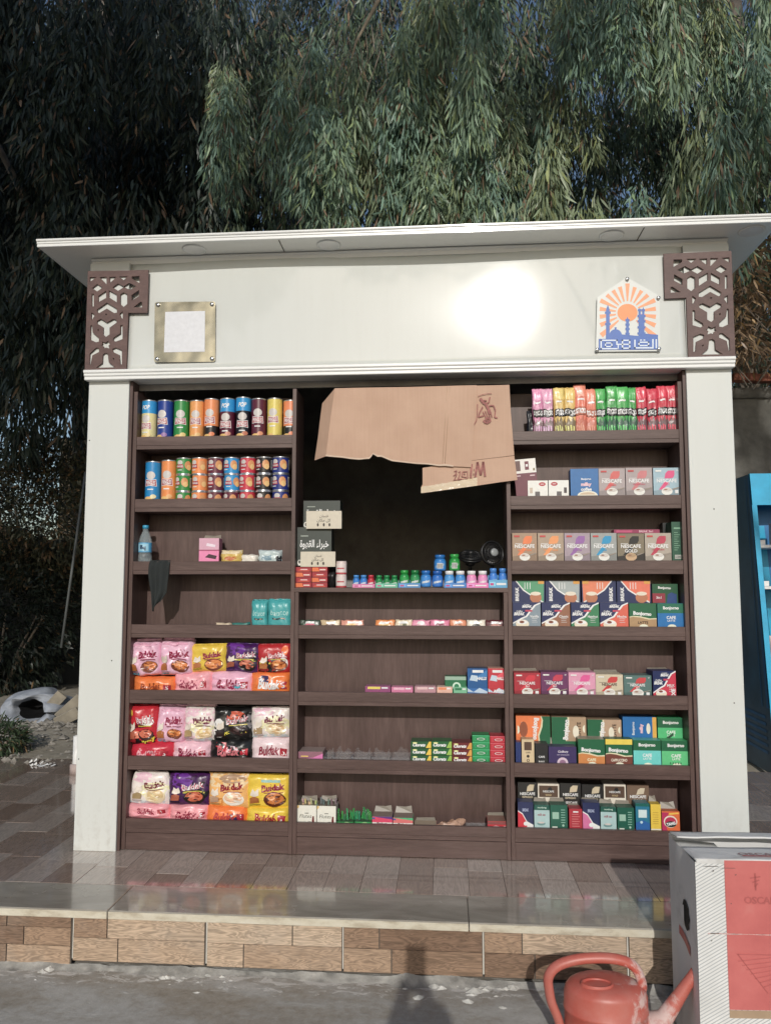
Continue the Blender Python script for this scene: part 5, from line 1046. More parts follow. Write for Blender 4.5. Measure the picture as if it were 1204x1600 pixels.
# dark coffee boxes with pale trays
AR1 = '\ufe93\ufeee\ufeec\ufed8\ufedf\ufe8d \ufe80\ufe8d\ufeae\ufe92\ufea7'; AR2 = '\ufee5\ufe8e\ufea0\ufee8\ufed3'; AR3 = '\ufee5\ufe8e\ufedc\ufee3 \ufede\ufedb'
def d_dark(P):
    P.rect(0, 0, 1, 1, (50, 60, 56)); P.text(AR1, 0.5, 0.55 if P.h > 0.09 else 0.62, 0.26, WHITE, 0.84, bold=0.02); P.rect(0.1, 0.76, 0.32, 0.79, (150, 160, 150))
    for q in (0.07, 0.2, 0.32, 0.68, 0.8, 0.92): P.ell(q, 0.08, 0.06, 0.09, (232, 230, 222), 9); P.ell(q, 0.1, 0.03, 0.05, (60, 64, 60), 8)
    P.ell(0.55, 0.0, 0.1, 0.07, (232, 230, 222), 9)
def d_pale(P):
    P.rect(0, 0, 1, 1, (206, 196, 176)); P.text(AR2, 0.5, 0.70, 0.20, (52, 44, 40), 0.4, bold=0.01); P.text(AR3, 0.5, 0.46, 0.22, (52, 44, 40), 0.6, bold=0.01)
    for q in (0.33, 0.5, 0.66): P.ell(q, 0.22, 0.028, 0.05, (50, 40, 36), 8)
def as_part(o, par):
    o.location = o.location - par.location; o.rotation_euler.z -= par.rotation_euler.z; o.parent = par
    for k_ in ('label', 'category', 'group'):
        if k_ in o: del o[k_]
    o.name = 'front_tray'
CGR = 'coffee boxes stacked on the counter'
bxa = carton('coffee_box', 464.5, 518, 824, CT, d_dark, 'dark green coffee box with white Arabic lettering, lower of the two', CGR, y=0.075, d=0.12, side=(40, 48, 46), top=(60, 66, 62), vb=884, rz=0.04)
as_part(carton('box_tray', 469, 523.5, 862, CT, d_pale, 'pale tray with dark Arabic lettering in front of the lower dark box', CGR, y=0.045, d=0.028, vb=885.5, side=(196, 186, 166), top=(170, 160, 140), rz=0.03), bxa)
bxb = carton('coffee_box', 474, 531.5, 782.5, CT, d_dark, 'dark green coffee box with white Arabic lettering, on top of the stack', CGR, y=0.09, d=0.12, side=(40, 48, 46), top=(70, 74, 70), vb=823.5, rz=0.02)
as_part(carton('box_tray', 478, 533.5, 798.5, CT, d_pale, 'pale tray with dark Arabic lettering in front of the upper dark box', CGR, y=0.055, d=0.033, vb=826, side=(196, 186, 166), top=(170, 160, 140), rz=0.02), bxb)
def d_rb(P): P.rect(0, 0, 1, 1, (164, 26, 44)); P.poly([(0.1, 0.1), (0.9, 0.1), (0.8, 0.5), (0.2, 0.6)], (196, 60, 40)); P.rect(0.3, 0.42, 0.75, 0.62, (240, 190, 190)); P.rect(0, 0, 1, 0.12, (110, 16, 30))
def d_rb2(P): P.rect(0, 0, 1, 1, (172, 30, 44)); P.poly([(0.0, 0.1), (0.5, 0.1), (0.4, 0.9), (0.0, 0.9)], (230, 110, 50)); P.rect(0.5, 0.35, 0.9, 0.6, (240, 200, 190)); P.rect(0, 0, 1, 0.12, (110, 16, 30))
hz = (at(480, 885.8, 0.05).z - CT) / 4
for col_, (ua, ub) in enumerate(((462, 486.5), (487, 511.5))):
    for lv in range(4):
        o = carton('biscuit_box', ua, ub, 900, CT, d_rb if (lv + col_) % 2 else d_rb2, 'flat red biscuit box, %s of the pile %s' % (('lowest', 'second from below', 'second from the top', 'topmost')[lv], ('beside the cabinet side', 'beside the black bag')[col_]), 'red biscuit boxes on the counter', y=0.05, d=0.09, side=(150, 24, 40), rz=random.uniform(-0.03, 0.03))
        xa, xb = span(ua, ub, 900, 0.05); h0 = o.dimensions.z; o.scale.z = (hz - 0.0006) / (at((ua + ub) / 2, 900, 0.05).z - CT); o.location.z = CT + lv * hz
mb = MB(); p = at(519, 900, 0.13)
def bagp(a, b):
    th = a * 2 * math.pi; r = (0.030 * math.sin(b * math.pi * 0.85 + 0.45) + 0.006) * (1 + 0.3 * noise.noise(Vector((math.cos(th) * 2, math.sin(th) * 2, b * 5))))
    return (p.x + r * math.cos(th) * 0.8, 0.13 + r * math.sin(th), CT + 0.11 * b)
mb.grid(bagp, 26, 14); o = mb.build('plastic_bag', M['black']); tag(o, 'crumpled black plastic bag behind the red biscuit boxes', 'bag')
def cup(u0, u1, z0, lab):
    y = 0.075; xa, xb = span(u0, u1, 900, y); r = (xb - xa) / 2; mb = MB(); hh = 0.0615
    mb.lathe([(r * 0.92, 0), (r, 0.004), (r, hh - 0.006), (r * 0.96, hh - 0.004), (r * 0.96, hh), (0.0001, hh)], 22, col=pc((214, 196, 190)))
    P = Print(2 * math.pi * r, hh); P.rect(0.3, 0.15, 0.7, 0.8, (224, 210, 205), 10); P.rect(0.3, 0.02, 0.7, 0.13, (190, 60, 70), 10); P.rect(0.38, 0.4, 0.6, 0.5, (196, 90, 96), 6)
    P.emit(mb, fine=(1, 0, 0.05), fmap=lambda a, b, dd: ((r + dd + 0.0004) * math.cos(-math.pi / 2 + (a / (2 * math.pi * r) - 0.5) * 6.283), (r + dd + 0.0004) * math.sin(-math.pi / 2 + (a / (2 * math.pi * r) - 0.5) * 6.283), b))
    o = mb.build('paper_tub', M['card'], None, ((xa + xb) / 2, y, z0)); tag(o, lab, 'tub', 'white tubs stacked on the counter')
cup(525, 541.5, CT, 'white tub at the bottom of a pair on the counter'); cup(525, 541.5, CT + 0.062, 'white tub stacked on top of another on the counter')
# gum bottles in small trays
def tray(u0, u1, vt, c, lab, y=0.045):
    xa, xb = span(u0, u1, vt, y); w = xb - xa; zt = at((u0 + u1) / 2, vt, y).z; h = zt - CT
    mb = MB(); d = 0.075
    mb.box(-w / 2, w / 2, 0, d, 0.0, 0.002, pc(c)); mb.box(-w / 2, w / 2, 0, 0.0015, 0.002, h, pc(c)); mb.box(-w / 2, -w / 2 + 0.0015, 0.0016, d - 0.002, 0.002, h, pc(c)); mb.box(w / 2 - 0.0015, w / 2, 0.0016, d - 0.002, 0.002, h, pc(c)); mb.box(-w / 2, w / 2, d - 0.0015, d, 0.002, h * 1.6, pc(c))
    P = Print(w, h); P.rect(0.05, 0.2, 0.35, 0.75, tuple(min(255, x + 40) for x in c)); P.rect(0.4, 0.35, 0.9, 0.6, WHITE); P.rect(0.08, 0.3, 0.26, 0.6, (200, 60, 130)); P.emit(mb, lambda a, b, dd: (a - w / 2, -dd, b))
    o = mb.build('display_tray', M['card'], None, ((xa + xb) / 2, y, CT)); tag(o, lab, 'tray', 'card trays on the counter'); return (xa, xb)
def gum(uc, wpx, vt, body, capc, lab, z0=CT + 0.003, y=0.08, big=True, barcode=False, txt=None, grp='gum bottles on the counter'):
    c = at(uc, vt, y); r = wpx / 2 * (at(uc + 1, vt, y).x - c.x) * 0.97; h = c.z - z0; mb = MB()
    mb.lathe([(r * 0.9, 0), (r, h * 0.05), (r, h * 0.62), (r * 0.93, h * 0.70), (r * 0.78, h * 0.74), (r * 0.78, h * 0.76)], 22, col=pc(body))
    P = Print(2 * math.pi * r, h * 0.56); P.rect(0.25, 0.06, 0.75, 0.98, tuple(min(255, int(x * 1.05) + 6) for x in body), 12); P.poly([(0.36, 0.2), (0.64, 0.5), (0.64, 0.72), (0.36, 0.45)], tuple(min(255, int(x * 0.5) + 110) for x in body))
    if barcode:
        P.rect(0.42, 0.15, 0.58, 0.75, WHITE)
        for q in range(7): P.rect(0.43 + q * 0.02, 0.2, 0.44 + q * 0.02, 0.7, (40, 40, 44))
    else: P.text(txt or 'smint', 0.5, 0.5, 0.26, WHITE, 0.24, rot=8, bold=0.04)
    P.emit(mb, fine=(1, 0, 0.05), d0=0.0006, fmap=lambda a, b, dd: ((r + dd + 0.0003) * math.cos(-math.pi / 2 + (a / (2 * math.pi * r) - 0.5) * 6.283), (r + dd + 0.0003) * math.sin(-math.pi / 2 + (a / (2 * math.pi * r) - 0.5) * 6.283), h * 0.05 + b))
    o = mb.build('gum_bottle', M['plastic'], None, (c.x, y, z0)); tag(o, lab, 'bottle', grp)
    mc = MB(); n = 22; prof = [(r * 0.86, h * 0.765), (r * 0.88, h * 0.97), (r * 0.80, h), (0.0001, h)]; mc.lathe(prof, n, col=pc(capc)); mc.build('cap', M['plastic'], o)
    return o
tray(550.5, 585.5, 912.5, (216, 120, 170), 'pink card tray under the small blue and red bottles'); tray(586.5, 621, 911.5, (90, 180, 150), 'green card tray under the three small green bottles')
tray(622, 656.5, 911, (70, 140, 200), 'blue card tray under the two larger green bottles'); tray(693.5, 728, 911, (60, 130, 205), 'blue card tray under two white capped bottles'); tray(728.5, 762.5, 911, (232, 120, 185), 'pink card tray under two white capped bottles'); tray(763, 793, 906, (90, 170, 215), 'pale blue card tray at the end of the counter')
BL, GN, RD, PKB = (40, 120, 200), (20, 130, 70), (190, 36, 56), (236, 140, 190)
for uc, w_, vt, b_, c_, lab in ((556.5, 10, 898.5, BL, (60, 140, 210), 'small blue gum bottle, first in the pink tray'), (568, 11, 898.5, BL, (60, 140, 210), 'small blue gum bottle beside the red one'), (579.5, 10.5, 898.5, RD, (200, 46, 66), 'small red gum bottle in the pink tray'),
        (592, 10.5, 899, GN, (30, 140, 76), 'small green gum bottle, first in the green tray'), (604, 10.5, 899, GN, (30, 140, 76), 'small green gum bottle in the middle of the green tray'), (616, 10.5, 899, GN, (30, 140, 76), 'small green gum bottle, last in the green tray'),
        (631.5, 15, 891, (30, 150, 70), (30, 150, 60), 'larger bright green gum bottle, first in the blue tray'), (648, 15, 891, (40, 140, 80), (24, 120, 60), 'larger dark capped green gum bottle, second in the blue tray'),
        (665, 16.5, 891.5, (50, 130, 205), (30, 110, 190), 'blue gum bottle standing without a tray, nearer the green bottles'), (683, 17, 892, (40, 110, 195), (30, 96, 180), 'blue gum bottle standing without a tray, under the stacked blue one'),
        (701.5, 15.5, 892, (70, 150, 215), (236, 236, 234), 'white capped blue gum bottle, first in the blue tray'), (718.5, 15.5, 892, (60, 140, 210), (236, 236, 234), 'white capped blue gum bottle beside the pink ones'),
        (736, 15.5, 892, PKB, (238, 236, 234), 'white capped pink gum bottle beside the blue ones'), (753.5, 15.5, 892, PKB, (238, 236, 234), 'white capped pink gum bottle, last in the pink tray'),
        (770, 12.5, 888, (60, 130, 215), (70, 140, 220), 'slim blue gum bottle in the pale blue tray, nearer the pink ones'), (784.5, 12.5, 888, (60, 130, 215), (70, 140, 220), 'slim blue gum bottle at the very end of the counter')):
    gum(uc, w_, vt, b_, c_, lab)
zs2 = at(683, 891.6, 0.085).z
gum(687, 18.5, 867, (40, 125, 200), (30, 110, 185), 'blue gum bottle with barcode stacked on the others', z0=zs2, y=0.085, barcode=True); gum(709.5, 16.5, 866, (30, 150, 60), (40, 160, 66), 'green gum bottle with barcode stacked on the others', z0=zs2, y=0.085, barcode=True)
# two small fans
def fan(c, r, aim, lab, hubc):
    root = empty('desk_fan', c, lab, 'fan', 'small black desk fans on the counter'); q = Vector(aim).to_track_quat('Z', 'Y')
    def part(name, mbx, mat): o = mbx.build(name, mat, root); o.rotation_mode = 'QUATERNION'; o.rotation_quaternion = q; return o
    def ring(rr, z, t_): 
        m_ = MB(); m_.tube([(rr * math.cos(k * math.pi / 14), rr * math.sin(k * math.pi / 14), z) for k in range(29)], t_, 6, cap=False); return m_
    g = MB()
    for rr, z in ((r, 0.0), (r * 0.98, -0.012), (r * 0.80, 0.012), (r * 0.58, 0.018), (r * 0.4, 0.02)):
        x = ring(rr, z, 0.0016 if rr < r * 0.97 else 0.004); g.add(x.v, x.f, smooth=True)
    for k in range(30):
        th = k * math.pi / 15; cs, sn = math.cos(th), math.sin(th)
        g.tube([(r * .28 * cs, r * .28 * sn, 0.021), (r * .6 * cs, r * .6 * sn, 0.019), (r * .85 * cs, r * .85 * sn, 0.01), (r * cs, r * sn, 0.0), (r * .9 * cs, r * .9 * sn, -0.022), (r * .45 * cs, r * .45 * sn, -0.034)], 0.0012, 4, cap=False)
    part('cage', g, M['black'])
    h_ = MB(); h_.lathe([(r * 0.34, 0.014), (r * 0.34, 0.022), (r * 0.26, 0.026), (0.0001, 0.026)], 20); part('hub', h_, hubc)
    b_ = MB()
    for k in range(4):
        a0 = k * math.pi / 2
        b_.grid(lambda a, b: ((0.18 + 0.7 * b) * r * math.cos(a0 + (a - 0.5) * 1.1), (0.18 + 0.7 * b) * r * math.sin(a0 + (a - 0.5) * 1.1), 0.012 * (a - 0.5) * 2 - 0.004), 5, 4)
    part('blades', b_, M['black'])
    mo = MB(); mo.lathe([(r * 0.3, -0.05), (r * 0.42, -0.045), (r * 0.45, -0.03)], 16); part('motor', mo, M['black'])
    s_ = MB(); s_.tube([(0, 0.03, -0.01), (0, 0.04, -r * 0.9), (0, 0.03, CT + 0.012 - c[2])], 0.008, 8); s_.lathe([(0.032, CT - c[2]), (0.032, CT - c[2] + 0.010), (0.012, CT - c[2] + 0.016)], 18, cx=0, cy=0.03); s_.build('stand', M['black'], root)
p = at(734.5, 868, 0.15); fan((p.x, 0.15, p.z), 0.055, (0.05, -0.35, 0.95), 'small black fan tipped to face upwards on the counter', M['black'])
p = at(769, 864, 0.15); fan((p.x, 0.15, p.z), 0.056, (0.35, -0.85, 0.12), 'small black fan with grey hub facing forward beside the cabinet', plain('grey_hub', (0.3, 0.32, 0.33), 0.4))

# ---------------------------------------------------------------- low cabinet shelves
c4, c5, c6, c7 = FZ[3:]
FLT = 'flat packs lying on the first shelf under the counter'
for u0, u1, c, ac, lab in ((468, 499, (60, 80, 66), (206, 90, 120), 'dark green flat pack with pink corner under the counter'), (501, 531, (206, 180, 140), (120, 70, 40), 'cream and brown flat pack beside the dark green one'), (532, 567, (220, 150, 130), (230, 180, 90), 'salmon flat pack third along the shelf'),
        (586, 616, (232, 140, 70), (240, 190, 90), 'orange flat pack standing after the gap'), (617, 643, (226, 208, 180), (120, 120, 90), 'cream flat pack beside the orange one'), (644, 671, (226, 140, 170), (240, 190, 200), 'pink flat pack beside the cream one'), (672, 702, (222, 120, 156), (140, 60, 90), 'deeper pink flat pack in the middle right part of the shelf'),
        (703, 728, (226, 140, 100), (180, 110, 70), 'orange brown flat pack beside the deeper pink one'), (729, 758, (226, 216, 200), (60, 60, 60), 'white flat pack with dark print near the end'), (759, 789, (96, 38, 46), (190, 120, 110), 'maroon flat pack at the end of the shelf')):
    def dfl(P, c=c, ac=ac): P.rect(0.04, 0.05, 0.96, 0.95, c); P.poly([(0.1, 0.5), (0.5, 0.9), (0.9, 0.5), (0.6, 0.3)], ac); P.rect(0.3, 0.75, 0.7, 0.9, WHITE)
    pouch('flat_pack', u0, u1, 969, 990, dfl, lab, FLT, c, d=0.02, y=0.06 + random.uniform(0, 0.01), zb=c4, wr=0.002, lean=0.15, sq=10)
def strip(u0, u1, vt, c, ac, lab):
    carton('sweet_pack', u0, u1, vt, c5, lambda P: (P.rect(0, 0, 1, 1, c), P.rect(0.1, 0.62, 0.6, 0.95, ac), P.rect(0.65, 0.7, 0.9, 0.9, WHITE)), lab, None, y=0.06, d=0.06, side=c, top=tuple(min(255, x + 20) for x in c))
strip(570, 610, 1072.5, (150, 70, 120), (230, 210, 80), 'low purple and yellow sweet pack on the second shelf'); strip(611, 645, 1074, (214, 120, 160), (240, 180, 200), 'low pink sweet pack beside the purple one')
strip(647.5, 681, 1073, (190, 140, 150), (226, 190, 190), 'low dusty pink sweet pack on the second shelf'); strip(682, 706.5, 1073.5, (230, 180, 160), (240, 140, 90), 'low cream and orange sweet pack before the green box'); strip(708, 729.5, 1074.5, (120, 190, 150), (40, 120, 80), 'low pale green sweet pack in front of the green box')
LG = 'upright lozenge boxes on the second shelf'
carton('lozenge_box', 694.5, 728, 1057, c5, lambda P: (P.rect(0, 0, 1, 1, (20, 110, 70)), P.rect(0, 0.8, 1, 1, (150, 180, 160)), P.ell(0.55, 0.45, 0.2, 0.2, (200, 226, 206), 12), P.ell(0.55, 0.45, 0.12, 0.12, (30, 120, 80), 10)), 'green lozenge box with a pale round mark', LG, d=0.06, y=0.085, side=(18, 96, 60))
def halls(c, low): return lambda P: (P.rect(0, 0, 1, 1, c), P.poly([(0, 0.5), (0.35, 0.64), (1, 0.95), (1, 0.7), (0.4, 0.58)], tuple(min(255, x + 40) for x in c)), P.poly([(0.1, 0.55), (0.5, 0.5), (0.5, 0.72), (0.2, 0.75)], (190, 210, 226)), P.rect(0.25, 0.84, 0.8, 0.94, WHITE), P.text('HALLS', 0.72, 0.62, 0.12, WHITE, 0.48, bold=0.05, slant=0.1), P.rect(0, 0, 1, 0.24, low), P.poly([(0.0, 0.24), (0.3, 0.1), (0.6, 0.26), (1, 0.12), (1, 0.05), (0, 0.1)], (190, 210, 230)))
carton('lozenge_box', 729.5, 761, 1044.5, c5, halls((14, 88, 150), (40, 110, 180)), 'tall blue lozenge box between the green and red boxes', LG, d=0.07, y=0.07, side=(10, 70, 124), top=(20, 60, 100))
carton('lozenge_box', 761.5, 790, 1044.5, c5, lambda P: (halls((200, 40, 58), (190, 36, 52))(P), P.text('APPLE', 0.6, 0.14, 0.12, WHITE, 0.7, bold=0.04)), 'tall red lozenge box at the end of the second shelf', LG, d=0.07, y=0.07, side=(176, 30, 46), top=(214, 160, 140))
# third shelf: gum cartons
def clo(c, tri, word='Clorets'): return lambda P: (P.rect(0, 0, 1, 1, c), P.poly([(0.72, 0.0), (1, 0), (1, 1), (0.9, 1)], tri), P.text(word, 0.40, 0.5, 0.5, WHITE, 0.72, slant=0.25, bold=0.05), P.rect(0, 0, 1, 0.08, tuple(int(x * 0.5) for x in c)), P.ell(0.2, 0.78, 0.12, 0.04, (240, 230, 150), 8))
GG = 'gum cartons stacked on the third shelf'
nm3 = ['lowest', 'middle', 'topmost']
for (u0, u1), c, tri, lab, n_, vt, wd in (((641.5, 673.5), (30, 90, 50), (236, 196, 50), 'green and yellow gum carton', 4, 1158.5, 'Clorets'), ((674, 705.5), (24, 100, 50), (150, 190, 70), 'plain dark green gum carton', 4, 1158.5, 'Clorets'), ((706, 737), (110, 30, 36), (220, 160, 60), 'dark red and amber gum carton', 4, 1160.5, 'Clorets'),
        ((737.5, 764.8), (10, 140, 76), (14, 120, 66), 'bright green gum carton', 5, 1149, None), ((765.2, 792), (190, 34, 52), (170, 28, 44), 'bright red gum carton', 5, 1150.5, None)):
    zt_ = at((u0 + u1) / 2, vt, 0.06).z; hh = (zt_ - c6) / n_
    xa, xb = span(u0, u1, 1180, 0.06); w = xb - xa - 0.001
    for lv in range(n_):
        mb = MB(); mb.box(-w / 2, w / 2, 0, 0.085, 0, hh - 0.0006, pc(c), bev=0.001); P = Print(w, hh - 0.0006)
        if wd: clo(c, tri, wd)(P)
        else: P.rect(0, 0, 1, 1, c); P.rect(0.12, 0.2, 0.9, 0.8, tuple(min(255, x + 20) for x in c)); P.rect(0.2, 0.3, 0.8, 0.66, tri); P.ell(0.5, 0.48, 0.24, 0.07, WHITE, 12); P.ell(0.5, 0.48, 0.2, 0.05, c, 12); P.rect(0, 0.92, 1, 1, tuple(min(255, x + 70) for x in c))
        P.emit(mb, lambda a, b, dd: (a - w / 2, -dd, b)); o = mb.build('gum_carton', M['card'], None, ((xa + xb) / 2, 0.06 + random.uniform(0, 0.003), c6 + lv * hh), random.uniform(-0.02, 0.02))
        tag(o, '%s, %s of its stack' % (lab, (['lowest, behind the lip', 'second from below', 'second from the top', 'topmost'] if n_ == 4 else ['lowest, behind the lip', 'second from below', 'middle one', 'second from the top', 'topmost'])[lv]), 'gum carton', GG)
carton('sweet_pack', 466, 504.5, 1174.5, c6, lambda P: (P.rect(0, 0, 1, 1, (150, 100, 116)), P.poly([(0, 0.1), (0.6, 0.3), (1, 0.8), (1, 0), (0, 0)], (220, 120, 180)), P.rect(0.1, 0.4, 0.4, 0.52, (236, 200, 90))), 'flat mauve sweet pack at the start of the third shelf', None, d=0.10, side=(130, 100, 104), top=(150, 132, 128))
def clear_tray(u0, u1, vt, z, lab, grp):
    xa, xb = span(u0, u1, 1180, 0.06); w = xb - xa - 0.002; h = at((u0 + u1) / 2, vt, 0.06).z - z
    mb = MB(); d = 0.11
    mb.box(-w / 2, w / 2, 0, d, 0.0, 0.0012); mb.box(-w / 2, w / 2, 0, 0.001, 0.0013, h * 0.5); mb.box(-w / 2, w / 2, d - 0.001, d, 0.0013, h * 0.5); mb.prism([(0.0011, 0.0013), (d - 0.0011, 0.0013), (d - 0.0011, h * 0.5), (0.0011, h * 0.5)], -w / 2, -w / 2 + 0.001, 'x'); mb.prism([(0.0011, 0.0013), (d - 0.0011, 0.0013), (d - 0.0011, h * 0.5), (0.0011, h * 0.5)], w / 2 - 0.001, w / 2, 'x')
    o = mb.build('clear_tray', M['clear'], None, ((xa + xb) / 2, 0.06, z)); tag(o, lab, 'tray', grp)
    sd_ = random.uniform(0, 50); mf = MB(); k_ = random.uniform(0.6, 1.0)
    mf.grid(lambda a, b: (w * k_ * (a - 0.5), d * 0.8 + 0.012 * noise.noise(Vector((a * 4, b * 4, sd_))), h * (0.3 + (0.35 + 0.3 * noise.noise(Vector((a * 3, sd_, 0)))) * b) + 0.008 * noise.noise(Vector((a * 6, b * 6, sd_ + 3)))), 12, 6, smooth=False); mf.build('torn_film', M['clear'], o)
for i, ((a, b), lab) in enumerate((((505, 518), 'narrow clear tray beside the mauve sweet pack'), ((519, 548), 'clear empty tray, second on the third shelf'), ((549, 579), 'clear empty tray in the middle of the third shelf'), ((580, 609), 'clear empty tray beside the last one on the third shelf'), ((610, 640), 'clear empty tray touching the gum cartons'))):
    clear_tray(a, b, 1166, c6, lab, 'clear empty trays')
# bottom shelf of the low cabinet
def d_fl(P): P.rect(0, 0, 1, 1, (228, 226, 214)); P.text('Flutes', 0.45, 0.42, 0.20, (50, 56, 50), 0.66, slant=0.2, bold=0.0); P.rect(0.4, 0.56, 0.6, 0.6, (90, 90, 80)); P.poly([(0.76, 0.03), (0.9, 0.03), (0.88, 0.42), (0.8, 0.42)], (110, 40, 40)); P.poly([(0.5, 0.03), (0.74, 0.03), (0.72, 0.14), (0.55, 0.12)], (60, 40, 40)); P.poly([(0, 0.8), (0.1, 0.9), (0.1, 1), (0, 1)], (230, 190, 110))
o1 = carton('biscuit_carton', 464, 494.5, 1258.5, c7, d_fl, 'opened white biscuit carton at the cabinet side, bottom shelf', 'white biscuit cartons', d=0.08, side=(220, 216, 204), top=(140, 130, 110), flap=0.022)
o2 = carton('biscuit_carton', 495, 525, 1259.5, c7, d_fl, 'opened white biscuit carton beside the green packs, bottom shelf', 'white biscuit cartons', d=0.08, side=(220, 216, 204), top=(120, 110, 96), flap=0.026)
def sticks_in(o, n, w, c, h0, h1, mat='film'):
    mb = MB()
    for k in range(n):
        x = -w / 2 + w * (k + 0.5) / n + random.uniform(-.002, .002); t_ = random.uniform(-0.4, 0.4); hh = random.uniform(h0, h1); y = random.uniform(0.012, 0.05); cc = pc(tuple(min(255, max(0, q + random.randint(-22, 22))) for q in c))
        A = Vector((x, y, h0 * 0.4)); B = Vector((x + t_ * 0.03, y, hh)); mb.add([A + Vector((-.004, 0, 0)), A + Vector((.004, 0, 0)), B + Vector((.004, -0.002, 0)), B + Vector((-.004, -0.002, 0.002)), A + Vector((0, 0.004, 0)), B + Vector((0, 0.004, 0))], [(0, 1, 2, 3), (1, 4, 5, 2), (4, 0, 3, 5), (3, 2, 5)], cc)
    return mb.build('sachets', M[mat], o)
sticks_in(o1, 9, 0.085, (190, 170, 130), 0.118, 0.14); sticks_in(o2, 9, 0.085, (110, 104, 100), 0.115, 0.145)
for (u0, u1), lab in (((525.5, 552.5), 'green tray with sachets leaning over, beside the white cartons'), ((553.5, 580.5), 'green tray packed full of green sachets')):
    o = carton('sachet_tray', u0, u1, 1284, c7, lambda P: (P.rect(0, 0, 1, 1, (40, 140, 76)), P.rect(0.1, 0.5, 0.9, 0.8, (60, 170, 90)), P.ell(0.6, 0.4, 0.2, 0.1, (150, 200, 130), 9)), lab, 'green sachet trays', d=0.07, side=(36, 124, 70), top=(20, 70, 40))
    sticks_in(o, 9 if u0 < 540 else 14, (u1 - u0) * 0.0029, (30, 120, 66), 0.07, 0.098 if u0 > 540 else 0.10)
def tri_(c1, c2): return lambda P: (P.rect(0, 0, 1, 1, c1), P.poly([(0, 0.35), (1, 0.35), (1, 0.7), (0, 1)], c2), P.rect(0, 0, 1, 0.36, (228, 226, 220)), P.text('Trident', 0.48, 0.2, 0.30, (24, 34, 44), 0.86, bold=0.05), P.rect(0, 0.7, 0.14, 0.9, (80, 90, 150)))
carton('gum_tray', 581, 613, 1276, c7, tri_((90, 50, 130), (222, 60, 100)), 'purple and pink gum tray with dark lettering on white', 'gum trays with torn card backs', d=0.08, side=(90, 50, 120), top=(140, 120, 110), flap=0.026)
carton('gum_tray', 613.5, 645, 1278, c7, tri_((70, 180, 120), (220, 110, 110)), 'green and pink gum tray with dark lettering on white', 'gum trays with torn card backs', d=0.08, side=(60, 160, 110), top=(140, 120, 110), flap=0.03)
carton('gum_tray', 646, 682, 1291.5, c7, lambda P: (P.rect(0, 0, 1, 1, (200, 50, 62)), P.ell(0.5, 0.5, 0.3, 0.06, (236, 180, 180), 10), P.rect(0, 0.85, 1, 1, (214, 196, 170))), 'low red gum tray with bare card back', None, d=0.09, side=(190, 46, 56), top=(180, 160, 136), flap=0.012)
mb = MB(); p = at(704, 1290, 0.09)
def cr(a, b):
    th = a * 6.283; r = 1 + 0.35 * noise.noise(Vector((math.cos(th) * 1.7, math.sin(th) * 1.7, b * 3)))
    return (p.x + 0.06 * r * math.cos(th) * math.sin(0.25 + b * 2.2), 0.095 + 0.035 * r * math.sin(th) * math.sin(0.25 + b * 2.2), c7 + 0.001 + 0.044 * b * r * (1.25 - 0.35 * (a if a < 0.5 else 1 - a) * 2 * 2 * 0.8))
mb.grid(cr, 24, 8, pc((190, 150, 126)), smooth=False); o = mb.build('paper_bag', M['card']); tag(o, 'crumpled brown paper bag on the bottom shelf', 'paper bag')
clear_tray(727, 759, 1291, c7, 'clear empty tray on the bottom shelf beside the red box', None)
carton('sweet_box', 761, 793, 1283.5, c7, lambda P: (P.rect(0, 0, 1, 1, (196, 40, 56)), P.rect(0, 0.55, 1, 0.95, (140, 70, 70)), P.poly([(0.1, 0.2), (0.4, 0.4), (0.7, 0.25), (0.9, 0.4), (0.85, 0.15), (0.5, 0.1)], (240, 190, 190))), 'small red sweet box at the end of the bottom shelf', None, d=0.09, side=(180, 36, 50), top=(150, 110, 96), flap=0.012)

# ================================================================== SIGNS ON THE FASCIA
YP = -0.040
def wpt(u, v, y=YP): p = at(u, v, y); return (p.x, p.z)
pl = [wpt(*q) for q in ((242, 472), (336.5, 471), (336.6, 565.3), (240.8, 566))]
cx_ = sum(p[0] for p in pl) / 4; cz_ = sum(p[1] for p in pl) / 4
root = empty('wall_plaque', (cx_, YP, cz_), 'square brass plaque with a blank white card, screwed to the fascia', 'sign')
mb = MB()
def rnd(pts, r=0.012, n=4):
    out_ = []; N_ = len(pts)
    for i in range(N_):
        a, b, c = Vector(pts[i - 1]), Vector(pts[i]), Vector(pts[(i + 1) % N_]); d1 = (a - b).normalized(); d2 = (c - b).normalized()
        for k in range(n + 1): t_ = k / n; out_.append(tuple(b + d1 * r * (1 - t_) ** 2 + d2 * r * t_ ** 2))
    return out_
mb.prism([(p[0] - cx_, p[1] - cz_) for p in rnd(pl)], 0.0, 0.003, 'y'); mb.build('brass_sheet', M['brass'], root)
cd_ = [wpt(*q) for q in ((258.5, 487.5), (320.5, 486), (320, 549.5), (256.5, 550.5))]
mb = MB(); mb.prism([(p[0] - cx_, p[1] - cz_) for p in cd_], -0.0012, -0.0002, 'y', col=(0.74, 0.75, 0.79)); mb.build('card', M['card'], root)
for u, v in ((247.5, 476.5), (331.5, 475.5), (331.5, 560.5), (246, 561)):
    x, z = wpt(u, v); ms = MB(); ms.lathe([(0.010, 0), (0.010, 0.004), (0.006, 0.007), (0.0001, 0.0075)], 14); s_ = ms.build('screw', M['steel'], root, (x - cx_, -0.0002, z - cz_)); s_.rotation_euler.x = math.pi / 2
mb = MB(); mb.box(-0.09, 0.09, 0.0032, 0.012, -0.09, 0.09); mb.build('backing', M['white_pl'], root)
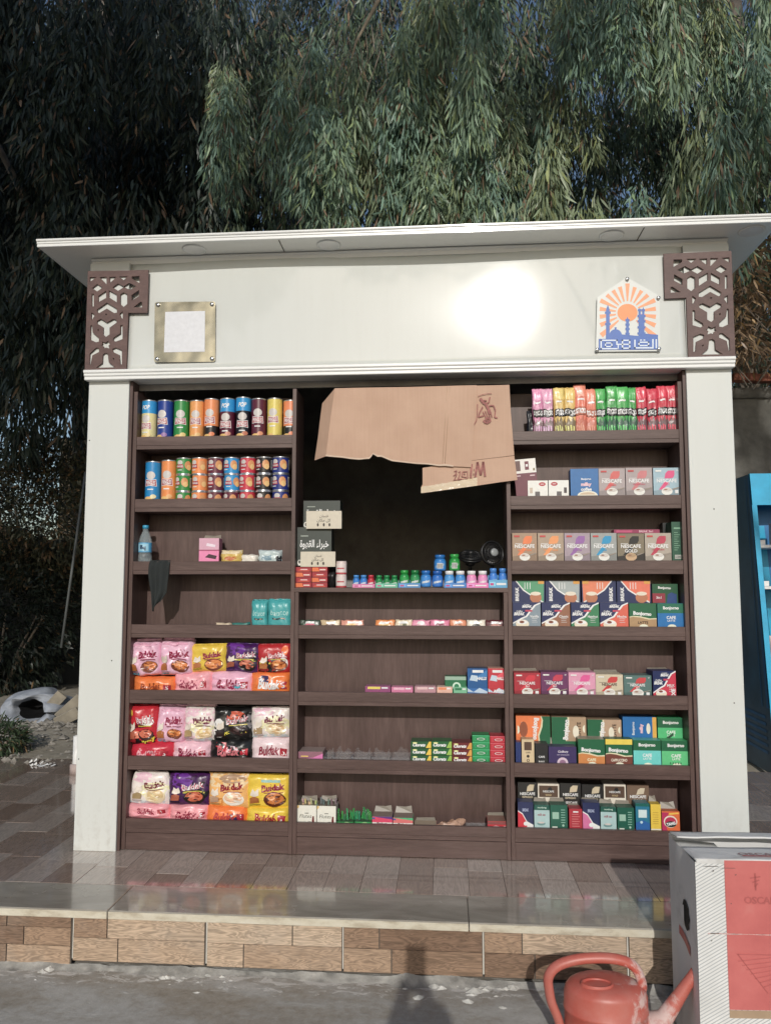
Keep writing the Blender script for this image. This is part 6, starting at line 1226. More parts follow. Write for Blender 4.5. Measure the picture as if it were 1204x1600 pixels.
# emblem sign: clear acrylic with the print of a sun over minarets
YL = -0.046
ap = [wpt(*q, YL) for q in ((930, 549.5), (1031, 548.5), (1030, 462.5), (978.8, 433), (932.5, 464.5))]
lx, lz = wpt(980, 500, YL)
root = empty('emblem_sign', (lx, YL, lz), 'white emblem sign with orange sun, blue minarets and blue lettering band', 'sign')
mb = MB(); mb.prism([(p[0] - lx, p[1] - lz) for p in ap], 0.0, 0.004, 'y'); mb.build('acrylic_panel', M['pillar'], root)
def lp(x, y): q = wpt(900 + x / 4.63, 420 + y / 4.63, YL); return (q[0] - lx, q[1] - lz)
def flat(mb, pts, c, d):
    P2 = [lp(*q) for q in pts]; mb.add([(a, -d, b) for a, b in P2], [tuple(t_) for t_ in geometry.tessellate_polygon([[Vector((a, b, 0)) for a, b in P2]])], lin(c))
OR, BLU = (242, 160, 112), (62, 104, 184)
mb = MB(); sc_ = (368, 318)
def bound(a):     # distance to the sheet's edge along a ray
    best = 999
    pg = [(160, 582), (585, 582), (580, 215), (364, 88), (160, 212)]
    dx, dy = math.cos(a), -math.sin(a)
    for (x1, y1), (x2, y2) in zip(pg, pg[1:] + pg[:1]):
        ex, ey = x2 - x1, y2 - y1; den = dx * ey - dy * ex
        if abs(den) < 1e-6: continue
        t_ = ((x1 - sc_[0]) * ey - (y1 - sc_[1]) * ex) / den; s_ = ((x1 - sc_[0]) * dy - (y1 - sc_[1]) * dx) / den
        if t_ > 0 and -1e-6 <= s_ <= 1 + 1e-6: best = min(best, t_)
    return best
for k in range(22):
    a = math.radians(90 + k * 360 / 22); hw = math.radians(4.3)
    if math.sin(a) < -0.75: continue
    r1, r2 = bound(a - hw), bound(a + hw); rm = min(r1, r2, bound(a)) * 0.97; r0 = 84
    if rm < r0 + 20: continue
    P_ = lambda r, t_: (sc_[0] + r * math.cos(t_), sc_[1] - r * math.sin(t_))
    flat(mb, [P_(r0, a - hw * 0.75), P_(min(rm, r1 * .97), a - hw), P_(min(rm, r2 * .97), a + hw), P_(r0, a + hw * 0.75)], OR, 0.0008)
flat(mb, [(sc_[0] + 73 * math.cos(k * 6.283 / 26), sc_[1] - 64 * math.sin(k * 6.283 / 26)) for k in range(26)], (244, 150, 90), 0.0011); mb.build('sun_print', M['card'], root)
mb = MB()
mina = lambda x, wd, top, bands: [flat(mb, [(x - wd, 500), (x + wd, 500), (x + wd, top + 34), (x + wd * 0.4, top + 12), (x, top), (x - wd * 0.4, top + 12), (x - wd, top + 34)], BLU, 0.0014)] + [flat(mb, [(x - wd * 1.55, yb + 8), (x + wd * 1.55, yb + 8), (x + wd * 1.55, yb - 8), (x - wd * 1.55, yb - 8)], BLU, 0.0016) for yb in bands]
mina(226, 13, 262, (318, 400)); mina(368, 10, 345, (372, 404, 436, 470)); mina(456, 8, 280, (300, 345)); mina(482, 8, 275, (300, 345)); 
flat(mb, [(452, 505), (490, 505), (488, 330), (450, 330)], BLU, 0.0018); [flat(mb, [(440, y_ + 8), (498, y_ + 8), (498, y_ - 8), (440, y_ - 8)], BLU, 0.0020) for y_ in (342, 380, 424, 468)]
flat(mb, [(282 + 46 * math.cos(math.radians(a)), 484 - 46 * math.sin(math.radians(a))) for a in range(0, 181, 15)] + [(236, 510), (330, 510)], BLU, 0.0019); flat(mb, [(277, 440), (287, 440), (290, 424), (274, 424)], BLU, 0.0021)
flat(mb, [(212, 515), (588, 515), (588, 478), (500, 470), (440, 486), (330, 476), (212, 470)], BLU, 0.0022)
flat(mb, [(160, 588), (590, 584), (588, 504), (160, 508)], BLU, 0.0024); mb.build('skyline_print', M['card'], root)
mb = MB()
bar = lambda x0, y0, x1, y1: flat(mb, [(x0, y1), (x1, y1), (x1, y0), (x0, y0)], (222, 232, 244), 0.0028)
for b_ in ((570, 510, 580, 576), (546, 510, 556, 568), (416, 514, 426, 578), (416, 568, 556, 578), (446, 528, 524, 537), (446, 552, 524, 561), (446, 528, 455, 561), (515, 528, 524, 561), (458, 513, 472, 521), (482, 513, 496, 521),
           (326, 514, 336, 580), (378, 514, 388, 580), (326, 514, 388, 523), (326, 543, 388, 552), (326, 571, 388, 580), (296, 543, 326, 552), (286, 514, 296, 552), (172, 514, 296, 523), (172, 514, 182, 584), (172, 575, 300, 584), (204, 534, 258, 542), (204, 560, 258, 568), (204, 534, 212, 568), (250, 534, 258, 568), (296, 552, 304, 584)): bar(*b_)
mb.build('lettering', M['card'], root)
for u, v in ((978.8, 436.5), (1027.5, 466), (1028.5, 545.5), (932, 547)):
    x, z = wpt(u, v, YL); ms = MB(); ms.lathe([(0.0085, -0.008), (0.0085, 0.004), (0.007, 0.006), (0.0001, 0.006)], 14); s_ = ms.build('standoff_screw', M['steel'], root, (x - lx, -0.0035, z - lz)); s_.rotation_euler.x = math.pi / 2

# ================================================================== FOREGROUND
# big white appliance carton
A = Vector((0.951, -1.045)); Bk = Vector((0.948, -0.785)); HB = 0.385 - ZG
dirx = Vector((0.9965, 0.03)).normalized(); WB = 0.62
root = empty('appliance_carton', (A.x, A.y, ZG), 'large white carton with a red front panel beside the watering can', 'carton')
fx = dirx; fy = Vector((-0.012, 1)).normalized(); DB = 0.262
def bp(a, b, z, off=0.0): q = fx * a + fy * b; return (q.x + 0.0, q.y - off, z)
def dent(x, z): return 0.004 * noise.noise(Vector((x * 5, z * 5, 2)))
mb = MB(); mb.grid(lambda a, b: bp(a * WB, 0.0 + dent(a, b) * 0.6, b * HB), 20, 20, mat=0)
mb.grid(lambda a, b: bp(-0.001 + 0.010 * noise.noise(Vector((a * 2.2, b * 2.7, 8))) * math.sin(a * math.pi), DB * (1 - a), b * HB), 20, 26, mat=1)
mb.grid(lambda a, b: bp(WB, DB * a, b * HB), 4, 4, mat=1); mb.grid(lambda a, b: bp(WB * (1 - a), DB, b * HB), 4, 4, mat=1)
sh = mb.build('carton_walls', [M['lined'], M['wbox']], root)
mb = MB(); mb.grid(lambda a, b: bp(0.004 + a * (WB - 0.006), 0.003 + 0.150 * b, HB + 0.001 - 0.012 * b + 0.003 * noise.noise(Vector((a * 6, b * 3, 4)))), 20, 8); o = mb.build('front_flap', M['wbox'], root); sd = o.modifiers.new('board', 'SOLIDIFY'); sd.thickness = 0.005; sd.offset = 1
mb = MB(); mb.grid(lambda a, b: bp(0.002 + a * (WB - 0.004), DB - 0.002 - 0.085 * b, HB + 0.002 + 0.012 * b + 0.003 * noise.noise(Vector((a * 6, b * 3, 14)))), 20, 8); o = mb.build('rear_flap', M['wbox'], root); sd = o.modifiers.new('board', 'SOLIDIFY'); sd.thickness = 0.005; sd.offset = -1
mb = MB(); mb.grid(lambda a, b: bp(0.004 + 0.14 * a, 0.006 + (DB - 0.012) * b, HB - 0.016 - 0.01 * a), 6, 6); o = mb.build('side_flap', M['wbox'], root); sd = o.modifiers.new('board', 'SOLIDIFY'); sd.thickness = 0.005
mb = MB(); mb.box(0.0, 0.004, 0.0, 0.001, 0, 1)
# front print: white border strip at the top, red field, tan strip, faint lettering
def onfront(u, v): 
    w_ = ray(u, v); n_ = Vector((-fx.y, fx.x, 0)); o_ = Vector((A.x, A.y, ZG)); t_ = (o_ - CAMP).dot(n_) / w_.dot(n_); q = CAMP + w_ * t_ - o_; return q.x * fx.x + q.y * fx.y, q.z
ra, rz1 = onfront(1130, 1344); rb, rz0 = onfront(1139, 1577); _, rz2 = onfront(1139, 1590)
def field(name, x0, x1, z0, z1, d, mat, par): m_ = MB(); m_.grid(lambda a, b: bp(x0 + (x1 - x0) * a, dent((x0 + (x1 - x0) * a) / WB, (z0 + (z1 - z0) * b) / HB) * 0.6 - d, z0 + (z1 - z0) * b), 16, 16); return m_.build(name, mat, par)
field('plain_strip', 0.004, WB - 0.002, rz1 + 0.003, HB - 0.004, 0.0012, M['wbox'], sh)
red = field('red_panel', ra, WB - 0.08, rz0, rz1, 0.0016, M['redprint'], sh); field('tan_strip', ra, WB - 0.08, rz2, rz0 - 0.001, 0.0016, M['card_edge'], sh)
def words_on(txt, x, z, hh, mat, par, rotm=None, plane='front'):
    vs, ts, bb = glyphs(txt, 0.03); k = hh / bb[1]; m_ = MB()
    if plane == 'front': m_.add([bp(x + p[0] * k, -0.0034, z + p[1] * k) for p in vs], ts)
    else: m_.add([bp(x + p[0] * k, z + p[1] * k, HB + 0.009 - 0.012 * (z + p[1] * k) / 0.15) for p in vs], ts)
    return m_.build('lettering', mat, par)
words_on('OSCAR', ra + 0.055, rz1 - 0.125, 0.022, M['redink'], red); words_on('OSCAR', 0.152, 0.05, 0.030, M['greyink'], sh, plane='top')
m_ = MB(); m_.add([bp(0.156 , 0.034, HB + 0.0075), bp(0.4, 0.034, HB + 0.0075), bp(0.4, 0.043, HB + 0.0072), bp(0.156, 0.043, HB + 0.0072)], [(0, 1, 2, 3)]); m_.build('red_line', M['redink'], sh)
ap_ = MB()     # appliance outline and small mark, printed in darker red
def seg(p, q, wd): 
    P_, Q_ = Vector(p), Vector(q); n_ = (Q_ - P_).orthogonal().normalized() * wd / 2; ap_.add([bp(*( (c[0], -0.0036, c[1]))) for c in ((P_ + n_), (Q_ + n_), (Q_ - n_), (P_ - n_))], [(0, 1, 2, 3)])
ox, oz = ra + 0.03, rz1 - 0.27
for k in range(7): seg((ox + 0.012 * k, oz - 0.02 - 0.012 * k), (ox + 0.11, oz - 0.006 - 0.012 * k), 0.002)
seg((ox, oz), (ox + 0.012 * 7, oz - 0.11), 0.002); seg((ox, oz), (ox + 0.14, oz + 0.0), 0.003)
for k in range(3): seg((ra + 0.075 + 0.006 * k, rz1 - 0.05 - 0.012 * k), (ra + 0.105 - 0.004 * k, rz1 - 0.045 - 0.01 * k), 0.004)
seg((ra + 0.09, rz1 - 0.035), (ra + 0.09, rz1 - 0.085), 0.004); ap_.build('appliance_print', M['redink'], red)
m_ = MB()
for k in range(26): x0 = 0.03 + 0.02 * k; m_.add([bp(x0, -0.0042 - 0.0008 * math.sin(k * 2.1), HB * 0.655 + 0.0008 * math.sin(k * 1.3)), bp(x0 + 0.0195, -0.0042, HB * 0.655 + 0.0008 * math.sin(k * 1.3 + 1.3)), bp(x0 + 0.0195, -0.0042, HB * 0.655 + 0.0026 + 0.001 * math.sin(k * 0.7)), bp(x0, -0.0042, HB * 0.655 + 0.0022)], [(0, 1, 2, 3)])
m_.build('crease', plain('scuffed_crease', (0.55, 0.36, 0.34), 0.8, var=0.35, scale=40), sh)
m_ = MB()
for x0, z0, w0, h0 in ((0.034, HB * 0.655, 0.03, 0.004), (0.05, HB * 0.955, 0.004, 0.006), (0.038, HB * 0.62, 0.004, 0.004), (0.115, HB * 0.94, 0.006, 0.003), (0.10, HB * 0.80, 0.003, 0.004), (0.02, HB - 0.012, 0.05, 0.0022), (0.07, HB - 0.016, 0.05, 0.0015)): m_.add([bp(x0, -0.0046, z0), bp(x0 + w0, -0.0046, z0 + h0 * 0.3), bp(x0 + w0 * 0.9, -0.0046, z0 + h0), bp(x0 + w0 * 0.2, -0.0046, z0 + h0 * 0.8)], [(0, 1, 2, 3)])
o = m_.build('scuff', M['dgrout'], sh); o['kind'] = 'stuff'
# torn hand hole on the side
m_ = MB()
def onside(y, z): return bp(-0.0035 + 0.010 * noise.noise(Vector(((1 - y / DB) * 2.2, z / HB * 2.7, 8))) * math.sin((1 - y / DB) * math.pi), y, z)
ring = [(DB * 0.37 + 0.036 * math.cos(k * 6.283 / 18) * (1 + 0.15 * math.sin(k * 3)), HB * 0.675 + 0.046 * math.sin(k * 6.283 / 18)) for k in range(18)]
m_.add([onside(y, z) for y, z in ring] + [onside(DB * 0.37, HB * 0.675)], [((k + 1) % 18, k, 18) for k in range(18)]); m_.build('hand_hole', M['dark'], sh)
m_ = MB(); m_.add([onside(y, z) for y, z in ((DB * 0.40, HB * 0.72), (DB * 0.56, HB * 0.70), (DB * 0.52, HB * 0.60), (DB * 0.43, HB * 0.63))], [(3, 2, 1, 0)]); o = m_.build('torn_flap', M['wbox'], sh); o.location.x = -0.003
m_ = MB()
for k in range(8): a0 = 0.24 + 0.05 * k; m_.add([onside(DB * y, HB * (0.57 - 0.10 * (1 - y) + dz)) for y, dz in ((a0, 0), (a0 + 0.052, 0), (a0 + 0.052, 0.045), (a0, 0.045))], [(3, 2, 1, 0)])
m_.build('red_band', M['redink'], sh)

# red plastic watering can
cx0 = at(945, 1550, -0.985).x; CY = -0.985
root = empty('watering_can', (cx0, CY, ZG), 'red plastic watering can smeared with white plaster in front of the step', 'watering can')
HC = at(940, 1530, CY).z - ZG - 0.005
mb = MB(); ax, ay = 0.126, 0.095
mb.lathe([(0.93, 0.0), (0.96, 0.006), (1.0, HC * 0.35), (1.0, HC * 0.62), (1.018, HC * 0.63), (1.018, HC * 0.66), (1.0, HC * 0.67), (1.0, HC * 0.84), (0.965, HC * 0.89), (0.965, HC * 0.905), (0.90, HC * 0.955), (0.74, HC * 1.0), (0.4, HC * 1.015), (0.0001, HC * 1.02)], 40, sx=ax, sy=ay, cap=True)
body = mb.build('body', M['redcan'], root)
# raised filler collar, open
mb = MB(); fxx, fyy = -0.030, -0.028
col_prof = [(0.048, HC * 0.975), (0.047, HC * 1.03), (0.044, HC * 1.045), (0.040, HC * 1.03), (0.039, HC * 0.99)]
mb.lathe(col_prof, 28, cx=fxx, cy=fyy, sx=1.05, sy=0.62, cap=False); mb.build('filler_collar', M['redcan'], root)
mb = MB(); mb.lathe([(0.0395, HC * 1.005), (0.0001, HC * 1.004)], 28, cx=fxx, cy=fyy, sx=1.05, sy=0.62, cap=False); mb.build('filler_opening', plain('shaded_red', (0.10, 0.014, 0.012), 0.8), body)  # dark red disc stands for the shade inside the can
mb = MB()
hp = [(870, 1588), (861, 1566), (857, 1545), (856, 1528), (864, 1514), (880, 1504.5), (905, 1498.5), (935, 1496.5), (962, 1498.5), (982, 1504.5), (993, 1514), (999, 1526), (1003, 1540)]
pts = []
for k, (u, v) in enumerate(hp):
    q = at(u, v, CY + 0.0); pts.append((q.x - cx0, 0.0, q.z - ZG))
pts = [(-0.112, 0.0, 0.055), (-0.135, 0.0, 0.07)] + pts + [(0.108, 0.0, HC * 0.86)]
sm = []
for i in range(len(pts) - 1):
    p0_, p1_, p2_, p3_ = (Vector(pts[max(0, min(len(pts) - 1, i + k))]) for k in (-1, 0, 1, 2))
    for t_ in (0, 0.33, 0.66):
        sm.append(0.5 * ((2 * p1_) + (-p0_ + p2_) * t_ + (2 * p0_ - 5 * p1_ + 4 * p2_ - p3_) * t_ * t_ + (-p0_ + 3 * p1_ - 3 * p2_ + p3_) * t_ ** 3))
sm.append(Vector(pts[-1])); mb.tube(sm, 0.0128, 12, flat=1.25); mb.build('handle', M['redcan'], root)
mb = MB(); tip = at(1086.5, 1517, CY); tipv = (tip.x - cx0, 0.0, tip.z - ZG)
b0 = Vector((0.105, 0, 0.055)); b1 = Vector((0.165, 0, 0.100)); bt_ = Vector(tipv)
mb.tube([b0, b0.lerp(b1, .5), b1, b1.lerp(bt_, .12), b1.lerp(bt_, .45), b1.lerp(bt_, .9), bt_], [0.062, 0.056, 0.040, 0.026, 0.021, 0.0155, 0.0150], 18); sp_o = mb.build('spout', M['redcan'], root)
mb = MB(); dd = (bt_ - b1).normalized(); mb.tube([bt_ + dd * 0.0006, bt_ + dd * 0.0010], 0.0115, 16); mb.build('spout_hole', M['dark'], sp_o)

# ================================================================== VEGETATION
def leaves_mesh(name, base, dirv, L, Wd, col, curl=0.30):
    """many slender sickle leaves: arrays of base points, directions, lengths, widths, colours"""
    n = len(base); d = dirv / np.linalg.norm(dirv, axis=1, keepdims=True)
    ref = rng.normal(size=(n, 3)); sd = np.cross(d, ref); sd /= np.linalg.norm(sd, axis=1, keepdims=True); nr = np.cross(d, sd)
    V = np.empty((n, 6, 3)); cu = (rng.uniform(-1, 1, n) * curl)[:, None] * L[:, None]
    def ctr(t): return base + d * (L * t)[:, None] + sd * cu * (t * t) * 1.0 + np.array([0, 0, -1]) * (L * 0.12 * t * t)[:, None]
    w = Wd[:, None]
    V[:, 0] = ctr(0.0); c1 = ctr(0.32); c2 = ctr(0.70); V[:, 1] = c1 - sd * w * .5; V[:, 2] = c1 + sd * w * .5; V[:, 3] = c2 - sd * w * .36; V[:, 4] = c2 + sd * w * .36 + nr * w * 0.1; V[:, 5] = ctr(1.0)
    F = np.array([(0, 1, 2), (1, 3, 4), (1, 4, 2), (3, 5, 4)]); idx = (F[None] + (np.arange(n) * 6)[:, None, None]).reshape(-1)
    me = bpy.data.meshes.new(name); me.vertices.add(n * 6); me.vertices.foreach_set('co', V.reshape(-1)); me.loops.add(len(idx)); me.loops.foreach_set('vertex_index', idx.astype(np.int32))
    m_ = n * 4; me.polygons.add(m_); me.polygons.foreach_set('loop_start', (np.arange(m_) * 3).astype(np.int32)); me.polygons.foreach_set('loop_total', np.full(m_, 3, np.int32))
    me.update(calc_edges=True); a = me.attributes.new('Col', 'FLOAT_COLOR', 'FACE'); c4_ = np.concatenate([col, np.ones((n, 1))], 1); a.data.foreach_set('color', np.repeat(c4_, 4, axis=0).reshape(-1)); me.materials.append(M['leaf'])
    return me
def tassels(spots, nl, rad, length, Lr=(0.075, 0.14), Wr=(0.0115, 0.020), green=None, brown=0.08, splay=0.55):
    """hanging leafy twigs: each spot (x,y,z) is where a twig starts"""
    B = []; D = []
    for (x, y, z) in spots:
        n = max(8, int(nl * rng.uniform(0.7, 1.3))); ln = length * rng.uniform(0.7, 1.3); t = rng.uniform(0, 1, n) ** 0.85
        r = rad * rng.uniform(0.7, 1.3) * (0.35 + 0.65 * np.sin(np.pi * np.clip(t * 0.75 + 0.12, 0, 1))) * np.sqrt(rng.uniform(0.02, 1, n)); th = rng.uniform(0, 2 * np.pi, n)
        lx_, ly_ = rng.normal(0, 0.10, 2) * ln
        B.append(np.stack([x + lx_ * t + r * np.cos(th), y + ly_ * t + r * np.sin(th), z - ln * t + rad * 0.25 * (1 - (r / (rad * 1.3)) ** 2)], 1))
        out_ = np.stack([np.cos(th), np.sin(th), np.zeros(n)], 1) * (splay * rng.uniform(0.1, 1.1, n))[:, None] + rng.normal(0, 0.25, (n, 3)); out_[:, 2] = -1.0 + rng.normal(0, 0.18, n); D.append(out_)
    B = np.concatenate(B); D = np.concatenate(D); n = len(B); L = rng.uniform(*Lr, n); Wd = rng.uniform(*Wr, n)
    g = np.array(green if green else (0.105, 0.135, 0.098)); k = rng.uniform(0.65, 1.4, (n, 1)); c = g * k; y_ = rng.uniform(0, 1, n); c[y_ < 0.18] *= np.array([1.25, 1.15, 0.85]); isb = rng.uniform(0, 1, n) < brown
    c[isb] = np.array([0.20, 0.135, 0.085]) * k[isb]; return B, D, L, Wd, c
def hang(name, spots, nl, rad, length, parent=None, **k):
    me = leaves_mesh(name, *tassels(spots, nl, rad, length, **k)); o = bpy.data.objects.new(name, me); COL.objects.link(o)
    if parent is not None: o.parent = parent
    return o
def limb_tree(label, x, y, z0, h, r, group=None, lean=0.0, cat='tree', name='eucalyptus_tree'):
    root = empty(name, (x, y, z0), label, cat, group); mb = MB()
    tr_ = [(lean * (k / 8) ** 1.3 * h + 0.06 * math.sin(k * 1.3), 0.05 * math.cos(k), h * k / 8) for k in range(9)]
    mb.tube(tr_, [r * (1 - 0.75 * k / 8) for k in range(9)], 14); mb.build('trunk', M['bark'], root); return root, tr_
def limbs(root, tr_, ends, r0):
    for e in ends:
        k = random.choice((3, 4, 5, 6)); s_ = Vector(tr_[k]); e = Vector(e); md = s_.lerp(e, 0.55) + Vector((0, 0, 0.5)); mb = MB()
        mb.tube([s_, s_.lerp(md, 0.5) + Vector((0.05, 0.03, 0.1)), md, md.lerp(e, 0.6) + Vector((0.03, -0.04, 0.05)), e], [r0, r0 * 0.75, r0 * 0.5, r0 * 0.3, r0 * 0.12], 8); mb.build('limb', M['bark'], root)
EG = 'eucalyptus trees behind the kiosk'
tA, trA = limb_tree('sunlit weeping eucalyptus tree rising behind the middle of the kiosk roof', 0.6, 6.2, -0.06, 9.5, 0.30, EG)
tB, trB = limb_tree('sunlit weeping eucalyptus tree behind the end of the kiosk with the emblem sign', 4.2, 6.6, -0.06, 9.5, 0.28, EG)
tC, trC = limb_tree('eucalyptus tree with shade-darkened leaf colour behind the end of the kiosk with the plaque', -4.6, 6.6, -0.06, 10, 0.32, EG)
loc = lambda spots, t_: [(p[0] - t_.location.x, p[1] - t_.location.y, p[2] - t_.location.z) for p in spots]
def field_spots(x0, x1, z0, z1, dx, dz, yf, thr=-0.2, seed=0.0):
    out_ = []; z = z0; r = 0
    while z < z1:
        x = x0 + (r % 2) * dx / 2
        while x < x1:
            jx, jz = x + random.uniform(-.5, .5) * dx, z + random.uniform(-.5, .5) * dz
            if noise.noise(Vector((jx * 0.85 + seed, jz * 0.75, seed))) > thr: out_.append((jx, yf(jx, jz) + random.uniform(-.3, .3), jz))
            x += dx
        z += dz; r += 1
    return out_
# front sprays are parts, the rest of each crown is one mass
yf1 = lambda x, z: 3.15 + 0.7 * noise.noise(Vector((x * 0.7, z * 0.5, 2))) + 0.12 * max(0, z - 4.5)
fr_ = field_spots(-2.0, 4.4, 3.3, 7.6, 0.36, 0.46, yf1, -0.04, 3.0)
variants = []
for k in range(9):
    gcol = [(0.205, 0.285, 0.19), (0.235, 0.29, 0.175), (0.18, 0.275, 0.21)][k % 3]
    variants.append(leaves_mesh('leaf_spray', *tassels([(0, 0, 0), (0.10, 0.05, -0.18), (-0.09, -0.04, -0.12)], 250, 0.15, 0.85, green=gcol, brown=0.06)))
spr = 0
fr_ = [p for p in fr_ if p[0] < 2.3 or p[2] > 4.95]
random.shuffle(fr_)
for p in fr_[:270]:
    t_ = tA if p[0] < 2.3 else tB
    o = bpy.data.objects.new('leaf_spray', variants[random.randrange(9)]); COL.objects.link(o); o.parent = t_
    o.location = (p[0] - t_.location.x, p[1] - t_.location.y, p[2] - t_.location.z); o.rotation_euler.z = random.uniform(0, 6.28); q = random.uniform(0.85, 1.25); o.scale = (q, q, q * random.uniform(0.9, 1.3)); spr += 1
mid = field_spots(-2.2, 5.4, 2.7, 8.2, 0.42, 0.5, lambda x, z: 4.5 + 0.5 * noise.noise(Vector((x, z, 5))), -0.5, 9.0) + field_spots(-2.4, 6.4, 2.4, 8.8, 0.5, 0.55, lambda x, z: 5.7 + 0.5 * noise.noise(Vector((x, z, 15))), -0.6, 19.0)
mid = [p for p in mid if p[0] < 2.4 or p[2] > 5.1 or p[1] > 5.2]
for t_, f in ((tA, lambda p: p[0] < 2.3), (tB, lambda p: p[0] >= 2.3)):
    tag(hang('crown', loc([p for p in mid if f(p)], t_), 230, 0.27, 1.1, t_, brown=0.08, green=(0.10, 0.145, 0.095), Lr=(0.10, 0.17), Wr=(0.016, 0.027)), kind='stuff')  # inner leaf colour darkened to put shade between the front sprays
lft = field_spots(-6.2, -2.1, 4.0, 9.2, 0.50, 0.55, lambda x, z: 4.2 + 0.6 * noise.noise(Vector((x, z, 5))), -0.45, 29.0) + field_spots(-7.4, -2.0, 4.0, 10, 0.44, 0.5, lambda x, z: 5.8 + 0.5 * noise.noise(Vector((x, z, 25))), -0.62, 39.0) + field_spots(-7.6, -2.6, 5.0, 10.5, 0.5, 0.55, lambda x, z: 7.2, -0.9, 49.0) + field_spots(-8.5, 7.5, 5.2, 11.5, 0.55, 0.6, lambda x, z: 8.2, -0.9, 79.0) + field_spots(-10.5, -1.0, 6.5, 13.0, 0.6, 0.6, lambda x, z: 9.4, -0.9, 89.0)
tag(hang('crown', loc(lft, tC), 300, 0.29, 1.2, tC, brown=0.05, Lr=(0.11, 0.19), Wr=(0.020, 0.033), green=(0.036, 0.052, 0.04)), kind='stuff')  # leaf colour darkened to carry the deep shade at this end
dv = [leaves_mesh('leaf_spray', *tassels([(0, 0, 0), (0.10, 0.05, -0.18)], 160, 0.15, 0.85, green=(0.05, 0.072, 0.055), brown=0.04)) for _ in range(3)]  # low sprays get the same shade in their leaf colour
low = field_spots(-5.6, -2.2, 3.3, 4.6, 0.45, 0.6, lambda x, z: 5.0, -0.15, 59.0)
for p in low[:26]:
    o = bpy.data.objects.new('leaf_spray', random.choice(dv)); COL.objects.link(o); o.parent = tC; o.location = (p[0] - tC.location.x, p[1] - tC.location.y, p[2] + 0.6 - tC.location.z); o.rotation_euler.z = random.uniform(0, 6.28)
limbs(tA, trA, [(-0.6, -2.4, 7.0), (-1.6, -1.6, 6.4), (1.2, -2.2, 6.8), (0.4, -2.6, 7.6), (-1.9, 0.3, 8.2)], 0.10); limbs(tB, trB, [(-1.2, -2.2, 6.8), (1.2, -2.0, 6.6), (0.2, -2.4, 7.4)], 0.10); limbs(tC, trC, [(-1.2, -1.6, 7.6), (1.4, -1.5, 7.2), (0.3, -2, 8.4), (1.8, -0.4, 6.4)], 0.10)
# a pale bare branch that shows near the top of the frame
mb = MB(); b_ = [at(596, -10, 3.2), at(585, 12, 3.2), at(570, 40, 3.15), at(556, 66, 3.1), at(549, 92, 3.05)]; tw = [Vector((p.x - 0.6, p.y - 6.2, p.z + 0.06)) for p in b_]
mb.tube(tw, [0.022, 0.020, 0.016, 0.012, 0.008], 8); mb.build('twig', plain('pale_twig', (0.34, 0.28, 0.2), 0.85), tA)
for k in range(26):
    q = Vector(tw[0]).lerp(Vector(tw[-1]), random.random()) + Vector((random.uniform(-.5, .3), random.uniform(-.1, .2), 0)); mb = MB(); mb.tube([q, q + Vector((random.uniform(-.12, .05), 0, -0.25)), q + Vector((random.uniform(-.25, .0), random.uniform(-.1, .1), -0.6))], [0.004, 0.003, 0.0015], 5); mb.build('twig', M['bark'], tA)

# bushes and shrubs
def bush(name, label, c, rx, ry, rz_, n, green, brown=0.1, Lr=(0.05, 0.10), Wr=(0.014, 0.028), cat='bush', droop=-0.2, group=None, bcol=None):
    root = empty(name, (c[0], c[1], c[2]), label, cat, group); mb = MB()
    for k in range(7):
        a = random.uniform(0, 6.28); mb.tube([(0.1 * math.cos(a), 0.1 * math.sin(a), 0), (rx * .3 * math.cos(a), ry * .3 * math.sin(a), rz_ * .5), (rx * .6 * math.cos(a), ry * .6 * math.sin(a), rz_ * 1.0)], [0.03, 0.02, 0.008], 6)
    mb.build('stem', M['bark'], root)
    u = rng.normal(size=(n, 3)); u /= np.linalg.norm(u, axis=1, keepdims=True); rr = rng.uniform(0.35, 1.0, n) ** 0.5
    wob = np.array([1 + 0.32 * noise.noise(Vector((a * 2.2 + c[0], b * 2.2, d_ * 2.2))) for a, b, d_ in u]); P = u * (rr * wob)[:, None] * np.array([rx, ry, rz_]); P[:, 2] += rz_ * 0.95
    D = u * 0.8 + rng.normal(0, 0.5, (n, 3)); D[:, 2] += droop; k = rng.uniform(0.6, 1.4, (n, 1)); col = np.array(green) * k; isb = rng.uniform(0, 1, n) < brown; col[isb] = np.array(bcol or (0.20, 0.13, 0.07)) * k[isb]
    me = leaves_mesh('foliage', P, D, rng.uniform(*Lr, n), rng.uniform(*Wr, n), col); o = bpy.data.objects.new('foliage', me); COL.objects.link(o); o.parent = root; tag(o, kind='stuff'); return root
p = at(75, 760, 5.2); bush('bush', 'bushy shrub with olive and brown leaves beyond the dark fence', (p.x - 0.1, 5.2, 1.15), 1.25, 0.8, 0.92, 16000, (0.085, 0.09, 0.055), 0.22)
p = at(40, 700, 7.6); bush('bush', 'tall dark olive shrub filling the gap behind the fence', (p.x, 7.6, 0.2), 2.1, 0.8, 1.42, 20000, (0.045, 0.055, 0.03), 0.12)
p = at(20, 860, 4.6); bush('bush', 'low green shrub behind the yard, leaves darkened to stand for shade', (p.x - 0.3, 4.9, -0.06), 1.0, 0.6, 0.9, 9000, (0.022, 0.032, 0.022), 0.03)  # leaf colour lowered in place of the deep shade here
p = onz(2, 1170, 0.0); bush('bush', 'small low tuft of green leaves at the terrace edge', (p.x - 0.08, p.y, -0.06), 0.26, 0.24, 0.14, 1600, (0.045, 0.07, 0.035), 0.1, Lr=(0.04, 0.08), Wr=(0.008, 0.014))
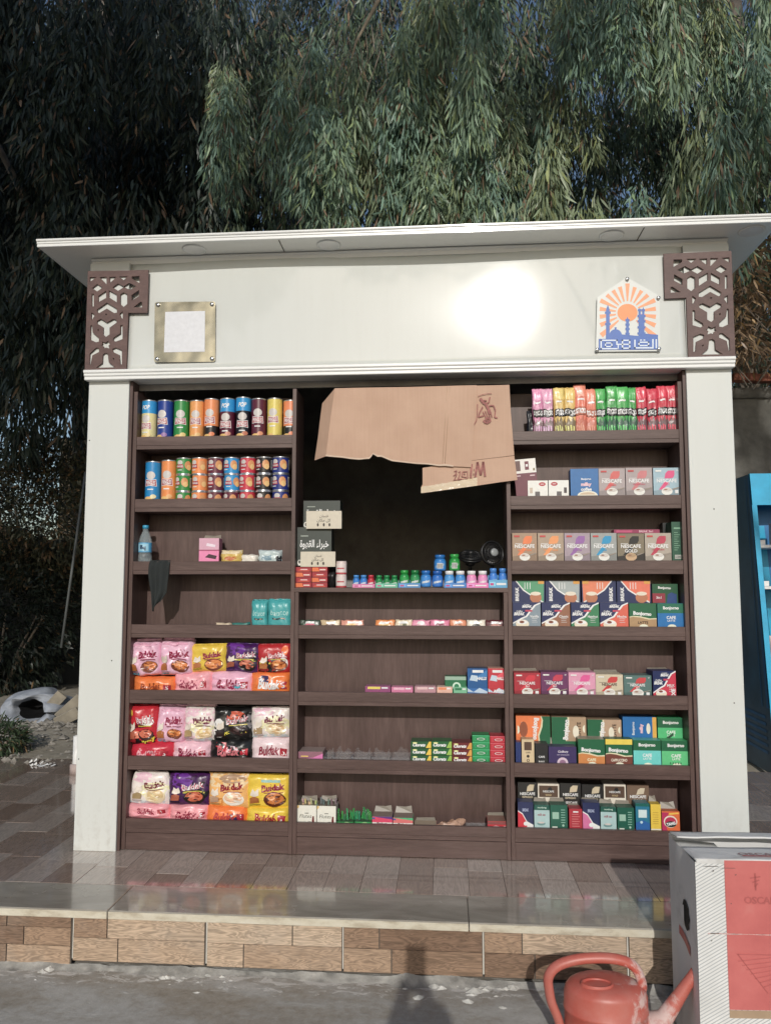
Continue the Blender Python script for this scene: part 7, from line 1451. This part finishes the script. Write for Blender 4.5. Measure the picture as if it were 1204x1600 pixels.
# dry creeper on the side wall
p = at(1185, 520, 3.7)
me = leaves_mesh('dry_leaves', *tassels(field_spots(2.2, 4.4, 3.38, 4.4, 0.16, 0.16, lambda x, z: 3.55, -0.9, 69.0), 46, 0.17, 0.34, Lr=(0.06, 0.14), Wr=(0.012, 0.026), green=(0.36, 0.25, 0.15), brown=0.45, splay=2.4))
root = empty('dry_creeper', (0, 0, 0), 'dry brown creeper heaped over the top of the side wall', 'creeper'); o = bpy.data.objects.new('foliage', me); COL.objects.link(o); o.parent = root; tag(o, kind='stuff')
mb = MB()
for k in range(40):
    x = random.uniform(2.3, 4.1); z = random.uniform(3.3, 4.0); mb.tube([(x, 3.6, z), (x + random.uniform(-.2, .2), 3.5, z - .2), (x + random.uniform(-.3, .3), 3.45, z - .45)], 0.006, 5)
mb.build('stem', M['bark'], root)
# unseen tree added behind the photographer to shade the foliage at the plaque end
shade, trS = limb_tree('unseen leafy tree added behind the photographer to shade the plaque end', -6.2, -10.2, ZG, 11.5, 0.34, name='shade_tree')
n = 20000; P = np.stack([rng.uniform(-10.5, -1.55, n), rng.uniform(-12.6, -8.2, n), rng.uniform(6.2, 16.6, n)], 1)
cxs = (P[:, 0] + 6.3) / 4.3; czs = (P[:, 2] - 11.4) / 5.2; wob = np.array([0.22 * noise.noise(Vector(tuple(q * 0.6))) for q in P]); keep = (np.abs(cxs) ** 3.2 + np.abs(czs) ** 3.2) < 1 + wob
P = P[keep]; P[:, 2] += (-8.2 - P[:, 1]) * 0.42
def shade_crown(t_, P):
    n = len(P); D = rng.normal(0, 0.6, (n, 3)); D[:, 2] -= 0.6
    me = leaves_mesh('crown', P - np.array(t_.location), D, rng.uniform(0.26, 0.46, n), rng.uniform(0.12, 0.22, n), np.array((0.06, 0.09, 0.04)) * rng.uniform(0.7, 1.3, (n, 1))); o = bpy.data.objects.new('crown', me); COL.objects.link(o); o.parent = t_; tag(o, kind='stuff')
shade_crown(shade, P)
open_t, trO = limb_tree('unseen open tree added behind the photographer for patchy shade on the leaves', 4.6, -12.0, ZG, 13.0, 0.30, name='shade_tree')  # put in out of view to break the sunlight on the eucalyptus
n = 15000; P = np.stack([rng.uniform(-1.4, 10.5, n), rng.uniform(-13.2, -10.6, n), rng.uniform(8.3, 18.0, n)], 1)
keep = np.array([noise.noise(Vector((q[0] * 0.62, q[1] * 0.25, (q[2] + 0.45 * q[1]) * 0.62))) + 0.35 * noise.noise(Vector((q[0] * 1.9, 4, (q[2] + 0.45 * q[1]) * 1.9))) > 0.20 for q in P]); P = P[keep]; P[:, 2] += (-10.6 - P[:, 1]) * 0.42
shade_crown(open_t, P); limbs(open_t, trO, [(-3, 0, 10), (3, 0.5, 11), (1.5, -1, 8.5), (-1.5, 0.5, 14), (3.5, 0, 14)], 0.12)
limbs(shade, trS, [(-3, 0, 8), (3, 0.5, 8.5), (2, -1, 6.5), (-2, 1, 6.5), (0.5, 0, 12)], 0.14)

# ================================================================== THINGS AROUND THE KIOSK
# side wall with a few bare bricks
root = empty('boundary_wall', (4.0, 4.05, 0), 'old grey rendered wall beyond the blue display stand', 'wall'); mb = MB()
mb.box(-1.9, 5.0, -0.12, 0.12, -0.1, 3.04); mb.build('wall_body', M['wall'], root)
mb = MB(); mb.grid(lambda a, b: (-1.92 + 6.9 * a, -0.15 + 0.30 * b, 3.05 + 0.03 * noise.noise(Vector((a * 30, b * 4, 1)))), 60, 4); o = mb.build('coping', M['wall'], root); sd = o.modifiers.new('t', 'SOLIDIFY'); sd.thickness = 0.10; sd.offset = -1
for k in range(9): q = onebox('brick', -1.85 + k * 0.25, -1.63 + k * 0.25, -0.17, -0.06, 3.10 + 0.01 * (k % 3), 3.17 + 0.01 * (k % 3), M['brick'], root, 0.004); q.rotation_euler.z = random.uniform(-0.08, 0.08)
# dark fence, pole, far house
root = empty('sheet_fence', (-5.0, 5.6, 0), 'near-black sheet fence standing in for the deep shade behind the yard', 'fence')
for k in range(8): onebox('panel', -3.3 + k * 0.9, -2.405 + k * 0.9, -0.02 - 0.01 * (k % 2), 0.0, -0.06, 1.72, M['darkwall'], root)  # dark sheets stand where the shaded hedge is almost black
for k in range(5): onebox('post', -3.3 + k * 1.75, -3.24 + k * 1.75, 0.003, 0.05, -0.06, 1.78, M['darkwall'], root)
pa, pb = at(134, 738, 3.6), at(96, 1012, 3.6); mb = MB(); mb.tube([tuple(pb), tuple(pb.lerp(pa, 0.5)), tuple(pa)], 0.012, 10)
o = mb.build('metal_pole', plain('grey_pole', (0.12, 0.13, 0.13), 0.5)); tag(o, 'thin grey pole leaning against the dark fence', 'pole')
hp_ = at(125, 700, 13.0); root = empty('far_house', (hp_.x, 13.5, 0), 'far sand coloured house wall showing past the pillar', 'house')
onebox('wall', -0.45, 2.2, -0.5, 3, -0.1, hp_.z + 0.05, M['sand'], root); onebox('roof', -0.5, 2.3, -0.6, 3.1, hp_.z + 0.053, hp_.z + 0.2, M['sand'], root)
# white sack heaped on the yard
p = onz(32, 1137, -0.02); root = empty('woven_sack', (p.x - 0.08, p.y + 0.30, -0.06), 'slumped white woven sack lying in the yard', 'sack'); mb = MB()
sxr = 0.27
def sack(a, b):      # a big bag lying on its side, its mouth rolled open towards the street
    th = a * 2 * math.pi; pr = [(0.02, 0.26), (0.07, 0.20), (0.11, 0.06), (0.135, -0.03), (0.165, -0.055), (0.20, -0.03), (0.225, 0.05), (0.235, 0.16), (0.21, 0.30), (0.02, 0.36)]
    t_ = b * (len(pr) - 1); i = min(int(t_), len(pr) - 2); g = t_ - i; r = pr[i][0] * (1 - g) + pr[i + 1][0] * g; y = pr[i][1] * (1 - g) + pr[i + 1][1] * g
    tw = th + b * 2.2; f = 1 + 0.16 * (abs(math.sin(tw * 3.5)) - 0.5) * min(1, b * 2) + 0.12 * noise.noise(Vector((math.cos(th) * 2.4, math.sin(th) * 2.4, b * 4)))
    z = 0.135 + r * f * 0.72 * math.sin(th); y += 0.045 * math.sin(tw * 3.5 + 1.0) * min(1, b * 2)
    return (1.22 * r * f * math.cos(th), y, max(0.0, z))
mb.grid(lambda a, b: sack(a, 0.24 + 0.76 * b), 84, 36); mb.build('sack_body', M['sack'], root)
mb = MB(); mb.grid(lambda a, b: sack(a, 0.24 * b), 48, 10); mb.build('sack_hollow', M['black'], root)  # inside coloured black for the shade in the sack's mouth
# broken boards and rubble
for (ua, va, ub, vb_), lab, y in (((92, 1122, 128, 1090), 'weathered board leaning on the rubble beside the white sack', 3.1), ((76, 1108, 98, 1084), 'short broken yellow board tipped on the rubble', 3.2), ((88, 1130, 124, 1112), 'dark board lying low on the rubble', 3.05)):
    a_, b_ = at(ua, va, y), at(ub, vb_, y); mb = MB(); d = (b_ - a_); mb.box(0, d.length, -0.015, 0.015, -0.05, 0.05, bev=0.004); o = mb.build('broken_board', M['plank'], None, tuple(a_)); o.rotation_euler = (0.3, -math.atan2(d.z, d.x), 0); tag(o, lab, 'board', 'broken boards on the yard')
mb = MB()
for k in range(420):
    p = onz(random.uniform(-40, 118), random.choice((random.uniform(1128, 1142), random.uniform(1130, 1200))), -0.03); r = random.uniform(0.006, 0.035) * (1.8 if random.random() < 0.1 else 1); n_ = 6; ph = random.random() * 6
    zz = -0.03 + 0.05 * noise.noise(Vector((p.x * 0.9, p.y * 0.9, 7))) if p.y > 2.2 else (0.0 if p.y < 1.7 else -0.03)
    ring = [(p.x + r * random.uniform(.6, 1.3) * math.cos(ph + k_ * 6.283 / n_), p.y + r * random.uniform(.6, 1.3) * math.sin(ph + k_ * 6.283 / n_), zz) for k_ in range(n_)]
    mb.add(ring + [(p.x, p.y, zz + r * random.uniform(.4, .9))], [(i, (i + 1) % n_, n_) for i in range(n_)])
tag(mb.build('rubble', plain('rubble', (0.26, 0.24, 0.21), 0.95, var=0.5, scale=14)), kind='stuff')
mb = MB(); p = onz(62, 1196, 0.0)
for k in range(16):
    a0 = random.random() * 6; r = random.uniform(0.01, 0.035); x = p.x + random.gauss(0, 0.05); y = p.y + random.gauss(0, 0.05); mb.add([(x, y, 0.004), (x + r, y + .01, 0.02 * random.random() + .004), (x + r * .6, y + r, 0.03 * random.random() + .004), (x - .01, y + r * .8, .006)], [(0, 1, 2), (0, 2, 3)])
o = mb.build('torn_plastic', M['white_pl']); tag(o, 'scraps of white torn plastic lying on the dusty tiles', 'litter')
# white pipe stub beside the pillar
p = onz(117, 1208, 0.0); root = empty('pipe_stub', (p.x + 0.012, p.y, 0), 'short white upright pipe with pinkish foot beside the kiosk', 'pipe'); mb = MB(); mb.lathe([(0.026, 0.06), (0.026, 0.235), (0.023, 0.235), (0.023, 0.2)], 18, cap=False); mb.build('pipe', M['white_pl'], root)
mb = MB(); mb.lathe([(0.042, 0.0), (0.042, 0.055), (0.028, 0.062)], 18); mb.build('foot', plain('pink_foot', (0.42, 0.34, 0.32), 0.7), root)

# blue display stand with sloping front
yb = 1.72; q0 = at(1170, 741, yb + 0.32); q1 = at(1204, 1186, yb); hs_ = at(1170, 741, yb + 0.32).z
root = empty('display_stand', (q0.x, yb, -0.03), 'tall blue drinks stand with sloping cyan front and white shelf edges', 'display stand')
WS = 0.72; zt_ = hs_ + 0.03
dx_bot = (q1.x - q0.x)
def sp(x, f, z): # f 0 front (sloping) .. 1 back
    k = 1 - z / zt_; yfz = 0.32 * (1 - k); return (x + dx_bot * 0.55 * k, yfz + (0.78 - yfz) * f, z)
mb = MB()
for xa, xb in ((0.0, 0.025), (WS - 0.025, WS)):
    P8 = [sp(x, f, z) for x in (xa, xb) for f in (0, 1) for z in (0.0, zt_)]; mb.add(P8, [(0, 1, 3, 2), (4, 6, 7, 5), (0, 4, 5, 1), (2, 3, 7, 6), (0, 2, 6, 4), (1, 5, 7, 3)])
mb.build('side_panel', M['navy'], root)
mb = MB(); mb.add([sp(0.026, 0.55, 0.3), sp(WS - 0.026, 0.55, 0.3), sp(WS - 0.026, 0.55, zt_ - 0.02), sp(0.026, 0.55, zt_ - 0.02)], [(0, 1, 2, 3)]); o = mb.build('back_panel', M['midblue'], root)
for k in range(3): mb = MB(); x = 0.04 + 0.05 * k; mb.add([(sp(x, 0.54, zt_ - 0.35 - 0.0)), sp(x + 0.04, 0.54, zt_ - 0.35), sp(x + 0.10, 0.54, 0.6), sp(x + 0.05, 0.54, 0.6)], [(0, 1, 2, 3)]); mb.build('light_stripe', M['cyan'], o)
mb = MB()
for k in range(6): z_ = 0.12 + 0.045 * k; a_, b_ = sp(-0.003, 0.12, z_), sp(-0.003, 0.9, z_); mb.add([(a_[0], a_[1], z_), (b_[0], b_[1], z_), (b_[0], b_[1], z_ + 0.02), (a_[0], a_[1], z_ + 0.02)], [(0, 3, 2, 1)])
o = mb.build('side_grille', M['midblue'], root); o['kind'] = 'stuff'
for f0, f1 in ((0.02, 0.07), (0.16, 0.18)):
    mb = MB(); mb.add([sp(-0.004, f0, 0.42), sp(-0.004, f1, 0.42), sp(-0.004, f1, zt_ - 0.02), sp(-0.004, f0, zt_ - 0.02)], [(0, 3, 2, 1)]); mb.build('side_trim', M['midblue'], root)
zh = at(1175, 789, yb + 0.28).z + 0.03
mb = MB(); mb.add([sp(0.0, -0.01, zh), sp(WS, -0.01, zh), sp(WS, -0.01, zt_ + 0.004), sp(0.0, -0.01, zt_ + 0.004), sp(0.0, 0.05, zh), sp(WS, 0.05, zh), sp(WS, 0.05, zt_ + 0.004), sp(0.0, 0.05, zt_ + 0.004)], [(0, 1, 2, 3), (7, 6, 5, 4), (0, 4, 5, 1), (3, 2, 6, 7), (0, 3, 7, 4), (1, 5, 6, 2)]); mb.build('header', M['cyan'], root)
mb = MB(); mb.add([sp(0.002, 1, 0), sp(WS, 1, 0), sp(WS, 1, zt_), sp(0.002, 1, zt_)], [(3, 2, 1, 0)]); mb.add([sp(0.0, 0, zt_ + 0.002), sp(WS, 0, zt_ + 0.002), sp(WS, 1, zt_ + 0.002), sp(0, 1, zt_ + 0.002)], [(0, 1, 2, 3)]); mb.build('shell', M['navy'], root)
mb = MB(); mb.add([sp(-0.004, -0.012, 0.0), sp(0.03, -0.012, 0.0), sp(0.03, -0.012, zh), sp(-0.004, -0.012, zh), sp(-0.004, 0.0, 0.0), sp(-0.004, 0.0, zh)], [(0, 1, 2, 3), (4, 0, 3, 5)]); mb.build('front_frame', M['cyan'], root)
for v_ in (851, 916, 1075): 
    z = at(1188, v_, yb + 0.2).z + 0.03; mb = MB(); a_ = sp(0.031, 0.0, z); b_ = sp(WS - 0.03, 0.5, z); mb.box(a_[0], b_[0], a_[1], b_[1], z - 0.02, z, bev=0.002); s_ = mb.build('shelf', M['white_pl'], root)
    mb = MB(); mb.box(a_[0] + 0.012, a_[0] + 0.045, a_[1] + 0.03, a_[1] + 0.031, z + 0.002, z + 0.035); mb.build('price_tag', M['white_pl'], s_)
z1 = at(1188, 851, yb + 0.2).z + 0.03 + 0.001
for k, (dx, c1, lab) in enumerate(((0.10, (214, 200, 205), 'white and pink carton on the upper shelf of the blue stand'), (0.20, (120, 170, 160), 'pale green carton on the upper shelf of the blue stand'))):
    a_ = sp(0.031 + dx, 0.0, z1 - 0.001); mb = MB(); w, h = 0.075, 0.15; mb.box(0, w, 0, 0.06, 0, h, pc(c1), bev=0.001); P = Print(w, h); P.rect(0.05, 0.1, 0.95, 0.4, (90, 140, 120)); P.rect(0.2, 0.42, 0.9, 0.9, (240, 232, 232)); P.ell(0.6, 0.68, 0.2, 0.15, (200, 60, 70), 10); P.emit(mb, lambda a, b, dd: (a, -dd, b))
    o = mb.build('milk_carton', M['card'], None, (root.location.x + a_[0], root.location.y + a_[1] + 0.04, root.location.z + z1)); tag(o, lab, 'carton')
z2 = at(1188, 1075, yb + 0.2).z + 0.03 + 0.001
for k in range(3):
    a_ = sp(0.05 + 0.13 * k, 0.0, z2); o = pouch('snack_pouch', 1190, 1204, 940, 1000, lambda P: (P.rect(0.1, 0.3, 0.9, 0.7, (232, 196, 204), 3), P.ell(0.5, 0.5, 0.25, 0.2, (206, 150, 160), 10)), ['pale pink pouch on the lower shelf of the blue stand, nearest the kiosk', 'pale pink pouch in the middle of the lower shelf of the blue stand', 'pale pink pouch farthest along the lower shelf of the blue stand'][k], 'pink pouches on the blue stand', (222, 208, 206), y=root.location.y + 0.2, d=0.05)
    sc_ = 0.12 / o.dimensions.x; o.location = (root.location.x + a_[0] + 0.06, root.location.y + a_[1] + 0.06, root.location.z + z2); o.scale = (sc_, 1, 0.36 / o.dimensions.z)

# ================================================================== THE PHOTOGRAPHER (behind the lens; only the shadow is in the picture)
PX, PY = CAMP.x + 0.065, CAMP.y - 0.50
J = {'pelvis': (PX, PY - 0.02, ZG + 0.86, 0.135), 'waist': (PX, PY - 0.02, ZG + 1.0, 0.125), 'chest': (PX, PY - 0.01, ZG + 1.22, 0.14), 'neck': (PX, PY, ZG + 1.36, 0.058), 'jaw': (PX, PY + 0.02, ZG + 1.42, 0.082), 'head': (PX, PY + 0.015, ZG + 1.50, 0.098)}
edges = [('pelvis', 'waist'), ('waist', 'chest'), ('chest', 'neck'), ('neck', 'jaw'), ('jaw', 'head')]
for s, n_ in ((-1, 'a'), (1, 'b')):
    J.update({'sh' + n_: (PX + s * 0.17, PY - 0.01, ZG + 1.28, 0.062), 'el' + n_: (PX + s * 0.17, PY + 0.30, ZG + 1.07, 0.058), 'wr' + n_: (CAMP.x + s * 0.050, CAMP.y - 0.075, CAMP.z - 0.185, 0.036), 'pa' + n_: (CAMP.x + s * 0.042, CAMP.y - 0.050, CAMP.z - 0.130, 0.030),
              'hip' + n_: (PX + s * 0.09, PY - 0.02, ZG + 0.80, 0.10), 'kn' + n_: (PX + s * 0.10, PY, ZG + 0.45, 0.062), 'an' + n_: (PX + s * 0.11, PY - 0.03, ZG + 0.09, 0.042), 'to' + n_: (PX + s * 0.13, PY + 0.13, ZG + 0.04, 0.035)})
    edges += [('chest', 'sh' + n_), ('sh' + n_, 'el' + n_), ('el' + n_, 'wr' + n_), ('wr' + n_, 'pa' + n_), ('pelvis', 'hip' + n_), ('hip' + n_, 'kn' + n_), ('kn' + n_, 'an' + n_), ('an' + n_, 'to' + n_)]
    for k in range(4):
        a_, b_ = 'fa%s%d' % (n_, k), 'fb%s%d' % (n_, k); J[a_] = (CAMP.x + s * 0.043, CAMP.y - 0.032, CAMP.z - 0.148 + 0.018 * k, 0.0095); J[b_] = (CAMP.x + s * (0.030 - 0.001 * k), CAMP.y - 0.006, CAMP.z - 0.150 + 0.017 * k, 0.008); edges += [('pa' + n_, a_), (a_, b_)]
    J['th' + n_] = (CAMP.x + s * 0.03, CAMP.y - 0.052, CAMP.z - 0.098, 0.011); edges.append(('pa' + n_, 'th' + n_))
keys = list(J); me = bpy.data.meshes.new('person'); me.from_pydata([J[k][:3] for k in keys], [(keys.index(a), keys.index(b)) for a, b in edges], []); me.materials.append(M['shirt'])
o = bpy.data.objects.new('person', me); COL.objects.link(o); tag(o, 'person standing in the street holding up a phone to take the picture', 'person')
sk = o.modifiers.new('skin', 'SKIN'); sk.use_smooth_shade = True; ly_ = me.skin_vertices[0] if me.skin_vertices else None
if ly_ is None:
    bm = bmesh.new(); bm.from_mesh(me); bm.verts.layers.skin.verify(); bm.to_mesh(me); bm.free(); ly_ = me.skin_vertices[0]
for i, k in enumerate(keys): ly_.data[i].radius = (J[k][3], J[k][3]); ly_.data[i].use_root = (k == 'pelvis')
ss = o.modifiers.new('smooth', 'SUBSURF'); ss.levels = 1; ss.render_levels = 1
mb = MB(); mb.box(CAMP.x - 0.034, CAMP.x + 0.041, CAMP.y - 0.023, CAMP.y - 0.014, CAMP.z - 0.14, CAMP.z + 0.022, bev=0.003); o = mb.build('phone', M['black']); tag(o, 'black phone held upright by the photographer', 'phone')
